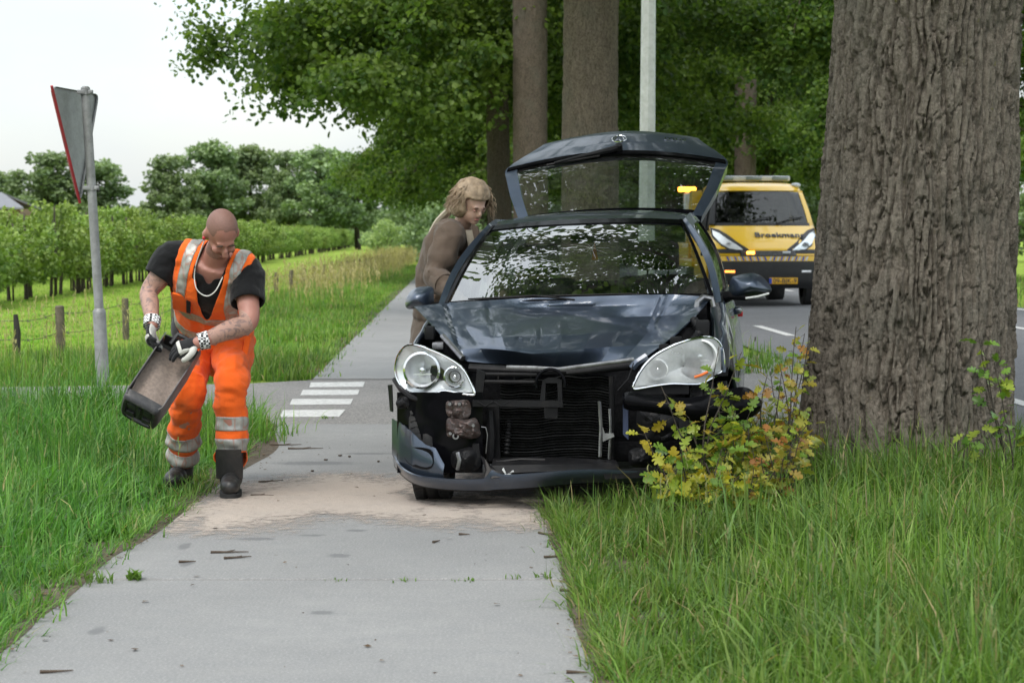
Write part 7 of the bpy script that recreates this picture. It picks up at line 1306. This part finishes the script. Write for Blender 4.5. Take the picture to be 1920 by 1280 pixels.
B = MB(); limb(B, [hip, mid_, chs, nk2 * 0.3 + chs * 0.7], [0.13, 0.125, 0.13, 0.10], 18); limb(B, [chs, nk2, hc], [0.07, 0.055, 0.055]); limb(B, [sA, eA, wA], [0.055, 0.042, 0.028]); limb(B, [sB, eB, wB], [0.055, 0.042, 0.028])
for sx in (-0.09, 0.09): limb(B, [hip + (sx, 0, -0.02), np.array([0.02 + sx, 0.12, 0.45]), np.array([0.0 + sx, 0.15, 0.08]), np.array([0.0 + sx, 0.05, 0.04])], [0.085, 0.06, 0.042, 0.04])
HM2 = np.array(Matrix.Rotation(R(35), 3, 'Z') @ Matrix.Rotation(R(28), 3, 'X'))
def hb2(c, r): B.ball(hc + HM2 @ np.array(c), r, 12, M=HM2)
hb2((0, 0.012, 0.02), (0.074, 0.092, 0.095)); hb2((0, -0.025, -0.045), (0.056, 0.06, 0.068)); hb2((0, -0.095, -0.025), (0.012, 0.016, 0.022)); hb2((0, -0.06, -0.085), (0.028, 0.026, 0.022)); hb2((0, -0.078, 0.012), (0.046, 0.016, 0.012))
for w_, e_ in ((wA, eA), (wB, eB)):
    d = (w_ - e_) / np.linalg.norm(w_ - e_); sd = np.cross(d, (0, 0, 1.0)); sd /= np.linalg.norm(sd); B.ball(w_ + d * 0.05, (0.036, 0.036, 0.02), 10)
    for k in range(5): o_ = sd * (0.028 - 0.014 * k); limb(B, [w_ + d * 0.06 + o_, w_ + d * (0.10 if k else 0.07) + o_ * (1.1 if k else 2.2) - (0, 0, 0.01), w_ + d * (0.13 if k else 0.09) + o_ * (1.1 if k else 2.4) - (0, 0, 0.03)], [0.010, 0.009, 0.008], 7, seg=2)
V, F, N = solid(B, 0.010, 'body', M_SKIN2, 4); b2_ = link('body', npmesh('body', V, F, M_SKIN2, True), p2o)
for sx in (-1, 1):
    MB().ball(hc + HM2 @ np.array([sx * 0.029, -0.078, -0.006]), (0.011, 0.008, 0.006), 8, M=HM2).build('eyelid', M_LID, b2_); MB().ball(hc + HM2 @ np.array([sx * 0.029, -0.088, 0.016]), (0.015, 0.005, 0.003), 8, M=HM2).build('eyebrow', M_BROW, b2_)
MB().ball(hc + HM2 @ np.array([0, -0.086, -0.062]), (0.018, 0.006, 0.005), 8, M=HM2).build('lips', M_LIP, b2_)
# hair: full wavy mass with locks
B = MB()
def hh(c, r): B.ball(hc + HM2 @ np.array(c), r, 12, M=HM2)
hh((0, 0.03, 0.04), (0.105, 0.108, 0.102)); hh((-0.06, 0.04, -0.02), (0.046, 0.075, 0.08)); hh((0.06, 0.04, -0.02), (0.046, 0.075, 0.08)); hh((0, 0.075, -0.03), (0.088, 0.055, 0.09))
V, F, N = solid(B, 0.007, 'hair', M_HAIR, 3, lambda V, N: 0.016 * (fbm(V * (46, 46, 20), 4, 3) - 0.45)); fc = (V[F].mean(1) - hc) @ HM2; hair = sub(V, F, N, ~((fc[:, 1] < -0.035) & (fc[:, 2] < 0.06)), 0, 'hair', M_HAIR, p2o, 0.004)
rg_ = np.random.default_rng(8)
for i in range(240):
    a = rg_.uniform(-0.25, 3.39); z0 = rg_.uniform(-0.02, 0.135); rr = 0.098 * math.sqrt(max(0.05, 1 - (z0 / 0.15) ** 2)); p = hc + HM2 @ np.array([rr * math.cos(a), 0.03 + rr * math.sin(a), z0]); out = HM2 @ np.array([math.cos(a), math.sin(a), 0.0]); L_ = rg_.uniform(0.05, 0.13); ph = rg_.uniform(0, 6.28)
    Pk = [p + out * (0.012 + 0.03 * k * (1 - 0.08 * k) * 0.5) + np.array([0.009 * math.sin(ph + k * 1.7), 0.009 * math.cos(ph + k * 1.5), -L_ * k / 5.0]) for k in range(6)]; MB().tube(crom(Pk, 14), np.linspace(0.0034, 0.0010, 14), 4).build('lock', M_HAIR, hair)
# jacket
B = MB(); limb(B, [hip + (0, 0, 0.03), mid_, chs, nk2 * 0.35 + chs * 0.65], [0.172, 0.162, 0.165, 0.115], 20); limb(B, [chs * 0.4 + sA * 0.6, sA, sA * 0.5 + eA * 0.5, eA, eA * 0.4 + wA * 0.6], [0.09, 0.088, 0.078, 0.068, 0.058]); limb(B, [chs * 0.4 + sB * 0.6, sB, eB, eB * 0.3 + wB * 0.7], [0.09, 0.085, 0.066, 0.055])
def jf(V): s_, r_, L_ = axial(V, sA, eA); return np.where(r_ < 0.13, 0.008 * np.sin(s_ * 42 + 3 * fbm(V * 8, 2, 2)) * np.exp(-((s_ - L_ * 0.9) / 0.14) ** 2), 0)
V, F, N = solid(B, 0.009, 'jacket', M_JACK, 3, wrinkle(0.016, (9, 9, 7), 33, jf)); jk = link('jacket', npmesh('jacket', V, F, M_JACK, True), p2o)
for sx in (-1, 1): MB().sheet([[nk2 + np.array([0.015 + sx * (0.05 + 0.015 * j) + 0.02 * k * sx, -0.115 - 0.012 * k, 0.02 - 0.07 * j - 0.01 * k]) for k in range(3)] for j in range(4)], 0.008).build('lapel', M_JACK, jk)
MB().tube([sA + (-0.055, -0.03, 0.055), sA + (-0.085, -0.03, -0.01), sA + (-0.07, -0.02, -0.08)], 0.004, 5).build('sleeve_seam', M_JACK, jk)
d = (wA - eA) / np.linalg.norm(wA - eA); cc = eA * 0.75 + wA * 0.25; MB().tube([cc - d * 0.03, cc, cc + d * 0.045], [0.072, 0.073, 0.068], 16).build('rolled_cuff', M_JACK, jk); MB().tube([eA + (-0.04, -0.06, 0.04), eA + (-0.02, -0.07, -0.03), eA + (-0.01, -0.05, -0.07)], 0.009, 6).build('cuff_strap', M_JACK, jk)
MB().sheet([[nk2 + np.array([0.03 + 0.05 * k + 0.01 * j, -0.10 + 0.02 * j * j * 0.3, -0.02 - 0.06 * j]) for k in range(4)] for j in range(4)], 0.01).build('cream_top', M_CREAM, p2o)
st_ = [Q(846, 392, 13.42), Q(820, 420, 13.5), Q(802, 465, 13.55), Q(797, 520, 13.55), Q(793, 545, 13.55)]; MB().tube(crom(st_, 16), np.linspace(0.035, 0.028, 16), 8, flat=0.6).build('cream_scarf', M_CREAM, p2o)
B = MB()
for sx in (-0.09, 0.09): limb(B, [hip + (sx * 0.6, 0, -0.0), np.array([0.02 + sx, 0.12, 0.45]), np.array([0.0 + sx, 0.15, 0.05])], [0.12, 0.088, 0.07])
V, F, N = solid(B, 0.01, 'trousers', M_TROU, 3, wrinkle(0.008, 9, 3)); link('trousers', npmesh('trousers', V, F, M_TROU, True), p2o)
for sx in (-0.09, 0.09):
    B = MB()
    for q, r_ in ((0.17, 0.042), (0.10, 0.045), (0.03, 0.042)): B.ball((sx, q, 0.035), (r_, 0.06, 0.036), 10)
    V, F, N = solid(B, 0.008, 'shoe', M_BOOT, 3); V[:, 2] = np.maximum(V[:, 2], 0.004); link('shoe', npmesh('shoe', V, F, M_BOOT, True), p2o)
